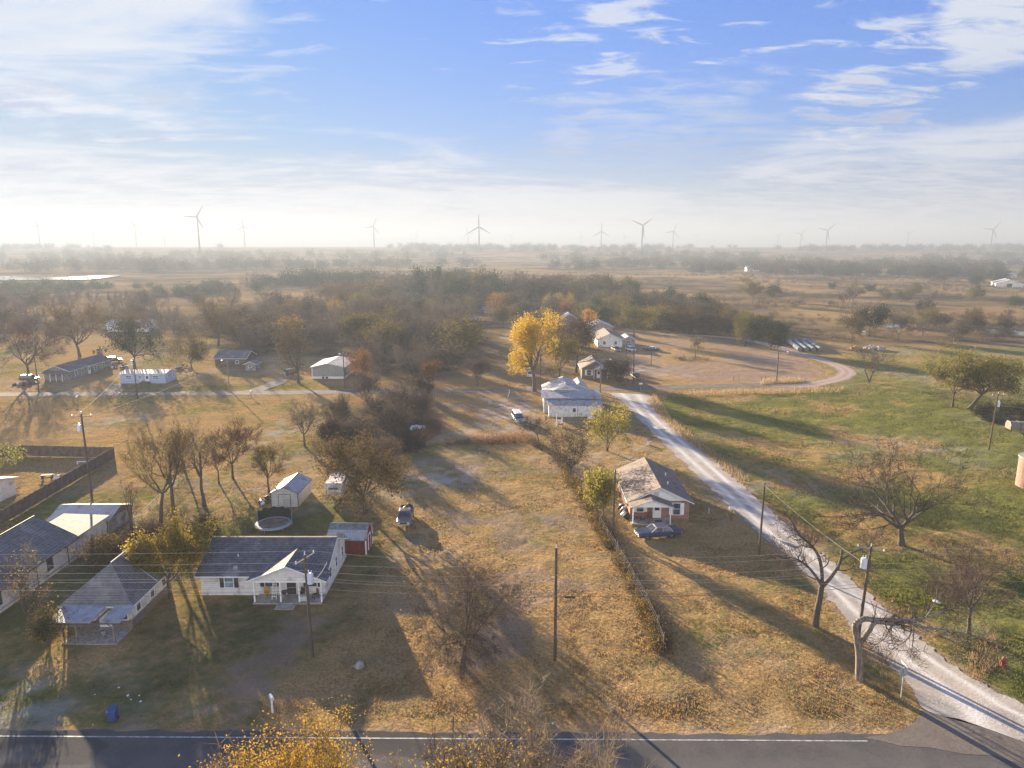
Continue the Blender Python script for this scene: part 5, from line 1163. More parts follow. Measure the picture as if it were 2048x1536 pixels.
for k, (dx, z) in enumerate(((-1.1, 9.8), (1.1, 9.8), (.35, 8.0))):
    wire(['upper pale wire leaving the field pole, left of a pair', 'upper pale wire leaving the field pole, right of a pair', 'lower thick wire leaving the field pole below its transformer'][k], [(QG[0]+dx+.3, QG[1], z), (125, 105, z-.3)], .6, .025, 'wire_pale')
# ------------------------------------------------------------------ fences
def privacy_fence():
    c = (-66.9, 114.0); F_ = thing('privacy_fence', 'weathered brown board privacy fence enclosing the yard at the west', 'fence', (c[0], c[1], 0))
    for a, b_ in (((c[0], c[1]), (-83, 115.2)), ((c[0], c[1]), (-65.2, 82.5)), ((-83, 115.2), (-88, 111)), ((-88, 111), (-110, 109))):
        a = Vector((a[0]-c[0], a[1]-c[1], 0)); b2 = Vector((b_[0]-c[0], b_[1]-c[1], 0)); d = (b2-a); L = d.length; ang = math.atan2(d.y, d.x)
        mb = MB(); x = 0; rr = random.Random(int(L*10))
        while x < L-.07:
            w_ = .15; z = 1.85+rr.uniform(-.04, .03); mb.box(x+.006, x+w_-.006, -.012+rr.uniform(-.004, .004), .012, 0.02, z); x += w_
        for z in (.4, 1.4): mb.box(0, L, .016, .06, z, z+.09)
        o = mb.build('panel', 'fence_wood', F_); o.location = a; o.rotation_euler = (0, 0, ang)
        for k in range(int(L/2.4)+1):
            q = a+d.normalized()*k*2.4; MB().box(-.05, .05, -.05, .05, 0, 1.95).build('post', 'brown_wood', F_, loc=(q.x, q.y, 0)).rotation_euler = (0, 0, ang)
privacy_fence()
def post_fence(name, label, pts, spacing, h, m, wires=(), lean=0, rail=None, seed=1, t=.05):
    F_ = thing(name, label, 'fence', (pts[0][0], pts[0][1], 0)); o0 = Vector((pts[0][0], pts[0][1], 0)); rr = random.Random(seed); W_ = MB(); prev = None
    for a, b_ in zip(pts[:-1], pts[1:]):
        a = Vector((a[0], a[1], 0))-o0; b_ = Vector((b_[0], b_[1], 0))-o0; n = max(1, int((b_-a).length/spacing))
        for k in range(n+1):
            if k == n and b_+o0 != Vector((pts[-1][0], pts[-1][1], 0)): continue
            q = a.lerp(b_, k/n); dx, dy = rr.uniform(-lean, lean), rr.uniform(-lean, lean)
            MB().tube((q.x, q.y, -.1), (q.x+dx, q.y+dy, h*rr.uniform(.9, 1.1)), t, t*.9, 6).build('post', m, F_)
            if prev is not None:
                for z in wires: W_.tube((prev.x, prev.y, z), (q.x, q.y, z), .008, n=3)
                if rail: W_.tube((prev.x, prev.y, rail), (q.x, q.y, rail), .03, n=5)
            prev = q
    if W_.v: W_.build('wire' if not rail else 'rail', 'galv', F_)
    return F_
FENCE_LINE = GP((1200, 1058), (1216, 1085), (1250, 1140), (1290, 1215), (1312, 1262), (1326, 1306))
post_fence('wire_fence', 'old wire fence with leaning grey posts beside the overgrown hedge row', FENCE_LINE, 3.0, 1.75, 'old_post', (.4, .8, 1.2, 1.55), .22, seed=4)
post_fence('chain_link_fence', 'chain link fence with pale top rail running behind the hip roofed house', GP((250, 1075), (378, 948)), 2.6, 1.25, 'galv', (.3, .6, .9), 0, 1.22, seed=2, t=.035)
post_fence('pasture_fence', 'pasture fence of thin posts along the tree line beyond the bales', GP((1560, 678), (1690, 676), (1800, 682), (1960, 683), (2100, 687)), 9, 1.5, 'old_post', (.6, 1.1), .1, seed=8, t=.09)
for k, (px, lab) in enumerate(((1467, 'west gate post of a pair beside the street'), (1477, 'east gate post of a pair beside the street'), (1522, 'first of two leaning posts in the street hedge'), (1530, 'second of two leaning posts in the street hedge'), (1601, 'lone post at the end of the street hedge'))):
    at('fence_post', lab, 'post', MB().tube((0, 0, -.1), (rp.uniform(-.1, .1), 0, 1.7), .1, n=6), 'old_post', G(px, 764))
for k in range(5): at('fence_post', ['west end post of the short picket row beside the corner utility pole', 'second picket from the corner utility pole', 'middle picket of the short row beside the corner pole', 'fourth picket from the corner utility pole', 'east end post of the short picket row beside the corner pole'][k], 'post', MB().tube((0, 0, -.1), (0, 0, 1.9), .07, n=6), 'brown_wood', G(1272+3.8*k, 763), group='pickets by the street corner')
at('picnic_table', 'small dark table inside the fenced yard', 'table', MB().box(-.8, .8, -.45, .45, .62, .7).box(-.7, -.6, -.4, .4, 0, .62).box(.6, .7, -.4, .4, 0, .62).box(-.8, .8, -.85, -.6, .38, .44).box(-.8, .8, .6, .85, .38, .44), 'brown_wood', G(95, 958), .2)
pile('junk_pile', 'pale junk heap against the inside of the privacy fence', 'junk pile', G(118, 956), 8, .8, .3, ['junk', 'white_plastic', 'rock'])
at('white_bench', 'white bench inside the privacy fence beside the pole', 'bench', MB().box(-1.0, 1.0, -.2, .2, .4, .46).box(-.9, -.8, -.2, .2, 0, .4).box(.8, .9, -.2, .2, 0, .4), 'white_paint', G(167, 928), .1)

for k, (px, py) in enumerate(((190, 1390), (238, 1376), (256, 1392), (262, 1400), (278, 1392), (281, 1404), (186, 1450), (1105, 1448))):
    at('litter_scrap', 'small white scrap of litter on the shaded verge grass', 'litter', MB().rock((0, 0, .05), .07+.025*(k % 3), random.Random(60+k), 1, 0, .35), 'white_plastic', G(px, py), k*.9, 'white scraps of litter on the verge')
# ------------------------------------------------------------------ wind turbines
def turbine_parts():
    T = MB()
    T.tube((0, 0, -12), (0, 0, 80), 3.0, 1.9, 14)
    nac = MB().prism([(-2.2, 78.6), (2.0, 78.6), (2.0, 82), (-2.2, 82)], 'y', -4.5, 6.5)
    hub = MB().tube((0, -6.2, 80.3), (0, -4.5, 80.3), .7, 1.7, 12)
    bl = MB(); st = [(0, 1.2, 1.0), (5, 2.4, .9), (12, 2.2, .7), (28, 1.6, .45), (45, .6, .2)]
    for (z0, c0, t0), (z1, c1, t1) in zip(st[:-1], st[1:]):
        bl.hexa([(-c0, -t0, z0), (c0, -t0, z0), (c0, t0, z0), (-c0, t0, z0)], [(-c1, -t1, z1), (c1, -t1, z1), (c1, t1, z1), (-c1, t1, z1)])
    return T, nac, hub, bl
TL = [(75, 449.6, 17, 0), (184.6, 461.5, 13, 20), (269, 449.6, 16, -30), (327, 461, 13, 0), (348, 470, 9, 70), (394, 434, 26, 33), (429, 466, 9, 0), (487, 453, 18, 0), (511.6, 472, 7, 10), (604, 466, 9, 0), (718, 465.6, 9, -25), (747, 453, 19, 22), (832, 467, 11, 22), (824, 476, 7, 0), (936, 465, 15, -16), (922, 475, 8, 0), (958, 453.6, 25, 0), (1011, 475, 8, 45), (1023, 471, 11, 40), (1039, 482, 6, 0), (1162, 473, 12, 0), (1203, 463, 19, 0), (1249, 473, 12, -20), (1285, 451, 25, 53), (1347, 462.5, 18, 19), (1395, 472, 10, 40), (1556, 471, 12, 56), (1602, 468, 15, 39), (1654.6, 461, 20, 46), (1696, 473, 7, 50), (1817, 467, 14, 68), (1986, 459, 20, 37)]
t_ = turbine_parts(); proto = None
near_desc = {394: 'tallest turbine, standing over the foggy west woods', 958: 'turbine with one blade straight up above the foggy middle woods', 1285: 'large turbine with blades in a wide V above the brown plain', 1654.6: 'large turbine above the field east of the brown plain', 1986: 'easternmost wind turbine on the skyline'}
for k, (px, hy, bl_, ang) in enumerate(TL):
    bl_ = max(bl_, 8.2); Y = 45*F/bl_*.8; Y = min(Y, 6400); s = bl_*Y/F/45
    p = PX(px, hy, Y); gz = float(terr(Y)); hgt = p.z-gz
    if proto is None:
        P = thing('wind_turbine', 'x', 'wind turbine', (0, 0, 0))
        t_[0].build('tower', 'turbine', P); t_[1].build('nacelle', 'turbine', P); h_ = t_[2].build('hub', 'turbine', P)
        for q in range(3): b = t_[3].build('blade', 'turbine', P); b.location = (0, -5.3, 80.3)
        proto = P; rt = P
    else: rt = dup(proto, (0, 0, 0))
    rt.location = (p.x, Y, p.z-80.3*s); rt.scale = (s, s, s); rt.rotation_euler = (0, 0, R(random.Random(k).uniform(-12, 12)))
    bi = 0
    for c in rt.children:
        if c.name.startswith('blade'): c.rotation_euler = (0, R(ang+120*bi), 0); bi += 1
        if c.name.startswith('tower'): c.scale = (1, 1, max(.6, (hgt+8*s)/s/80.3)); c.location = (0, 0, 80.3-80*c.scale.z)
    lab = near_desc.get(px)
    if not lab:
        i = sum(1 for q in TL if q[0] < px)
        ords = ['westernmost', 'second', 'third', 'fourth', 'fifth', 'sixth', 'seventh', 'eighth', 'ninth', 'tenth', 'eleventh', 'twelfth', 'thirteenth', 'fourteenth', 'fifteenth', 'sixteenth', 'seventeenth', 'eighteenth', 'nineteenth', 'twentieth', 'twenty-first', 'twenty-second', 'twenty-third', 'twenty-fourth', 'twenty-fifth', 'twenty-sixth', 'twenty-seventh', 'twenty-eighth', 'twenty-ninth', 'thirtieth', 'thirty-first', 'thirty-second'][i]
        size = 'large' if bl_ > 17 else ('mid-sized' if bl_ > 11 else 'small faint')
        lab = f'{size} wind turbine, {ords} along the skyline from the west' if i else 'westernmost wind turbine on the hazy skyline'
    tag(rt, lab, 'wind turbine', 'wind turbines on the skyline')
# ------------------------------------------------------------------ trees
class Skel:
    def __init__(s): s.a = []; s.b = []; s.ra = []; s.rb = []; s.l = []; s.tips = []; s.td = []
    def seg(s, p, q, r0, r1, l): s.a.append(p); s.b.append(q); s.ra.append(r0); s.rb.append(r1); s.l.append(l)
def nrm(v): return v/(np.linalg.norm(v)+1e-9)
def perp(d, rng):
    v = rng.normal(size=3); v -= d*v.dot(d); return nrm(v)
def grow(S, p, d, L, r, lev, mx, rng, up=.12, wob=.16, kids=3.2, ang=(32, 62), ratio=.66, droop=0.0):
    n = 4 if lev <= 1 else 3; rr = r
    for i in range(n):
        d = nrm(d+rng.normal(size=3)*wob+np.array([0, 0, up*(1 if lev < 3 else .6)-droop*lev])); q = p+d*L/n; r1 = max(.012, r*(1-.6*(i+1)/n))
        S.seg(p, q, rr, r1, lev); rr = r1
        if lev < mx:
            k = kids/n; k = int(k)+(rng.random() < k-int(k))
            if i == n-1: k = max(k, 2)
            for _ in range(k):
                a = math.radians(rng.uniform(*ang))*(1 if i < n-1 else .6); dd = nrm(d*math.cos(a)+perp(d, rng)*math.sin(a))
                grow(S, q, dd, L*ratio*rng.uniform(.75, 1.15), max(.014, r1*.74), lev+1, mx, rng, up, wob, kids, ang, ratio, droop)
        p = q
    if lev >= mx-1: S.tips.append(p); S.td.append(d)
def make_skel(rng, trunk=.25, limbs=4, spread_ang=(25, 55), mx=4, r0=.25, kids=3.0, up=.1, wob=.15, stems=1, lean=(0, 0), droop=0, ratio=.66, H=10.):
    S = Skel()
    for st in range(stems):
        p = np.array([rng.uniform(-.3, .3)*(stems > 1), rng.uniform(-.3, .3)*(stems > 1), -.1]); a = rng.uniform(0, 6.28)
        d = nrm(np.array([lean[0]+(.35*math.cos(a) if stems > 1 else 0), lean[1]+(.35*math.sin(a) if stems > 1 else 0), 1.])); L = H*trunk; rr = r0*(1 if stems == 1 else .65)
        n = 3
        for i in range(n):
            d = nrm(d+rng.normal(size=3)*.07); q = p+d*L/n; r1 = rr*(.86 if i else .72); S.seg(p, q, rr, r1, 0); p, rr = q, r1
        a0 = rng.uniform(0, 6.28); nl = limbs if stems == 1 else max(2, limbs//2+1)
        for k in range(nl):
            a = a0+6.28*k/nl+rng.uniform(-.4, .4); t = math.radians(rng.uniform(*spread_ang))
            dd = nrm(np.array([math.cos(a)*math.sin(t), math.sin(a)*math.sin(t), math.cos(t)])+.4*np.array([lean[0], lean[1], 0]))
            grow(S, p, dd, H*(1-trunk)*.5*rng.uniform(.8, 1.15), rr*.74, 1, mx, rng, up, wob, kids, (32, 62), ratio, droop)
    return S
def fit(S, H, Rw, keep_off=False):
    a, b = np.array(S.a), np.array(S.b); t = np.array(S.tips)
    zm = np.percentile(b[:, 2], 99.3); c = np.array([0, 0]) if keep_off else np.array([0, 0])
    rad = np.percentile(np.hypot(t[:, 0]-np.median(t[:, 0]), t[:, 1]-np.median(t[:, 1])), 88)
    k = np.array([Rw/rad, Rw/rad, H/zm])
    # trunk keeps its foot: scale about origin
    S.a = a*k; S.b = b*k; S.tips = t*k; S.ra = np.array(S.ra); S.rb = np.array(S.rb); S.l = np.array(S.l); S.td = np.array(S.td)
    return S
def seg_mesh(a, b, ra, rb, n):
    d = b-a; L = np.linalg.norm(d, axis=1, keepdims=True)+1e-9; d = d/L
    ref = np.where(np.abs(d[:, 2:3]) < .9, np.array([[0, 0, 1.]]), np.array([[1., 0, 0]])); u = np.cross(d, ref); u /= np.linalg.norm(u, axis=1, keepdims=True); v = np.cross(d, u)
    th = 2*np.pi*np.arange(n)/n; cs, sn = np.cos(th), np.sin(th)
    off = u[:, None, :]*cs[None, :, None]+v[:, None, :]*sn[None, :, None]
    V = np.concatenate([a[:, None, :]+off*ra[:, None, None], b[:, None, :]+off*rb[:, None, None]], 1).reshape(-1, 3)
    i0 = np.arange(len(a))[:, None]*2*n; k = np.arange(n)[None, :]
    Fc = np.stack([i0+k, i0+(k+1) % n, i0+n+(k+1) % n, i0+n+k], -1).reshape(-1, 4)
    return V, Fc
def twigs(rng, P, D, n, L, wid, up=.3, sp=.75):
    idx = rng.randint(0, len(P), n); p = P[idx]+rng.normal(size=(n, 3))*L*.12
    d = D[idx]+rng.normal(size=(n, 3))*sp; d[:, 2] += up; d /= np.linalg.norm(d, axis=1, keepdims=True)
    l = L*rng.uniform(.5, 1.25, (n, 1)); q = p+d*l; s = np.cross(d, rng.normal(size=(n, 3))); s /= np.linalg.norm(s, axis=1, keepdims=True); s *= wid*rng.uniform(.6, 1.2, (n, 1))
    V = np.stack([p-s, p+s, q], 1).reshape(-1, 3); return V, np.arange(3*n).reshape(-1, 3)
def leaves(rng, P, n, size, sig, flat=.6):
    idx = rng.randint(0, len(P), n); p = P[idx]+rng.normal(size=(n, 3))*sig*np.array([1, 1, .8])
    a = rng.normal(size=(n, 3)); a /= np.linalg.norm(a, axis=1, keepdims=True); b = np.cross(a, rng.normal(size=(n, 3))); b /= np.linalg.norm(b, axis=1, keepdims=True)
    s = size*rng.uniform(.55, 1.25, (n, 1)); a = a*s; b = b*s*.62
    V = np.stack([p-a*.5, p+b*.5, p+a*.5, p-b*.5], 1).reshape(-1, 3); return V, np.arange(4*n).reshape(-1, 4)
KINDS = {
 # leaf material, n leaves, leaf size, scatter, n twigs, twig length, twig width, twig material
 'bare':   (None, 0, 0, 0, 4000, 1.0, .024, 'twig'),
 'baredark': (None, 0, 0, 0, 4200, 1.0, .025, 'twig_dark'),
 'gold_twig': ('leaf_gold', 900, .20, .5, 5200, .9, .025, 'twig_gold'),
 'sparse': ('leaf_gold', 1100, .18, .45, 4200, .85, .024, 'twig'),
 'yellow': ('leaf_yellow', 15000, .28, .45, 700, .9, .03, 'twig'),
 'gold':   ('leaf_gold', 6000, .24, .42, 900, .7, .02, 'twig'),
 'orange': ('leaf_orange', 17000, .125, .38, 2600, .8, .014, 'twig_gold'),
 'goldyellow': ('leaf_lime', 5200, .15, .40, 3000, .8, .018, 'twig'),
 'pale':   (None, 0, 0, 0, 5200, 1.0, .020, 'twig_pale'),
 'palesparse': ('leaf_gold', 1500, .15, .4, 3600, .8, .018, 'twig_pale'),
 'greengold': ('leaf_greengold', 8000, .25, .42, 900, .7, .02, 'twig'),
 'bright': ('leaf_bright', 8000, .25, .42, 900, .7, .02, 'twig'),
 'olive':  ('leaf_olive', 6500, .27, .45, 900, .8, .022, 'twig'),
 'limegold': ('leaf_lime', 7000, .25, .42, 800, .7, .02, 'twig'),
 'green':  ('leaf_green', 6500, .32, .5, 500, .8, .025, 'twig_dark'),
 'dark':   ('leaf_dark', 6500, .36, .5, 500, .8, .03, 'twig_dark'),
 'russet': ('leaf_russet', 5200, .28, .5, 1400, .8, .025, 'twig'),
}
def tree_meshes(S, kind, rng, dens=1.0, sz=1.0, tw=1.0, extra=None):
    lm, nl, ls, sg, ntw, tl, twd, tm = KINDS[kind]
    l = S.l; big = l <= 2
    parts = []
    Vt, Ft = [], []; off = 0
    for msk, n in ((l == 0, 9), (l == 1, 7), (l == 2, 4)):
        if msk.any():
            V, Fc = seg_mesh(S.a[msk], S.b[msk], S.ra[msk], S.rb[msk], n); Vt.append(V); Ft.append(Fc+off); off += len(V)
    trunk = (np.concatenate(Vt), np.concatenate(Ft))
    V0 = []; F4 = []; F3 = []; off = 0
    m = l >= 3
    if m.any():
        V, Fc = seg_mesh(S.a[m], S.b[m], np.maximum(S.ra[m], .012*sz), np.maximum(S.rb[m], .009*sz), 3); V0.append(V); F4.append((Fc+off, 0)); off += len(V)
    src = np.concatenate([S.tips, S.b[m]]) if m.any() else S.tips; sd_ = np.concatenate([S.td, (S.b-S.a)[m]/(np.linalg.norm((S.b-S.a)[m], axis=1, keepdims=True)+1e-9)]) if m.any() else S.td
    if ntw: V, Fc = twigs(rng, src, sd_, int(ntw*dens*tw), tl*sz, twd*sz); V0.append(V); F3.append((Fc+off, 0)); off += len(V)
    if nl: V, Fc = leaves(rng, src, int(nl*dens), ls*sz, sg*sz); V0.append(V); F4.append((Fc+off, 1)); off += len(V)
    return trunk, (np.concatenate(V0), F4+F3), [M[tm], M[lm] if lm else M[tm]]
def add_tree(name, label, base, S, kind, rng, dens=1, sz=1, tw=1, bark='bark', cat='tree', group=None, rz=0):
    T = thing(name, label, cat, (base[0], base[1], 0), rz, group)
    tr, cr, mats = tree_meshes(S, kind, rng, dens, sz, tw)
    npmesh('trunk', tr[0], [(tr[1], 0)], [M[bark]], T, smooth=True); npmesh('crown', cr[0], cr[1], mats, T)
    return T
def tree(name, label, bx, by, top, halfw, kind, seed, dens=1, sz=1, tw=1, bark='bark', **kw):
    base = G(bx, by); H = max(1.2, HT(by, top)); Rw = halfw*MPP(by)*.95; rng = np.random.RandomState(seed)
    a = dict(trunk=.25, limbs=4, mx=4, r0=.02*H+.06, H=H); a.update(kw)
    S = fit(make_skel(rng, **a), H, Rw); return add_tree(name, label, base, S, kind, rng, dens, sz, tw, bark)
B_ = 'bare_tree'; L_ = 'leafy_tree'
tree(B_, 'huge spreading bare tree with thick limbs on the grass across the gravel road', 1803, 1090, 893, 160, 'baredark', 11, 1.15, 1, .8, trunk=.16, limbs=6, spread_ang=(25, 72), r0=.5, kids=3.2, up=.02, ratio=.7)
tree(B_, 'yellowish twiggy tree on the verge below the huge bare tree', 1937, 1268, 1090, 88, 'sparse', 12, .5, .8, 1.2, trunk=.3, limbs=5, spread_ang=(20, 50))
tree(B_, 'wide bushy bare tree with drooping twigs alone in the front lot', 925, 1332, 1128, 105, 'sparse', 13, .6, .9, 2.3, trunk=.22, limbs=6, spread_ang=(25, 70), r0=.33, droop=.035, kids=3.3, up=.05)
tree(L_, 'rounded golden green tree crowding the hip roofed house', 340, 1195, 1046, 72, 'bright', 14, 2.4, .85, .4, trunk=.2, limbs=5, spread_ang=(25, 75))
tree(L_, 'thin green bush at the foot of the hip roofed house', 98, 1290, 1225, 32, 'olive', 15, .35, .8, .4, trunk=.1, limbs=5, stems=3)
tree(L_, 'dense olive tree between the camper trailer and the red barn', 730, 1028, 868, 84, 'olive', 16, 1.3, 1.1, 1.1, trunk=.24, limbs=6, spread_ang=(25, 75), kids=3.3)
tree(B_, 'twin crowned bare tree at the west end of the yard row', 322, 1058, 862, 55, 'gold_twig', 17, .4, .9, 1, trunk=.4, limbs=4, spread_ang=(20, 60))
tree(B_, 'second tree of the yard row, tall trunk leaning west', 352, 1055, 850, 52, 'gold_twig', 18, .4, .9, 1, trunk=.4, limbs=4, lean=(-.12, 0))
tree(B_, 'tallest ivy stemmed tree in the middle of the yard row', 409, 1012, 838, 50, 'sparse', 19, .5, .9, 1, trunk=.35, limbs=4)
tree(B_, 'slim pale young tree between the tallest tree and the fan shaped tree', 438, 966, 900, 22, 'gold_twig', 20, .35, .8, .7, trunk=.4, limbs=3)
tree(B_, 'fan shaped tree casting a long twin shadow in the back yard', 466, 957, 845, 50, 'gold_twig', 21, .6, .95, 1.1, trunk=.28, limbs=5, spread_ang=(20, 58))
tree(B_, 'small gold twigged tree just behind the metal shed', 538, 985, 888, 36, 'gold_twig', 22, .6, .9, .8, trunk=.3, limbs=5)
tree(B_, 'thin stemmed tree far behind the chain link fence', 372, 950, 865, 25, 'gold_twig', 51, .5, .9, .8, trunk=.5, limbs=3)
tree(B_, 'dark branched tree standing alone north of the metal shed', 610, 893, 800, 36, 'bare', 23, .8, .9, .8, trunk=.3, limbs=5, bark='bark')
tree(B_, 'leafless slender sapling beside the carport', 268, 1080, 952, 30, 'bare', 24, .25, .8, .5, trunk=.35, limbs=3, mx=3)
tree(L_, 'great yellow orange tree beside the street and old white house', 1069, 783, 628, 46, 'yellow', 25, 1.25, 1.15, .8, trunk=.3, limbs=6, spread_ang=(12, 45), r0=.62, ratio=.72, kids=3.4)
tree(L_, 'round gold tree with twin trunks behind the brick house', 1214, 901, 806, 46, 'limegold', 26, .9, .95, 1, trunk=.18, limbs=4, stems=2)
tree(L_, 'tangled dark red bush in the fence line behind the brick house', 1142, 950, 845, 50, 'russet', 27, .6, .85, 1.3, trunk=.14, limbs=5, spread_ang=(25, 75))
tree(B_, 'dark leaning leafless trunk by the weed strip south of the van', 1078, 886, 836, 30, 'baredark', 28, .3, .9, .6, trunk=.3, limbs=3, mx=3, lean=(-.25, 0))
tree(L_, 'slim green gold bush tree beside the brick house pole', 1200, 1050, 940, 32, 'limegold', 29, 1.0, .85, .6, trunk=.25, limbs=4, stems=3, spread_ang=(10, 35))
tree(L_, 'leaning thick trunked tree with wide green gold crown on the mound', 1938, 818, 700, 86, 'greengold', 31, 2.6, 1.25, .8, trunk=.3, limbs=6, lean=(.55, 0), spread_ang=(30, 75), r0=.55, kids=3.4)
tree(B_, 'forked bare tree beside the leaning green gold tree', 1905, 813, 710, 42, 'sparse', 32, 1.0, 1, 1, trunk=.25, limbs=5, r0=.3)
tree(B_, 'two stemmed flat topped tree below the brick rubble heaps', 1740, 764, 690, 52, 'sparse', 33, .5, 1.1, .8, trunk=.3, limbs=4, stems=2, spread_ang=(30, 75), r0=.35)
tree(L_, 'gold green tree on the pasture fence north of the bales', 1704, 682, 622, 24, 'olive', 34, .6, 1.4, .7)
tree(L_, 'dark flat crowned evergreen behind the pasture fence', 1738, 672, 612, 34, 'dark', 35, .7, 1.5, .4, trunk=.3, spread_ang=(30, 75))
tree(B_, 'grey bare tree on the pasture fence beside the dark evergreen', 1797, 681, 630, 27, 'bare', 36, .6, 1.2, .8)
tree(B_, 'tall bare skeleton tree with thick pale limbs in the brush field', 1703, 614, 552, 26, 'bare', 37, .5, 1.4, .6, bark='bark_pale', r0=.6, trunk=.25)
tree(L_, 'round olive tree standing alone in the brush field', 1505, 608, 556, 27, 'olive', 38, .9, 1.8, .4)
tree(L_, 'small grey green tree beside the lone round olive tree', 1543, 603, 568, 17, 'green', 39, .4, 1.7, .4)
tree(L_, 'large dark domed bush tree at the head of the hay bales', 1542, 700, 636, 42, 'green', 40, 1.1, 1.4, .5, trunk=.1, spread_ang=(20, 85), limbs=6)
tree(L_, 'olive bush tree leaning beside the dark domed tree', 1490, 692, 624, 28, 'olive', 41, .8, 1.4, .5, trunk=.1, spread_ang=(20, 80), limbs=5)
tree(B_, 'small round tree alone on the bare orange lot', 1391, 714, 674, 15, 'sparse', 42, .35, 1.2, .6)
tree(B_, 'tall wide bare tree at the far west of the street', 60, 757, 634, 70, 'bare', 43, 1, 1.4, 1.2, trunk=.22, limbs=6, spread_ang=(25, 65), r0=.5)
tree(B_, 'large golden fan shaped tree behind the long grey house', 160, 712, 609, 56, 'gold_twig', 44, 1, 1.5, 1.3, trunk=.22, limbs=6, spread_ang=(20, 58), r0=.6)
tree(L_, 'dark bushy tree just behind the mobile home', 270, 737, 638, 50, 'dark', 45, .55, 1.3, 1, trunk=.25, limbs=6, spread_ang=(25, 70), r0=.5)
tree(L_, 'round pale leaved tree east of the mobile home', 383, 736, 662, 44, 'olive', 46, .9, 1.3, .7, trunk=.15, limbs=6, spread_ang=(25, 80))
tree(B_, 'rust brown fan shaped tree at the edge of the woods', 437, 692, 598, 44, 'gold_twig', 47, .8, 1.5, 1.2, trunk=.22, limbs=6, r0=.5)
tree(L_, 'tall dark tapering tree beside the grey walled house', 597, 766, 632, 38, 'russet', 48, .7, 1.3, 1.3, trunk=.15, limbs=6, spread_ang=(12, 45))
tree(L_, 'orange gold bush tree touching the grey walled house', 722, 762, 700, 26, 'gold', 49, .7, 1.2, .8, trunk=.12, stems=2, limbs=5)
tree(B_, 'low pinkish bare tree by the street bend west of the yellow tree', 955, 771, 718, 34, 'bare', 50, .7, 1.2, 1, trunk=.22, limbs=5, spread_ang=(30, 75))
tree(L_, 'small gold tree with twin stems on the street verge', 864, 769, 722, 20, 'gold', 52, .4, 1.2, .9, stems=2)
tree(L_, 'brown leaved tree behind the old white house', 1152, 745, 640, 42, 'russet', 53, .8, 1.5, 1, r0=.4)
tree(L_, 'olive brown tree just east of the yellow tree', 1118, 765, 668, 34, 'olive', 54, .7, 1.3, .8)
tree(L_, 'dark bush at the street corner by the tall utility pole', 1240, 765, 722, 34, 'russet', 55, .6, 1.2, 1, trunk=.08, stems=3)
tree(L_, 'olive tree standing at the north edge of the bare lot', 1268, 678, 606, 44, 'olive', 56, .9, 1.6, .6)
tree(L_, 'yellow topped tree in front of the frosted roof house', 1178, 662, 620, 14, 'yellow', 57, .2, 1.2, .5)
tree(L_, 'green gold bush at the west edge beside the privacy fence', -14, 945, 892, 46, 'greengold', 58, .4, 1, .6, trunk=.15)
tree(L_, 'dusky bush between the carport and the hip roofed house', 218, 1135, 1075, 46, 'olive', 59, .75, .9, 1.1, trunk=.08, stems=4, limbs=5)
tree(L_, 'reddish bush thicket at the foot of the yard tree row', 300, 1085, 1050, 40, 'russet', 60, .6, .8, 1.3, trunk=.08, stems=4, limbs=5)
tree(L_, 'brown bush behind the white house roof', 408, 1060, 1036, 34, 'russet', 61, .4, .8, 1.3, trunk=.08, stems=4, limbs=5)
tree(B_, 'small tree with pink gold leaves by the long house windows', 45, 1208, 1095, 44, 'sparse', 62, .22, 1, .4, trunk=.25, limbs=4, mx=3)
tree(B_, 'gold leaved twig tree hanging over the long house front', 60, 1262, 1150, 40, 'sparse', 63, .25, 1, .4, trunk=.25, limbs=4, mx=3)
for k, (px, py, top, hw, kd, lab) in enumerate(((735, 805, 745, 32, 'bare', 'pale twigged thicket tree on the street edge'), (790, 880, 800, 34, 'russet', 'rusty thicket bush in the middle of the wild lot'), (845, 838, 780, 26, 'bare', 'bare thicket bush above the white scrap heap'), (680, 850, 790, 26, 'sparse', 'small gold thicket tree east of the lone dark tree'), (760, 850, 795, 34, 'bare', 'brown thicket bush at the heart of the wild lot'), (700, 885, 845, 30, 'russet', 'low russet bush on the sunny side of the thicket'), (815, 905, 862, 30, 'baredark', 'dark bush at the south corner of the thicket'), (770, 930, 872, 36, 'sparse', 'gold speckled bush behind the dense olive tree'), (660, 888, 838, 22, 'russet', 'brown bush beside the lone dark branched tree'), (800, 825, 770, 30, 'bare', 'grey bush between street and thicket'), (850, 802, 757, 22, 'baredark', 'dark shrub on the verge above the wild lot'))):
    tree('thicket_bush', lab, px, py, top, hw, kd, 70+k, .55, 1.1, 1.3, trunk=.06, stems=4, limbs=5)
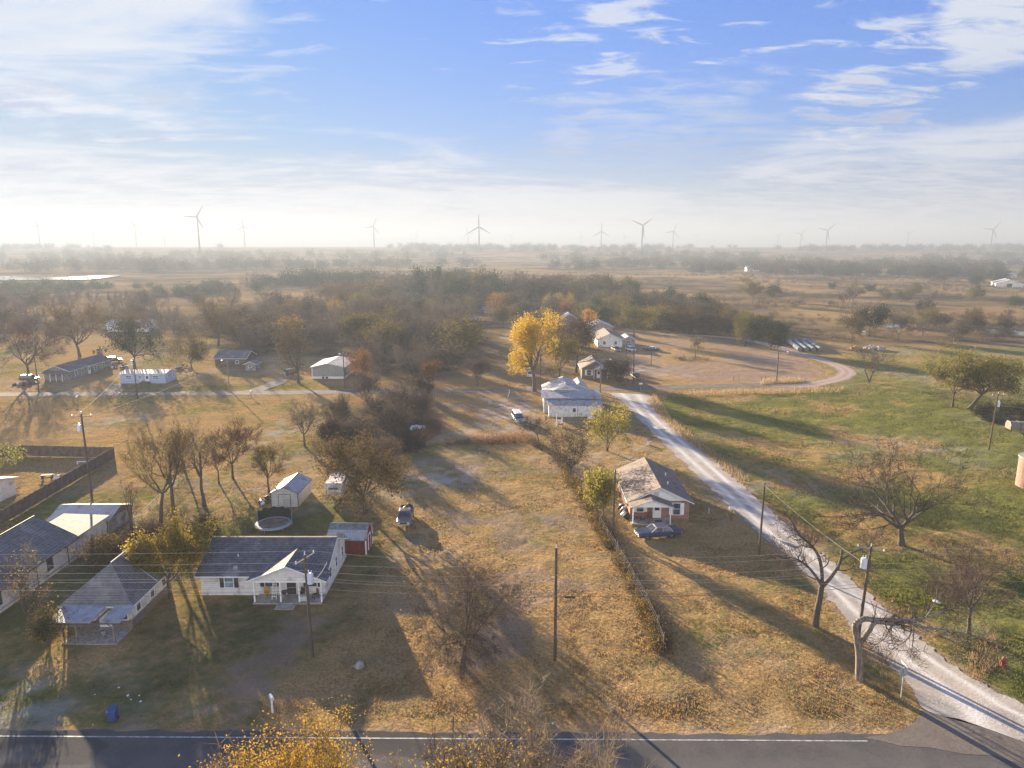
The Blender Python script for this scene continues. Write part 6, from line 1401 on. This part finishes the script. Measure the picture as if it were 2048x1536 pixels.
# trees on the near side of the highway: crowns rise into view
for lab, bx, by_, H, Rw, kd, sd_, dens, sz, kw in (('orange leaved tree top on the near side of the highway', -10.6, 29.5, 12.25, 3.4, 'orange', 81, 1.7, 1.0, dict(trunk=.3, limbs=6, spread_ang=(10, 40))),
                                     ('yellow leaved tree top beside the orange one, near side of the highway', -1.9, 29.0, 12.6, 3.1, 'goldyellow', 82, 1.6, .9, dict(trunk=.3, limbs=6, spread_ang=(10, 42))),
                                     ('bare drooping twiggy tree top near side of the highway', 1.5, 31.0, 12.4, 3.0, 'pale', 83, .8, 1.0, dict(trunk=.3, limbs=6, droop=.05, spread_ang=(15, 55))),
                                     ('small bare twiggy tree top between the orange and yellow crowns', -6.0, 28.8, 10.8, 1.8, 'palesparse', 84, .6, .9, dict(trunk=.3, limbs=4)),
                                     ('low bare twiggy tree top east of the drooping one', 5.2, 30.4, 10.9, 2.4, 'pale', 85, .7, 1.0, dict(trunk=.3, limbs=5, droop=.03)),
                                     ('bare brown sapling top at the near road edge, farther west', -14.2, 29.0, 10.3, 1.8, 'pale', 86, .5, .9, dict(trunk=.3, limbs=4))):
    rng_ = np.random.RandomState(sd_); S = fit(make_skel(rng_, mx=4, r0=.22, H=H, **kw), H, Rw); add_tree('roadside_tree', lab, (bx, by_), S, kd, rng_, dens, sz, 1.0)
# two broken, hand drawn trees by the gravel road
def drawn_tree(label, base_px, limbs, seed, tw=1.0, kids=2.0, bark='bark_pale'):
    b = G(*base_px); rng_ = np.random.RandomState(seed); S = Skel()
    for pts, r0, r1, sub in limbs:
        W = [np.array(PX(px, py, b[1]+dy))-np.array([b[0], b[1], 0]) for px, py, dy in pts]; W = [np.array(q) for q in smooth3(W)]
        n = len(W)-1
        for i in range(n):
            ra, rb = r0+(r1-r0)*i/n, r0+(r1-r0)*(i+1)/n; S.seg(W[i], W[i+1], ra, rb, 1)
            if sub and i > n*.35:
                for _ in range(int(kids*sub*rng_.uniform(.4, 1.2)+.3)):
                    d = nrm(W[i+1]-W[i]); a = math.radians(rng_.uniform(30, 70)); dd = nrm(d*math.cos(a)+perp(d, rng_)*math.sin(a)); grow(S, W[i+1], dd, rng_.uniform(.7, 1.8)*sub, max(.02, rb*.45), 3, 4, rng_, .05, .2, 2.4)
        S.tips.append(W[-1]); S.td.append(nrm(W[-1]-W[-2]))
    for k_ in ('a', 'b', 'ra', 'rb', 'l', 'tips', 'td'): setattr(S, k_, np.array(getattr(S, k_)))
    return add_tree('bare_tree', label, b, S, 'bare', rng_, .22*tw, .9, 1, bark)
def smooth3(P, n=4):
    out = []; Q = [P[0]]+list(P)+[P[-1]]
    for i in range(1, len(Q)-2):
        p0, p1, p2, p3 = Q[i-1:i+3]
        for k in range(n):
            t = k/n; out.append(.5*((2*p1)+(-p0+p2)*t+(2*p0-5*p1+4*p2-p3)*t*t+(-p0+3*p1-3*p2+p3)*t**3))
    return out+[P[-1]]
drawn_tree('broken pale tree with snapped limb bending over the gravel road', (1718, 1357), [
    ([(1718, 1362, 0), (1719, 1318, 0), (1716, 1292, 0), (1711, 1260, 0)], .34, .24, 0),
    ([(1711, 1268, 0), (1712, 1248, 0), (1728, 1238, 0), (1752, 1240, .2), (1790, 1240, .4)], .26, .2, 0),
    ([(1722, 1285, 0), (1738, 1262, -.2), (1752, 1244, 0), (1785, 1248, .3), (1830, 1240, .6)], .24, .12, .8),
    ([(1790, 1240, .4), (1840, 1238, .8), (1890, 1222, 1.2), (1925, 1205, 1.5), (1945, 1180, 1.8)], .13, .04, 1.2),
    ([(1805, 1242, .4), (1850, 1255, .6), (1905, 1262, .8), (1965, 1278, 1)], .12, .03, 1.2),
    ([(1785, 1245, .3), (1770, 1275, -.5), (1750, 1290, -.8)], .07, .03, 1), ([(1822, 1242, .3), (1818, 1275, -.2), (1780, 1300, -.6)], .07, .02, 1),
    ([(1828, 1255, .3), (1825, 1290, 0), (1820, 1312, -.3)], .06, .02, .5), ([(1850, 1238, .8), (1870, 1205, 1.4), (1875, 1170, 2)], .07, .02, 1.2)], 91, 2.4, 3.4)
drawn_tree('bare tree with two long forking limbs beside the gravel road', (1631, 1252), [
    ([(1631, 1255, 0), (1634, 1225, 0), (1639, 1200, 0), (1644, 1170, 0)], .32, .24, 0),
    ([(1644, 1172, 0), (1630, 1150, .2), (1612, 1130, .5), (1590, 1117, .8), (1560, 1115, 1.2)], .17, .04, 1.1),
    ([(1644, 1172, 0), (1643, 1140, .3), (1636, 1110, .6), (1620, 1088, .9), (1597, 1068, 1.4), (1582, 1040, 2), (1570, 1028, 2.4)], .2, .04, 1.0),
    ([(1646, 1172, 0), (1665, 1150, .2), (1680, 1125, .4), (1684, 1100, .6)], .2, .1, .2),
    ([(1682, 1120, .4), (1705, 1105, .8), (1735, 1094, 1.2), (1760, 1090, 1.6)], .12, .03, .8),
    ([(1675, 1140, .2), (1695, 1140, -.4), (1715, 1128, -.8)], .07, .02, .8), ([(1640, 1140, .3), (1655, 1128, .2), (1658, 1115, .1)], .07, .03, .3)], 92, 1.8, 2.6, bark='bark')
# ------------------------------------------------------------------ the woods: prototypes and copies
PROTO = {}
def proto(key, kind, seed, dens, sz, tw, joined=False, **kw):
    rng_ = np.random.RandomState(seed); a = dict(trunk=.22, limbs=5, mx=3, r0=.28, H=10, kids=3.4); a.update(kw)
    S = fit(make_skel(rng_, **a), 10, 4.6); PROTO.setdefault(key, []).append((S, kind, dens, sz, tw, seed))
for sd_, kd in ((201, 'bare'), (202, 'bare'), (203, 'russet'), (204, 'russet'), (205, 'olive'), (206, 'olive'), (207, 'gold'), (208, 'dark'), (209, 'green'), (210, 'gold_twig'), (211, 'yellow'), (212, 'baredark')):
    dens = {'bare': .55, 'baredark': .55, 'gold_twig': .55, 'russet': .42, 'olive': .42, 'gold': .42, 'dark': .5, 'green': .5, 'yellow': .32}[kd]
    proto(kd, kd, sd_, dens, {'bare': 1.5, 'baredark': 1.5, 'gold_twig': 1.5, 'yellow': 1.5}.get(kd, 2.0), .6, trunk=.16 if kd != 'dark' else .1, spread_ang=(20, 70))
WL = {'bare': 'bare grey brown tree', 'baredark': 'dark leafless tree', 'gold_twig': 'tawny twigged tree', 'russet': 'rust leaved tree', 'olive': 'olive leaved tree', 'gold': 'dull gold tree', 'dark': 'dark evergreen tree', 'green': 'dark green tree', 'yellow': 'bright yellow tree'}
made = {}; shared = {}
def wood_tree(x, y, H, Rw, kd, where, rr):
    Rw *= 1.12
    i = rr.randrange(len(PROTO[kd])); s = (Rw/4.6, Rw/4.6, H/10)
    key = (kd, i)
    lab = f'{WL[kd]} {where}'; grp = f'trees {where}, {WL[kd].split(" tree")[0]}'
    if key not in made:
        S, kind, dens, sz, tw, seed = PROTO[kd][i]; T = add_tree('woodland_tree', lab, (x, y), S, kind, np.random.RandomState(seed), dens, sz, tw)
        made[key] = T
    else: T = dup(made[key], (x, y, 0))
    T.location = (x, y, float(terr(y))); T.scale = s; T.rotation_euler = (0, 0, rr.uniform(0, 6.28)); tag(T, lab, 'tree', grp)
rw = random.Random(77)
OCC = []
def scatter(poly_px, n, hr, kinds, where, gap, ar=(.40, .55), avoid=()):
    poly = [G(*p) for p in poly_px]; xs_, ys_ = [p[0] for p in poly], [p[1] for p in poly]; k = tries = 0
    while k < n and tries < n*60:
        tries += 1; x, y = rw.uniform(min(xs_), max(xs_)), rw.uniform(min(ys_), max(ys_))
        if pdist(np.array([x]), np.array([y]), poly)[0] > 0: continue
        if any(pdist(np.array([x]), np.array([y]), a)[0] < 2 for a in avoid): continue
        if any((x-a)**2+(y-b)**2 < gap*gap for a, b in OCC): continue
        if np.min(ldist(np.array([x]), np.array([y]), STREET_S)) < 5.5 or np.min(ldist(np.array([x]), np.array([y]), LOOP_S)) < 5: continue
        OCC.append((x, y)); h = rw.uniform(*hr); wood_tree(x, y, h, h*rw.uniform(*ar), rw.choice(kinds), where, rw); k += 1
boxp = lambda x0, x1, y0, y1: [(x0, y0), (x1, y0), (x1, y1), (x0, y1)]
AV = [boxp(-56, -43, 183, 202), boxp(17, 28, 182, 197), boxp(28, 46, 228, 268), boxp(29, 43, 280, 298), boxp(20, 31, 312, 330), boxp(-92, -70, 196, 212), boxp(-172, -148, 286, 300), GP((940, 700), (1010, 700), (1010, 655), (965, 655)), boxp(0, 9, 178, 200), boxp(-22, -12, 312, 326), boxp(-18, -4, 362, 380), boxp(-126, -112, 182, 208)]
scatter([(505, 735), (560, 700), (615, 705), (700, 722), (760, 765), (830, 765), (905, 745), (985, 735), (962, 660), (800, 640), (600, 645), (480, 670)], 66, (8, 12.5), ['bare', 'bare', 'bare', 'bare', 'russet', 'russet', 'olive', 'bare', 'baredark', 'russet', 'bare', 'gold'], 'in the woods behind the grey walled house', 5.0, avoid=AV)
scatter([(470, 668), (960, 655), (900, 615), (500, 615)], 26, (8, 12), ['bare', 'bare', 'bare', 'russet', 'olive'], 'at the hazy back edge of the woods', 8, avoid=AV)
scatter([(960, 655), (1150, 652), (1330, 640), (1300, 610), (1100, 606), (930, 612)], 36, (7, 11.5), ['russet', 'olive', 'olive', 'dark', 'olive', 'bare', 'gold', 'russet'], 'in the woods beyond the frosted roofs', 7.5, avoid=AV)
scatter([(840, 612), (1060, 606), (1060, 592), (840, 594)], 18, (13, 19), ['green', 'bare', 'olive', 'russet', 'dark'], 'in the tall dark grove in the fog', 9, (.36, .46))
scatter([(1050, 608), (1260, 612), (1270, 596), (1060, 590)], 18, (11, 16), ['green', 'russet', 'olive', 'russet'], 'in the grove above the town woods', 9)
scatter([(1230, 640), (1370, 655), (1480, 668), (1470, 640), (1330, 612), (1240, 610)], 28, (8, 12), ['russet', 'baredark', 'russet', 'olive', 'dark'], 'in the dark wood beyond the dirt road', 6.5)
scatter([(1300, 664), (1470, 676), (1500, 686), (1470, 668), (1310, 656)], 12, (8, 11), ['russet', 'gold', 'olive', 'gold_twig'], 'in the row along the dirt road bend', 5)
scatter([(1085, 735), (1215, 690), (1170, 668), (1060, 700)], 12, (6, 9), ['russet', 'bare', 'olive'], 'among the houses behind the yellow tree', 5, avoid=AV)
scatter([(0, 690), (470, 690), (470, 640), (0, 640)], 20, (7, 11), ['bare', 'bare', 'bare', 'olive', 'russet'], 'scattered in the foggy west yards', 9, avoid=AV)
scatter([(0, 640), (470, 640), (470, 612), (0, 612)], 22, (9, 13), ['bare', 'bare', 'russet', 'bare'], 'in the foggy west woods', 11)
# lone trees and tall shrubs of the east fields
scatter([(1620, 612), (2048, 640), (2048, 590), (1660, 575)], 16, (5, 9.5), ['bare', 'olive', 'baredark', 'russet', 'green', 'olive'], 'in the brush field near the far white barn', 12)
scatter([(1800, 672), (2048, 690), (2048, 640), (1760, 640)], 16, (4.5, 8), ['bare', 'olive', 'russet', 'olive', 'baredark'], 'along the stream at the east', 8)
scatter([(1840, 575), (2060, 575), (2060, 548), (1760, 548)], 18, (8, 13), ['green', 'dark', 'russet', 'green', 'olive'], 'around the far white farm buildings', 18)
# ------------------------------------------------------------------ masses nobody could count
def mass(name, pts, kinds, seed, dens=.10, szk=1.0):
    """far woodland as one object: points (x, y, z, h, r)"""
    rng_ = np.random.RandomState(seed); Vs, Fs, off = [], [[], []], 0; mats = []; mi = {}
    out = []
    protos = []
    for kd in kinds:
        rr = np.random.RandomState(seed+len(protos)); S, kind, _, sz, tw, sdd = PROTO[kd][0]; tr, cr, ms = tree_meshes(S, kind, rr, dens, sz*2.0*szk, tw); protos.append((cr, ms))
    for ms in {id(m): m for p in protos for m in p[1]}.values(): mi[ms.name] = len(mats); mats.append(ms)
    polys = []
    for (x, y, z, h, r_) in pts:
        cr, ms = protos[rng_.randint(len(protos))]; V, FF = cr; a = rng_.uniform(0, 6.28); c_, s_ = math.cos(a), math.sin(a)
        W = np.stack([(V[:, 0]*c_-V[:, 1]*s_)*r_/4.6+x, (V[:, 0]*s_+V[:, 1]*c_)*r_/4.6+y, V[:, 2]*h/10+z], -1); Vs.append(W)
        for Fc, m in FF: polys.append((Fc+off, mi[ms[m].name]))
        off += len(W)
    o = npmesh(name, np.concatenate(Vs), polys, mats); tag(o, kind='stuff'); return o
def band(n, xr, yr, hr, seed, ar=(.4, .6), clump=0.0, f=None):
    rng_ = np.random.RandomState(seed); P = []
    while len(P) < n:
        x, y = rng_.uniform(*xr), rng_.uniform(*yr)
        if clump and fbm(np.array([x]), np.array([y]), clump, 3, seed)[0] < .5: continue
        if f and not f(x, y): continue
        h = rng_.uniform(*hr); P.append((x, y, float(terr(y))-.5, h, h*rng_.uniform(*ar)))
    return P
mass('woodland', band(130, (-420, -215), (470, 610), (4.5, 8.5), 301, clump=.014), ['bare', 'green', 'dark'], 401, .10)
mass('woodland', band(95, (-230, -40), (540, 690), (6, 15), 302, clump=.012), ['bare', 'dark', 'green'], 402, .10)
mass('woodland', band(60, (-130, 10), (440, 560), (8, 12), 303, clump=.02), ['bare', 'russet', 'olive'], 403, .12)
mass('woodland', band(330, (-900, 300), (980, 1230), (7, 18), 304, clump=.008), ['bare', 'bare', 'green', 'russet'], 404, .07)
mass('woodland', band(420, (140, 1100), (960, 1230), (6, 17), 305, clump=.009, f=lambda x, y: y > 1130-.19*(x-140)*.6), ['green', 'bare', 'russet', 'olive'], 405, .07)
mass('woodland', band(520, (-1700, 1700), (1500, 1850), (10, 17), 306, clump=.004), ['bare', 'green'], 406, .05, 1.2)
mass('woodland', band(520, (-2600, 2600), (2150, 2650), (10, 18), 307, clump=.003), ['green', 'dark'], 407, .05, 1.4)
mass('woodland', band(110, (250, 640), (830, 1010), (9, 15), 308, clump=.012), ['green', 'dark', 'russet'], 408, .09)
mass('woodland', band(150, (-700, -360), (330, 520), (8, 14), 309), ['bare', 'russet', 'gold_twig'], 409, .10)
mass('brush', band(1500, (60, 620), (275, 900), (1.0, 4.2), 310, (.5, .9), clump=.02, f=lambda x, y: x > .16*y+10 and (y > 262 or x < 60)), ['bare', 'russet', 'olive', 'baredark'], 410, .05, .7)
mass('brush', band(420, (-60, 110), (430, 900), (.9, 2.8), 311, (.5, .9), clump=.02), ['bare', 'russet'], 411, .05, .7)
mass('brush', band(240, (110, 280), (255, 360), (1.2, 3.4), 312, (.5, .8), f=lambda x, y: y > 262), ['russet', 'olive', 'bare'], 412, .09, .6)
mass('undergrowth', band(110, (-27, -14), (126, 166), (1.0, 2.6), 313, (.5, .7), f=lambda x, y: pdist(np.array([x]), np.array([y]), GP((600, 888), (720, 800), (840, 790), (880, 870), (830, 890), (740, 900)))[0] < 0), ['bare', 'russet'], 413, .12, .4)
mass('undergrowth', band(420, (-150, 20), (185, 330), (1.5, 4.2), 321, (.5, .75), f=lambda x, y: min(pdist(np.array([x]), np.array([y]), WOODS[0])[0], pdist(np.array([x]), np.array([y]), WOODS[1])[0]) < -4 and not any(pdist(np.array([x]), np.array([y]), a)[0] < 4 for a in AV)), ['bare', 'russet', 'baredark'], 421, .07, .7)
mass('undergrowth', band(240, (0, 140), (262, 420), (1.5, 4.0), 322, (.5, .75), f=lambda x, y: pdist(np.array([x]), np.array([y]), WOODS[1])[0] < -4 and ldist(np.array([x]), np.array([y]), LOOP_S)[0] > 7 and not any(pdist(np.array([x]), np.array([y]), a)[0] < 4 for a in AV)), ['russet', 'baredark', 'olive'], 422, .07, .7)
mass('undergrowth', band(60, (-48, -32), (72, 92), (.8, 1.8), 314, (.5, .7), f=lambda x, y: x < -.0*y-33 and pdist(np.array([x]), np.array([y]), GP((230, 1090), (330, 1000), (400, 970), (440, 1060), (330, 1110)))[0] < 0), ['russet', 'gold_twig'], 414, .12, .3)
mass('undergrowth', band(46, (96, 118), (118, 150), (1.6, 3.4), 315, (.5, .8), f=lambda x, y: pdist(np.array([x]), np.array([y]), GP((1940, 850), (1975, 810), (2060, 800), (2150, 830), (2100, 860)))[0] < 0), ['baredark', 'dark'], 415, .16, .4)
mass('brush_pile', band(26, (47, 62), (216, 226), (.7, 1.6), 316, (.8, 1.4), f=lambda x, y: pdist(np.array([x]), np.array([y]), GP((1345, 725), (1360, 714), (1418, 718), (1420, 727)))[0] < 0), ['baredark'], 416, .12, .5)
# vines over the wire fence
def line_band(pts, n, width, hr, seed):
    rng_ = np.random.RandomState(seed); P = []; pts = np.array(pts)
    for k in range(n):
        i = rng_.randint(len(pts)-1); t = rng_.random_sample(); q = pts[i]*(1-t)+pts[i+1]*t; h = rng_.uniform(*hr); P.append((q[0]+rng_.uniform(-width, width), q[1]+rng_.uniform(-width, width), -.05, h, h*rng_.uniform(.45, .7)))
    return P
def leafmass(name, P, lm, n_per, size, seed, twig_m='twig'):
    rng_ = np.random.RandomState(seed); V0, F4, F3, off = [], [], [], 0
    for x, y, z, h, r_ in P:
        c = np.array([x, y, z]); q = c+np.stack([rng_.normal(size=n_per)*r_*.5, rng_.normal(size=n_per)*r_*.5, rng_.uniform(0.05, 1, n_per)*h], -1)
        V, Fc = leaves(rng_, q, n_per, size, .05); V0.append(V); F4.append((Fc+off, 0)); off += len(V)
        k = max(6, n_per//3); d = np.tile(np.array([[0, 0, 1.]]), (k, 1)); V, Fc = twigs(rng_, c+np.stack([rng_.normal(size=k)*r_*.4, rng_.normal(size=k)*r_*.4, np.zeros(k)], -1), d, k, h, .02, .4, .35); V0.append(V); F3.append((Fc+off, 1)); off += len(V)
    o = npmesh(name, np.concatenate(V0), F4+F3, [M[lm], M[twig_m]]); tag(o, kind='stuff'); return o
leafmass('fence_vines', line_band([(p[0]-.3, p[1]) for p in FENCE_LINE], 120, .35, (.7, 1.5), 501), 'leaf_lime', 60, .13, 501)
leafmass('fence_vines', line_band([(p[0]+.35, p[1]) for p in FENCE_LINE], 130, .4, (.7, 1.7), 502), 'leaf_russet', 45, .12, 502)
leafmass('hedge_row', line_band(GP((1130, 945), (1165, 1000), (1200, 1058)), 70, .7, (.8, 1.9), 503), 'leaf_lime', 60, .15, 503)
leafmass('hedge_row', line_band(GP((820, 893), (940, 888), (1060, 884), (1100, 905), (1135, 945)), 110, .8, (.5, 1.4), 504), 'leaf_russet', 45, .16, 504, 'twig_dark')
# ------------------------------------------------------------------ grass and weeds
def weeds(name, polys, n, hr, wid, cols, seed, bend=.25):
    rng_ = np.random.RandomState(seed); P = []
    for poly in polys:
        a = np.array(poly); m = int(n/len(polys)); q = np.stack([rng_.uniform(a[:, 0].min(), a[:, 0].max(), m*4), rng_.uniform(a[:, 1].min(), a[:, 1].max(), m*4)], -1); q = q[pdist(q[:, 0], q[:, 1], poly) < 0][:m]; P.append(q)
    q = np.concatenate(P); n = len(q); p = np.concatenate([q, np.zeros((n, 1))], -1); a = rng_.uniform(0, 6.28, n); h = rng_.uniform(*hr, n)
    s = np.stack([np.cos(a), np.sin(a), 0*a], -1)*wid; tip = p+np.stack([rng_.normal(size=n)*bend*h, rng_.normal(size=n)*bend*h, h], -1)
    V = np.stack([p-s, p+s, tip], 1).reshape(-1, 3); o = npmesh(name, V, [(np.arange(3*n).reshape(-1, 3), 0)], [M[cols]]); tag(o, kind='stuff'); return o
M['weed_red'] = leafmat('weed_red', (.26, .13, .075), (.2, .12, .07), .35); M['weed_straw'] = leafmat('weed_straw', (.46, .34, .2), (.34, .24, .13), .4)
weeds('tall_weeds', [GP((880, 892), (960, 872), (1060, 868), (1075, 886), (960, 892))], 1100, (.4, 1.3), .03, 'weed_red', 601)
weeds('tall_weeds', [GP((770, 905), (845, 862), (885, 840), (880, 870), (830, 900))], 1300, (.5, 1.5), .03, 'weed_red', 602)
weeds('tall_weeds', [GP((1290, 800), (1312, 792), (1345, 840), (1430, 905), (1500, 960), (1490, 975), (1420, 922), (1340, 860)), GP((1300, 788), (1430, 782), (1640, 776), (1690, 775), (1680, 786), (1450, 790), (1310, 800)), GP((1520, 770), (1610, 766), (1600, 758), (1525, 762))], 6000, (.3, 1.2), .035, 'weed_straw', 603)
weeds('tall_weeds', [GP((1930, 1345), (1945, 1290), (1990, 1270), (2000, 1330), (1960, 1370)), GP((1690, 780), (1740, 765), (1760, 790), (1700, 800))], 800, (.2, .5), .03, 'weed_straw', 604)
def grass():
    rng_ = np.random.RandomState(9); N = 330000
    y = np.exp(rng_.uniform(math.log(46), math.log(178), N)); x = rng_.uniform(-.74, .74, N)*(y*.98+7)
    keep = (y > HWY(x)+1.2) & (pdist(x, y, GRAVEL) > .3) & (ldist(x, y, STREET_S) > 3) & (ldist(x, y, LOOP_S) > 2.6)
    for bx in ((-31.6, -19.0, 64.6, 75), (-41.5, -35.2, 57.4, 68), (-58.4, -49.6, 46, 75), (-55, -49.5, 75.5, 81.7), (15.6, 23.3, 85, 99.8), (-33, -29, 91.3, 97.2), (-21.2, -16.6, 76, 79.4), (6.6, 18.8, 143, 163), (-32.4, -28, 82, 86.4)): keep &= ~((x > bx[0]) & (x < bx[1]) & (y > bx[2]) & (y < bx[3]))
    keep &= ldist(x, y, DRIVE) > 1.6+rng_.uniform(-.6, .8, N)
    x, y = x[keep], y[keep]; tn = tone(x, y)
    patch = fbm(x, y, .35, 3, 88); k2 = patch+rng_.uniform(-.55, .55, len(x)) > .45; x, y, tn, patch = x[k2], y[k2], tn[k2], patch[k2]
    n = len(x); h = (.04+.06*np.clip(patch-.42, 0, 1)*2)*rng_.uniform(.5, 1.6, n)*np.where(pmask(x, y, FIELD_R, 3) > .5, 1.7, 1.0)
    nb = 2; xs_ = np.repeat(x, nb)+rng_.normal(size=n*nb)*.08; ys_ = np.repeat(y, nb)+rng_.normal(size=n*nb)*.08; hs = np.repeat(h, nb); a = rng_.uniform(0, 6.28, n*nb); wd = .02+.035*hs/.2*rng_.uniform(.6, 1.3, n*nb)+.00025*ys_
    p = np.stack([xs_, ys_, np.full(n*nb, -.10)], -1); s = np.stack([np.cos(a)*wd, np.sin(a)*wd, 0*a], -1); t = p+np.stack([rng_.normal(size=n*nb)*hs*.55, rng_.normal(size=n*nb)*hs*.55, hs+.10], -1)
    V = np.stack([p-s, p+s, t], 1).reshape(-1, 3); T = np.repeat(np.repeat(tn, nb, 0), 3, 0)
    m, nt, out = newmat('grass_blades'); col, _, _ = ground_colour(nt)
    d = nd(nt, 'ShaderNodeBsdfDiffuse'); tr = nd(nt, 'ShaderNodeBsdfTranslucent'); lk(nt, col, d.inputs[0]); lk(nt, col, tr.inputs[0]); mx = nd(nt, 'ShaderNodeMixShader'); mx.inputs[0].default_value = .45
    lk(nt, d.outputs[0], mx.inputs[1]); lk(nt, tr.outputs[0], mx.inputs[2]); lk(nt, mx.outputs[0], out.inputs[0])
    o = npmesh('grass', V, [(np.arange(len(V)).reshape(-1, 3), 0)], [m], attrs={'tone': T}); tag(o, kind='stuff')
grass()
# ------------------------------------------------------------------ render settings
sc.render.engine = 'CYCLES'; cy = sc.cycles
cy.use_denoising = True; cy.denoising_prefilter = 'NONE'; cy.denoising_input_passes = 'RGB_ALBEDO_NORMAL'
cy.max_bounces = 5; cy.diffuse_bounces = 2; cy.glossy_bounces = 2; cy.transmission_bounces = 4; cy.volume_bounces = 0; cy.transparent_max_bounces = 8
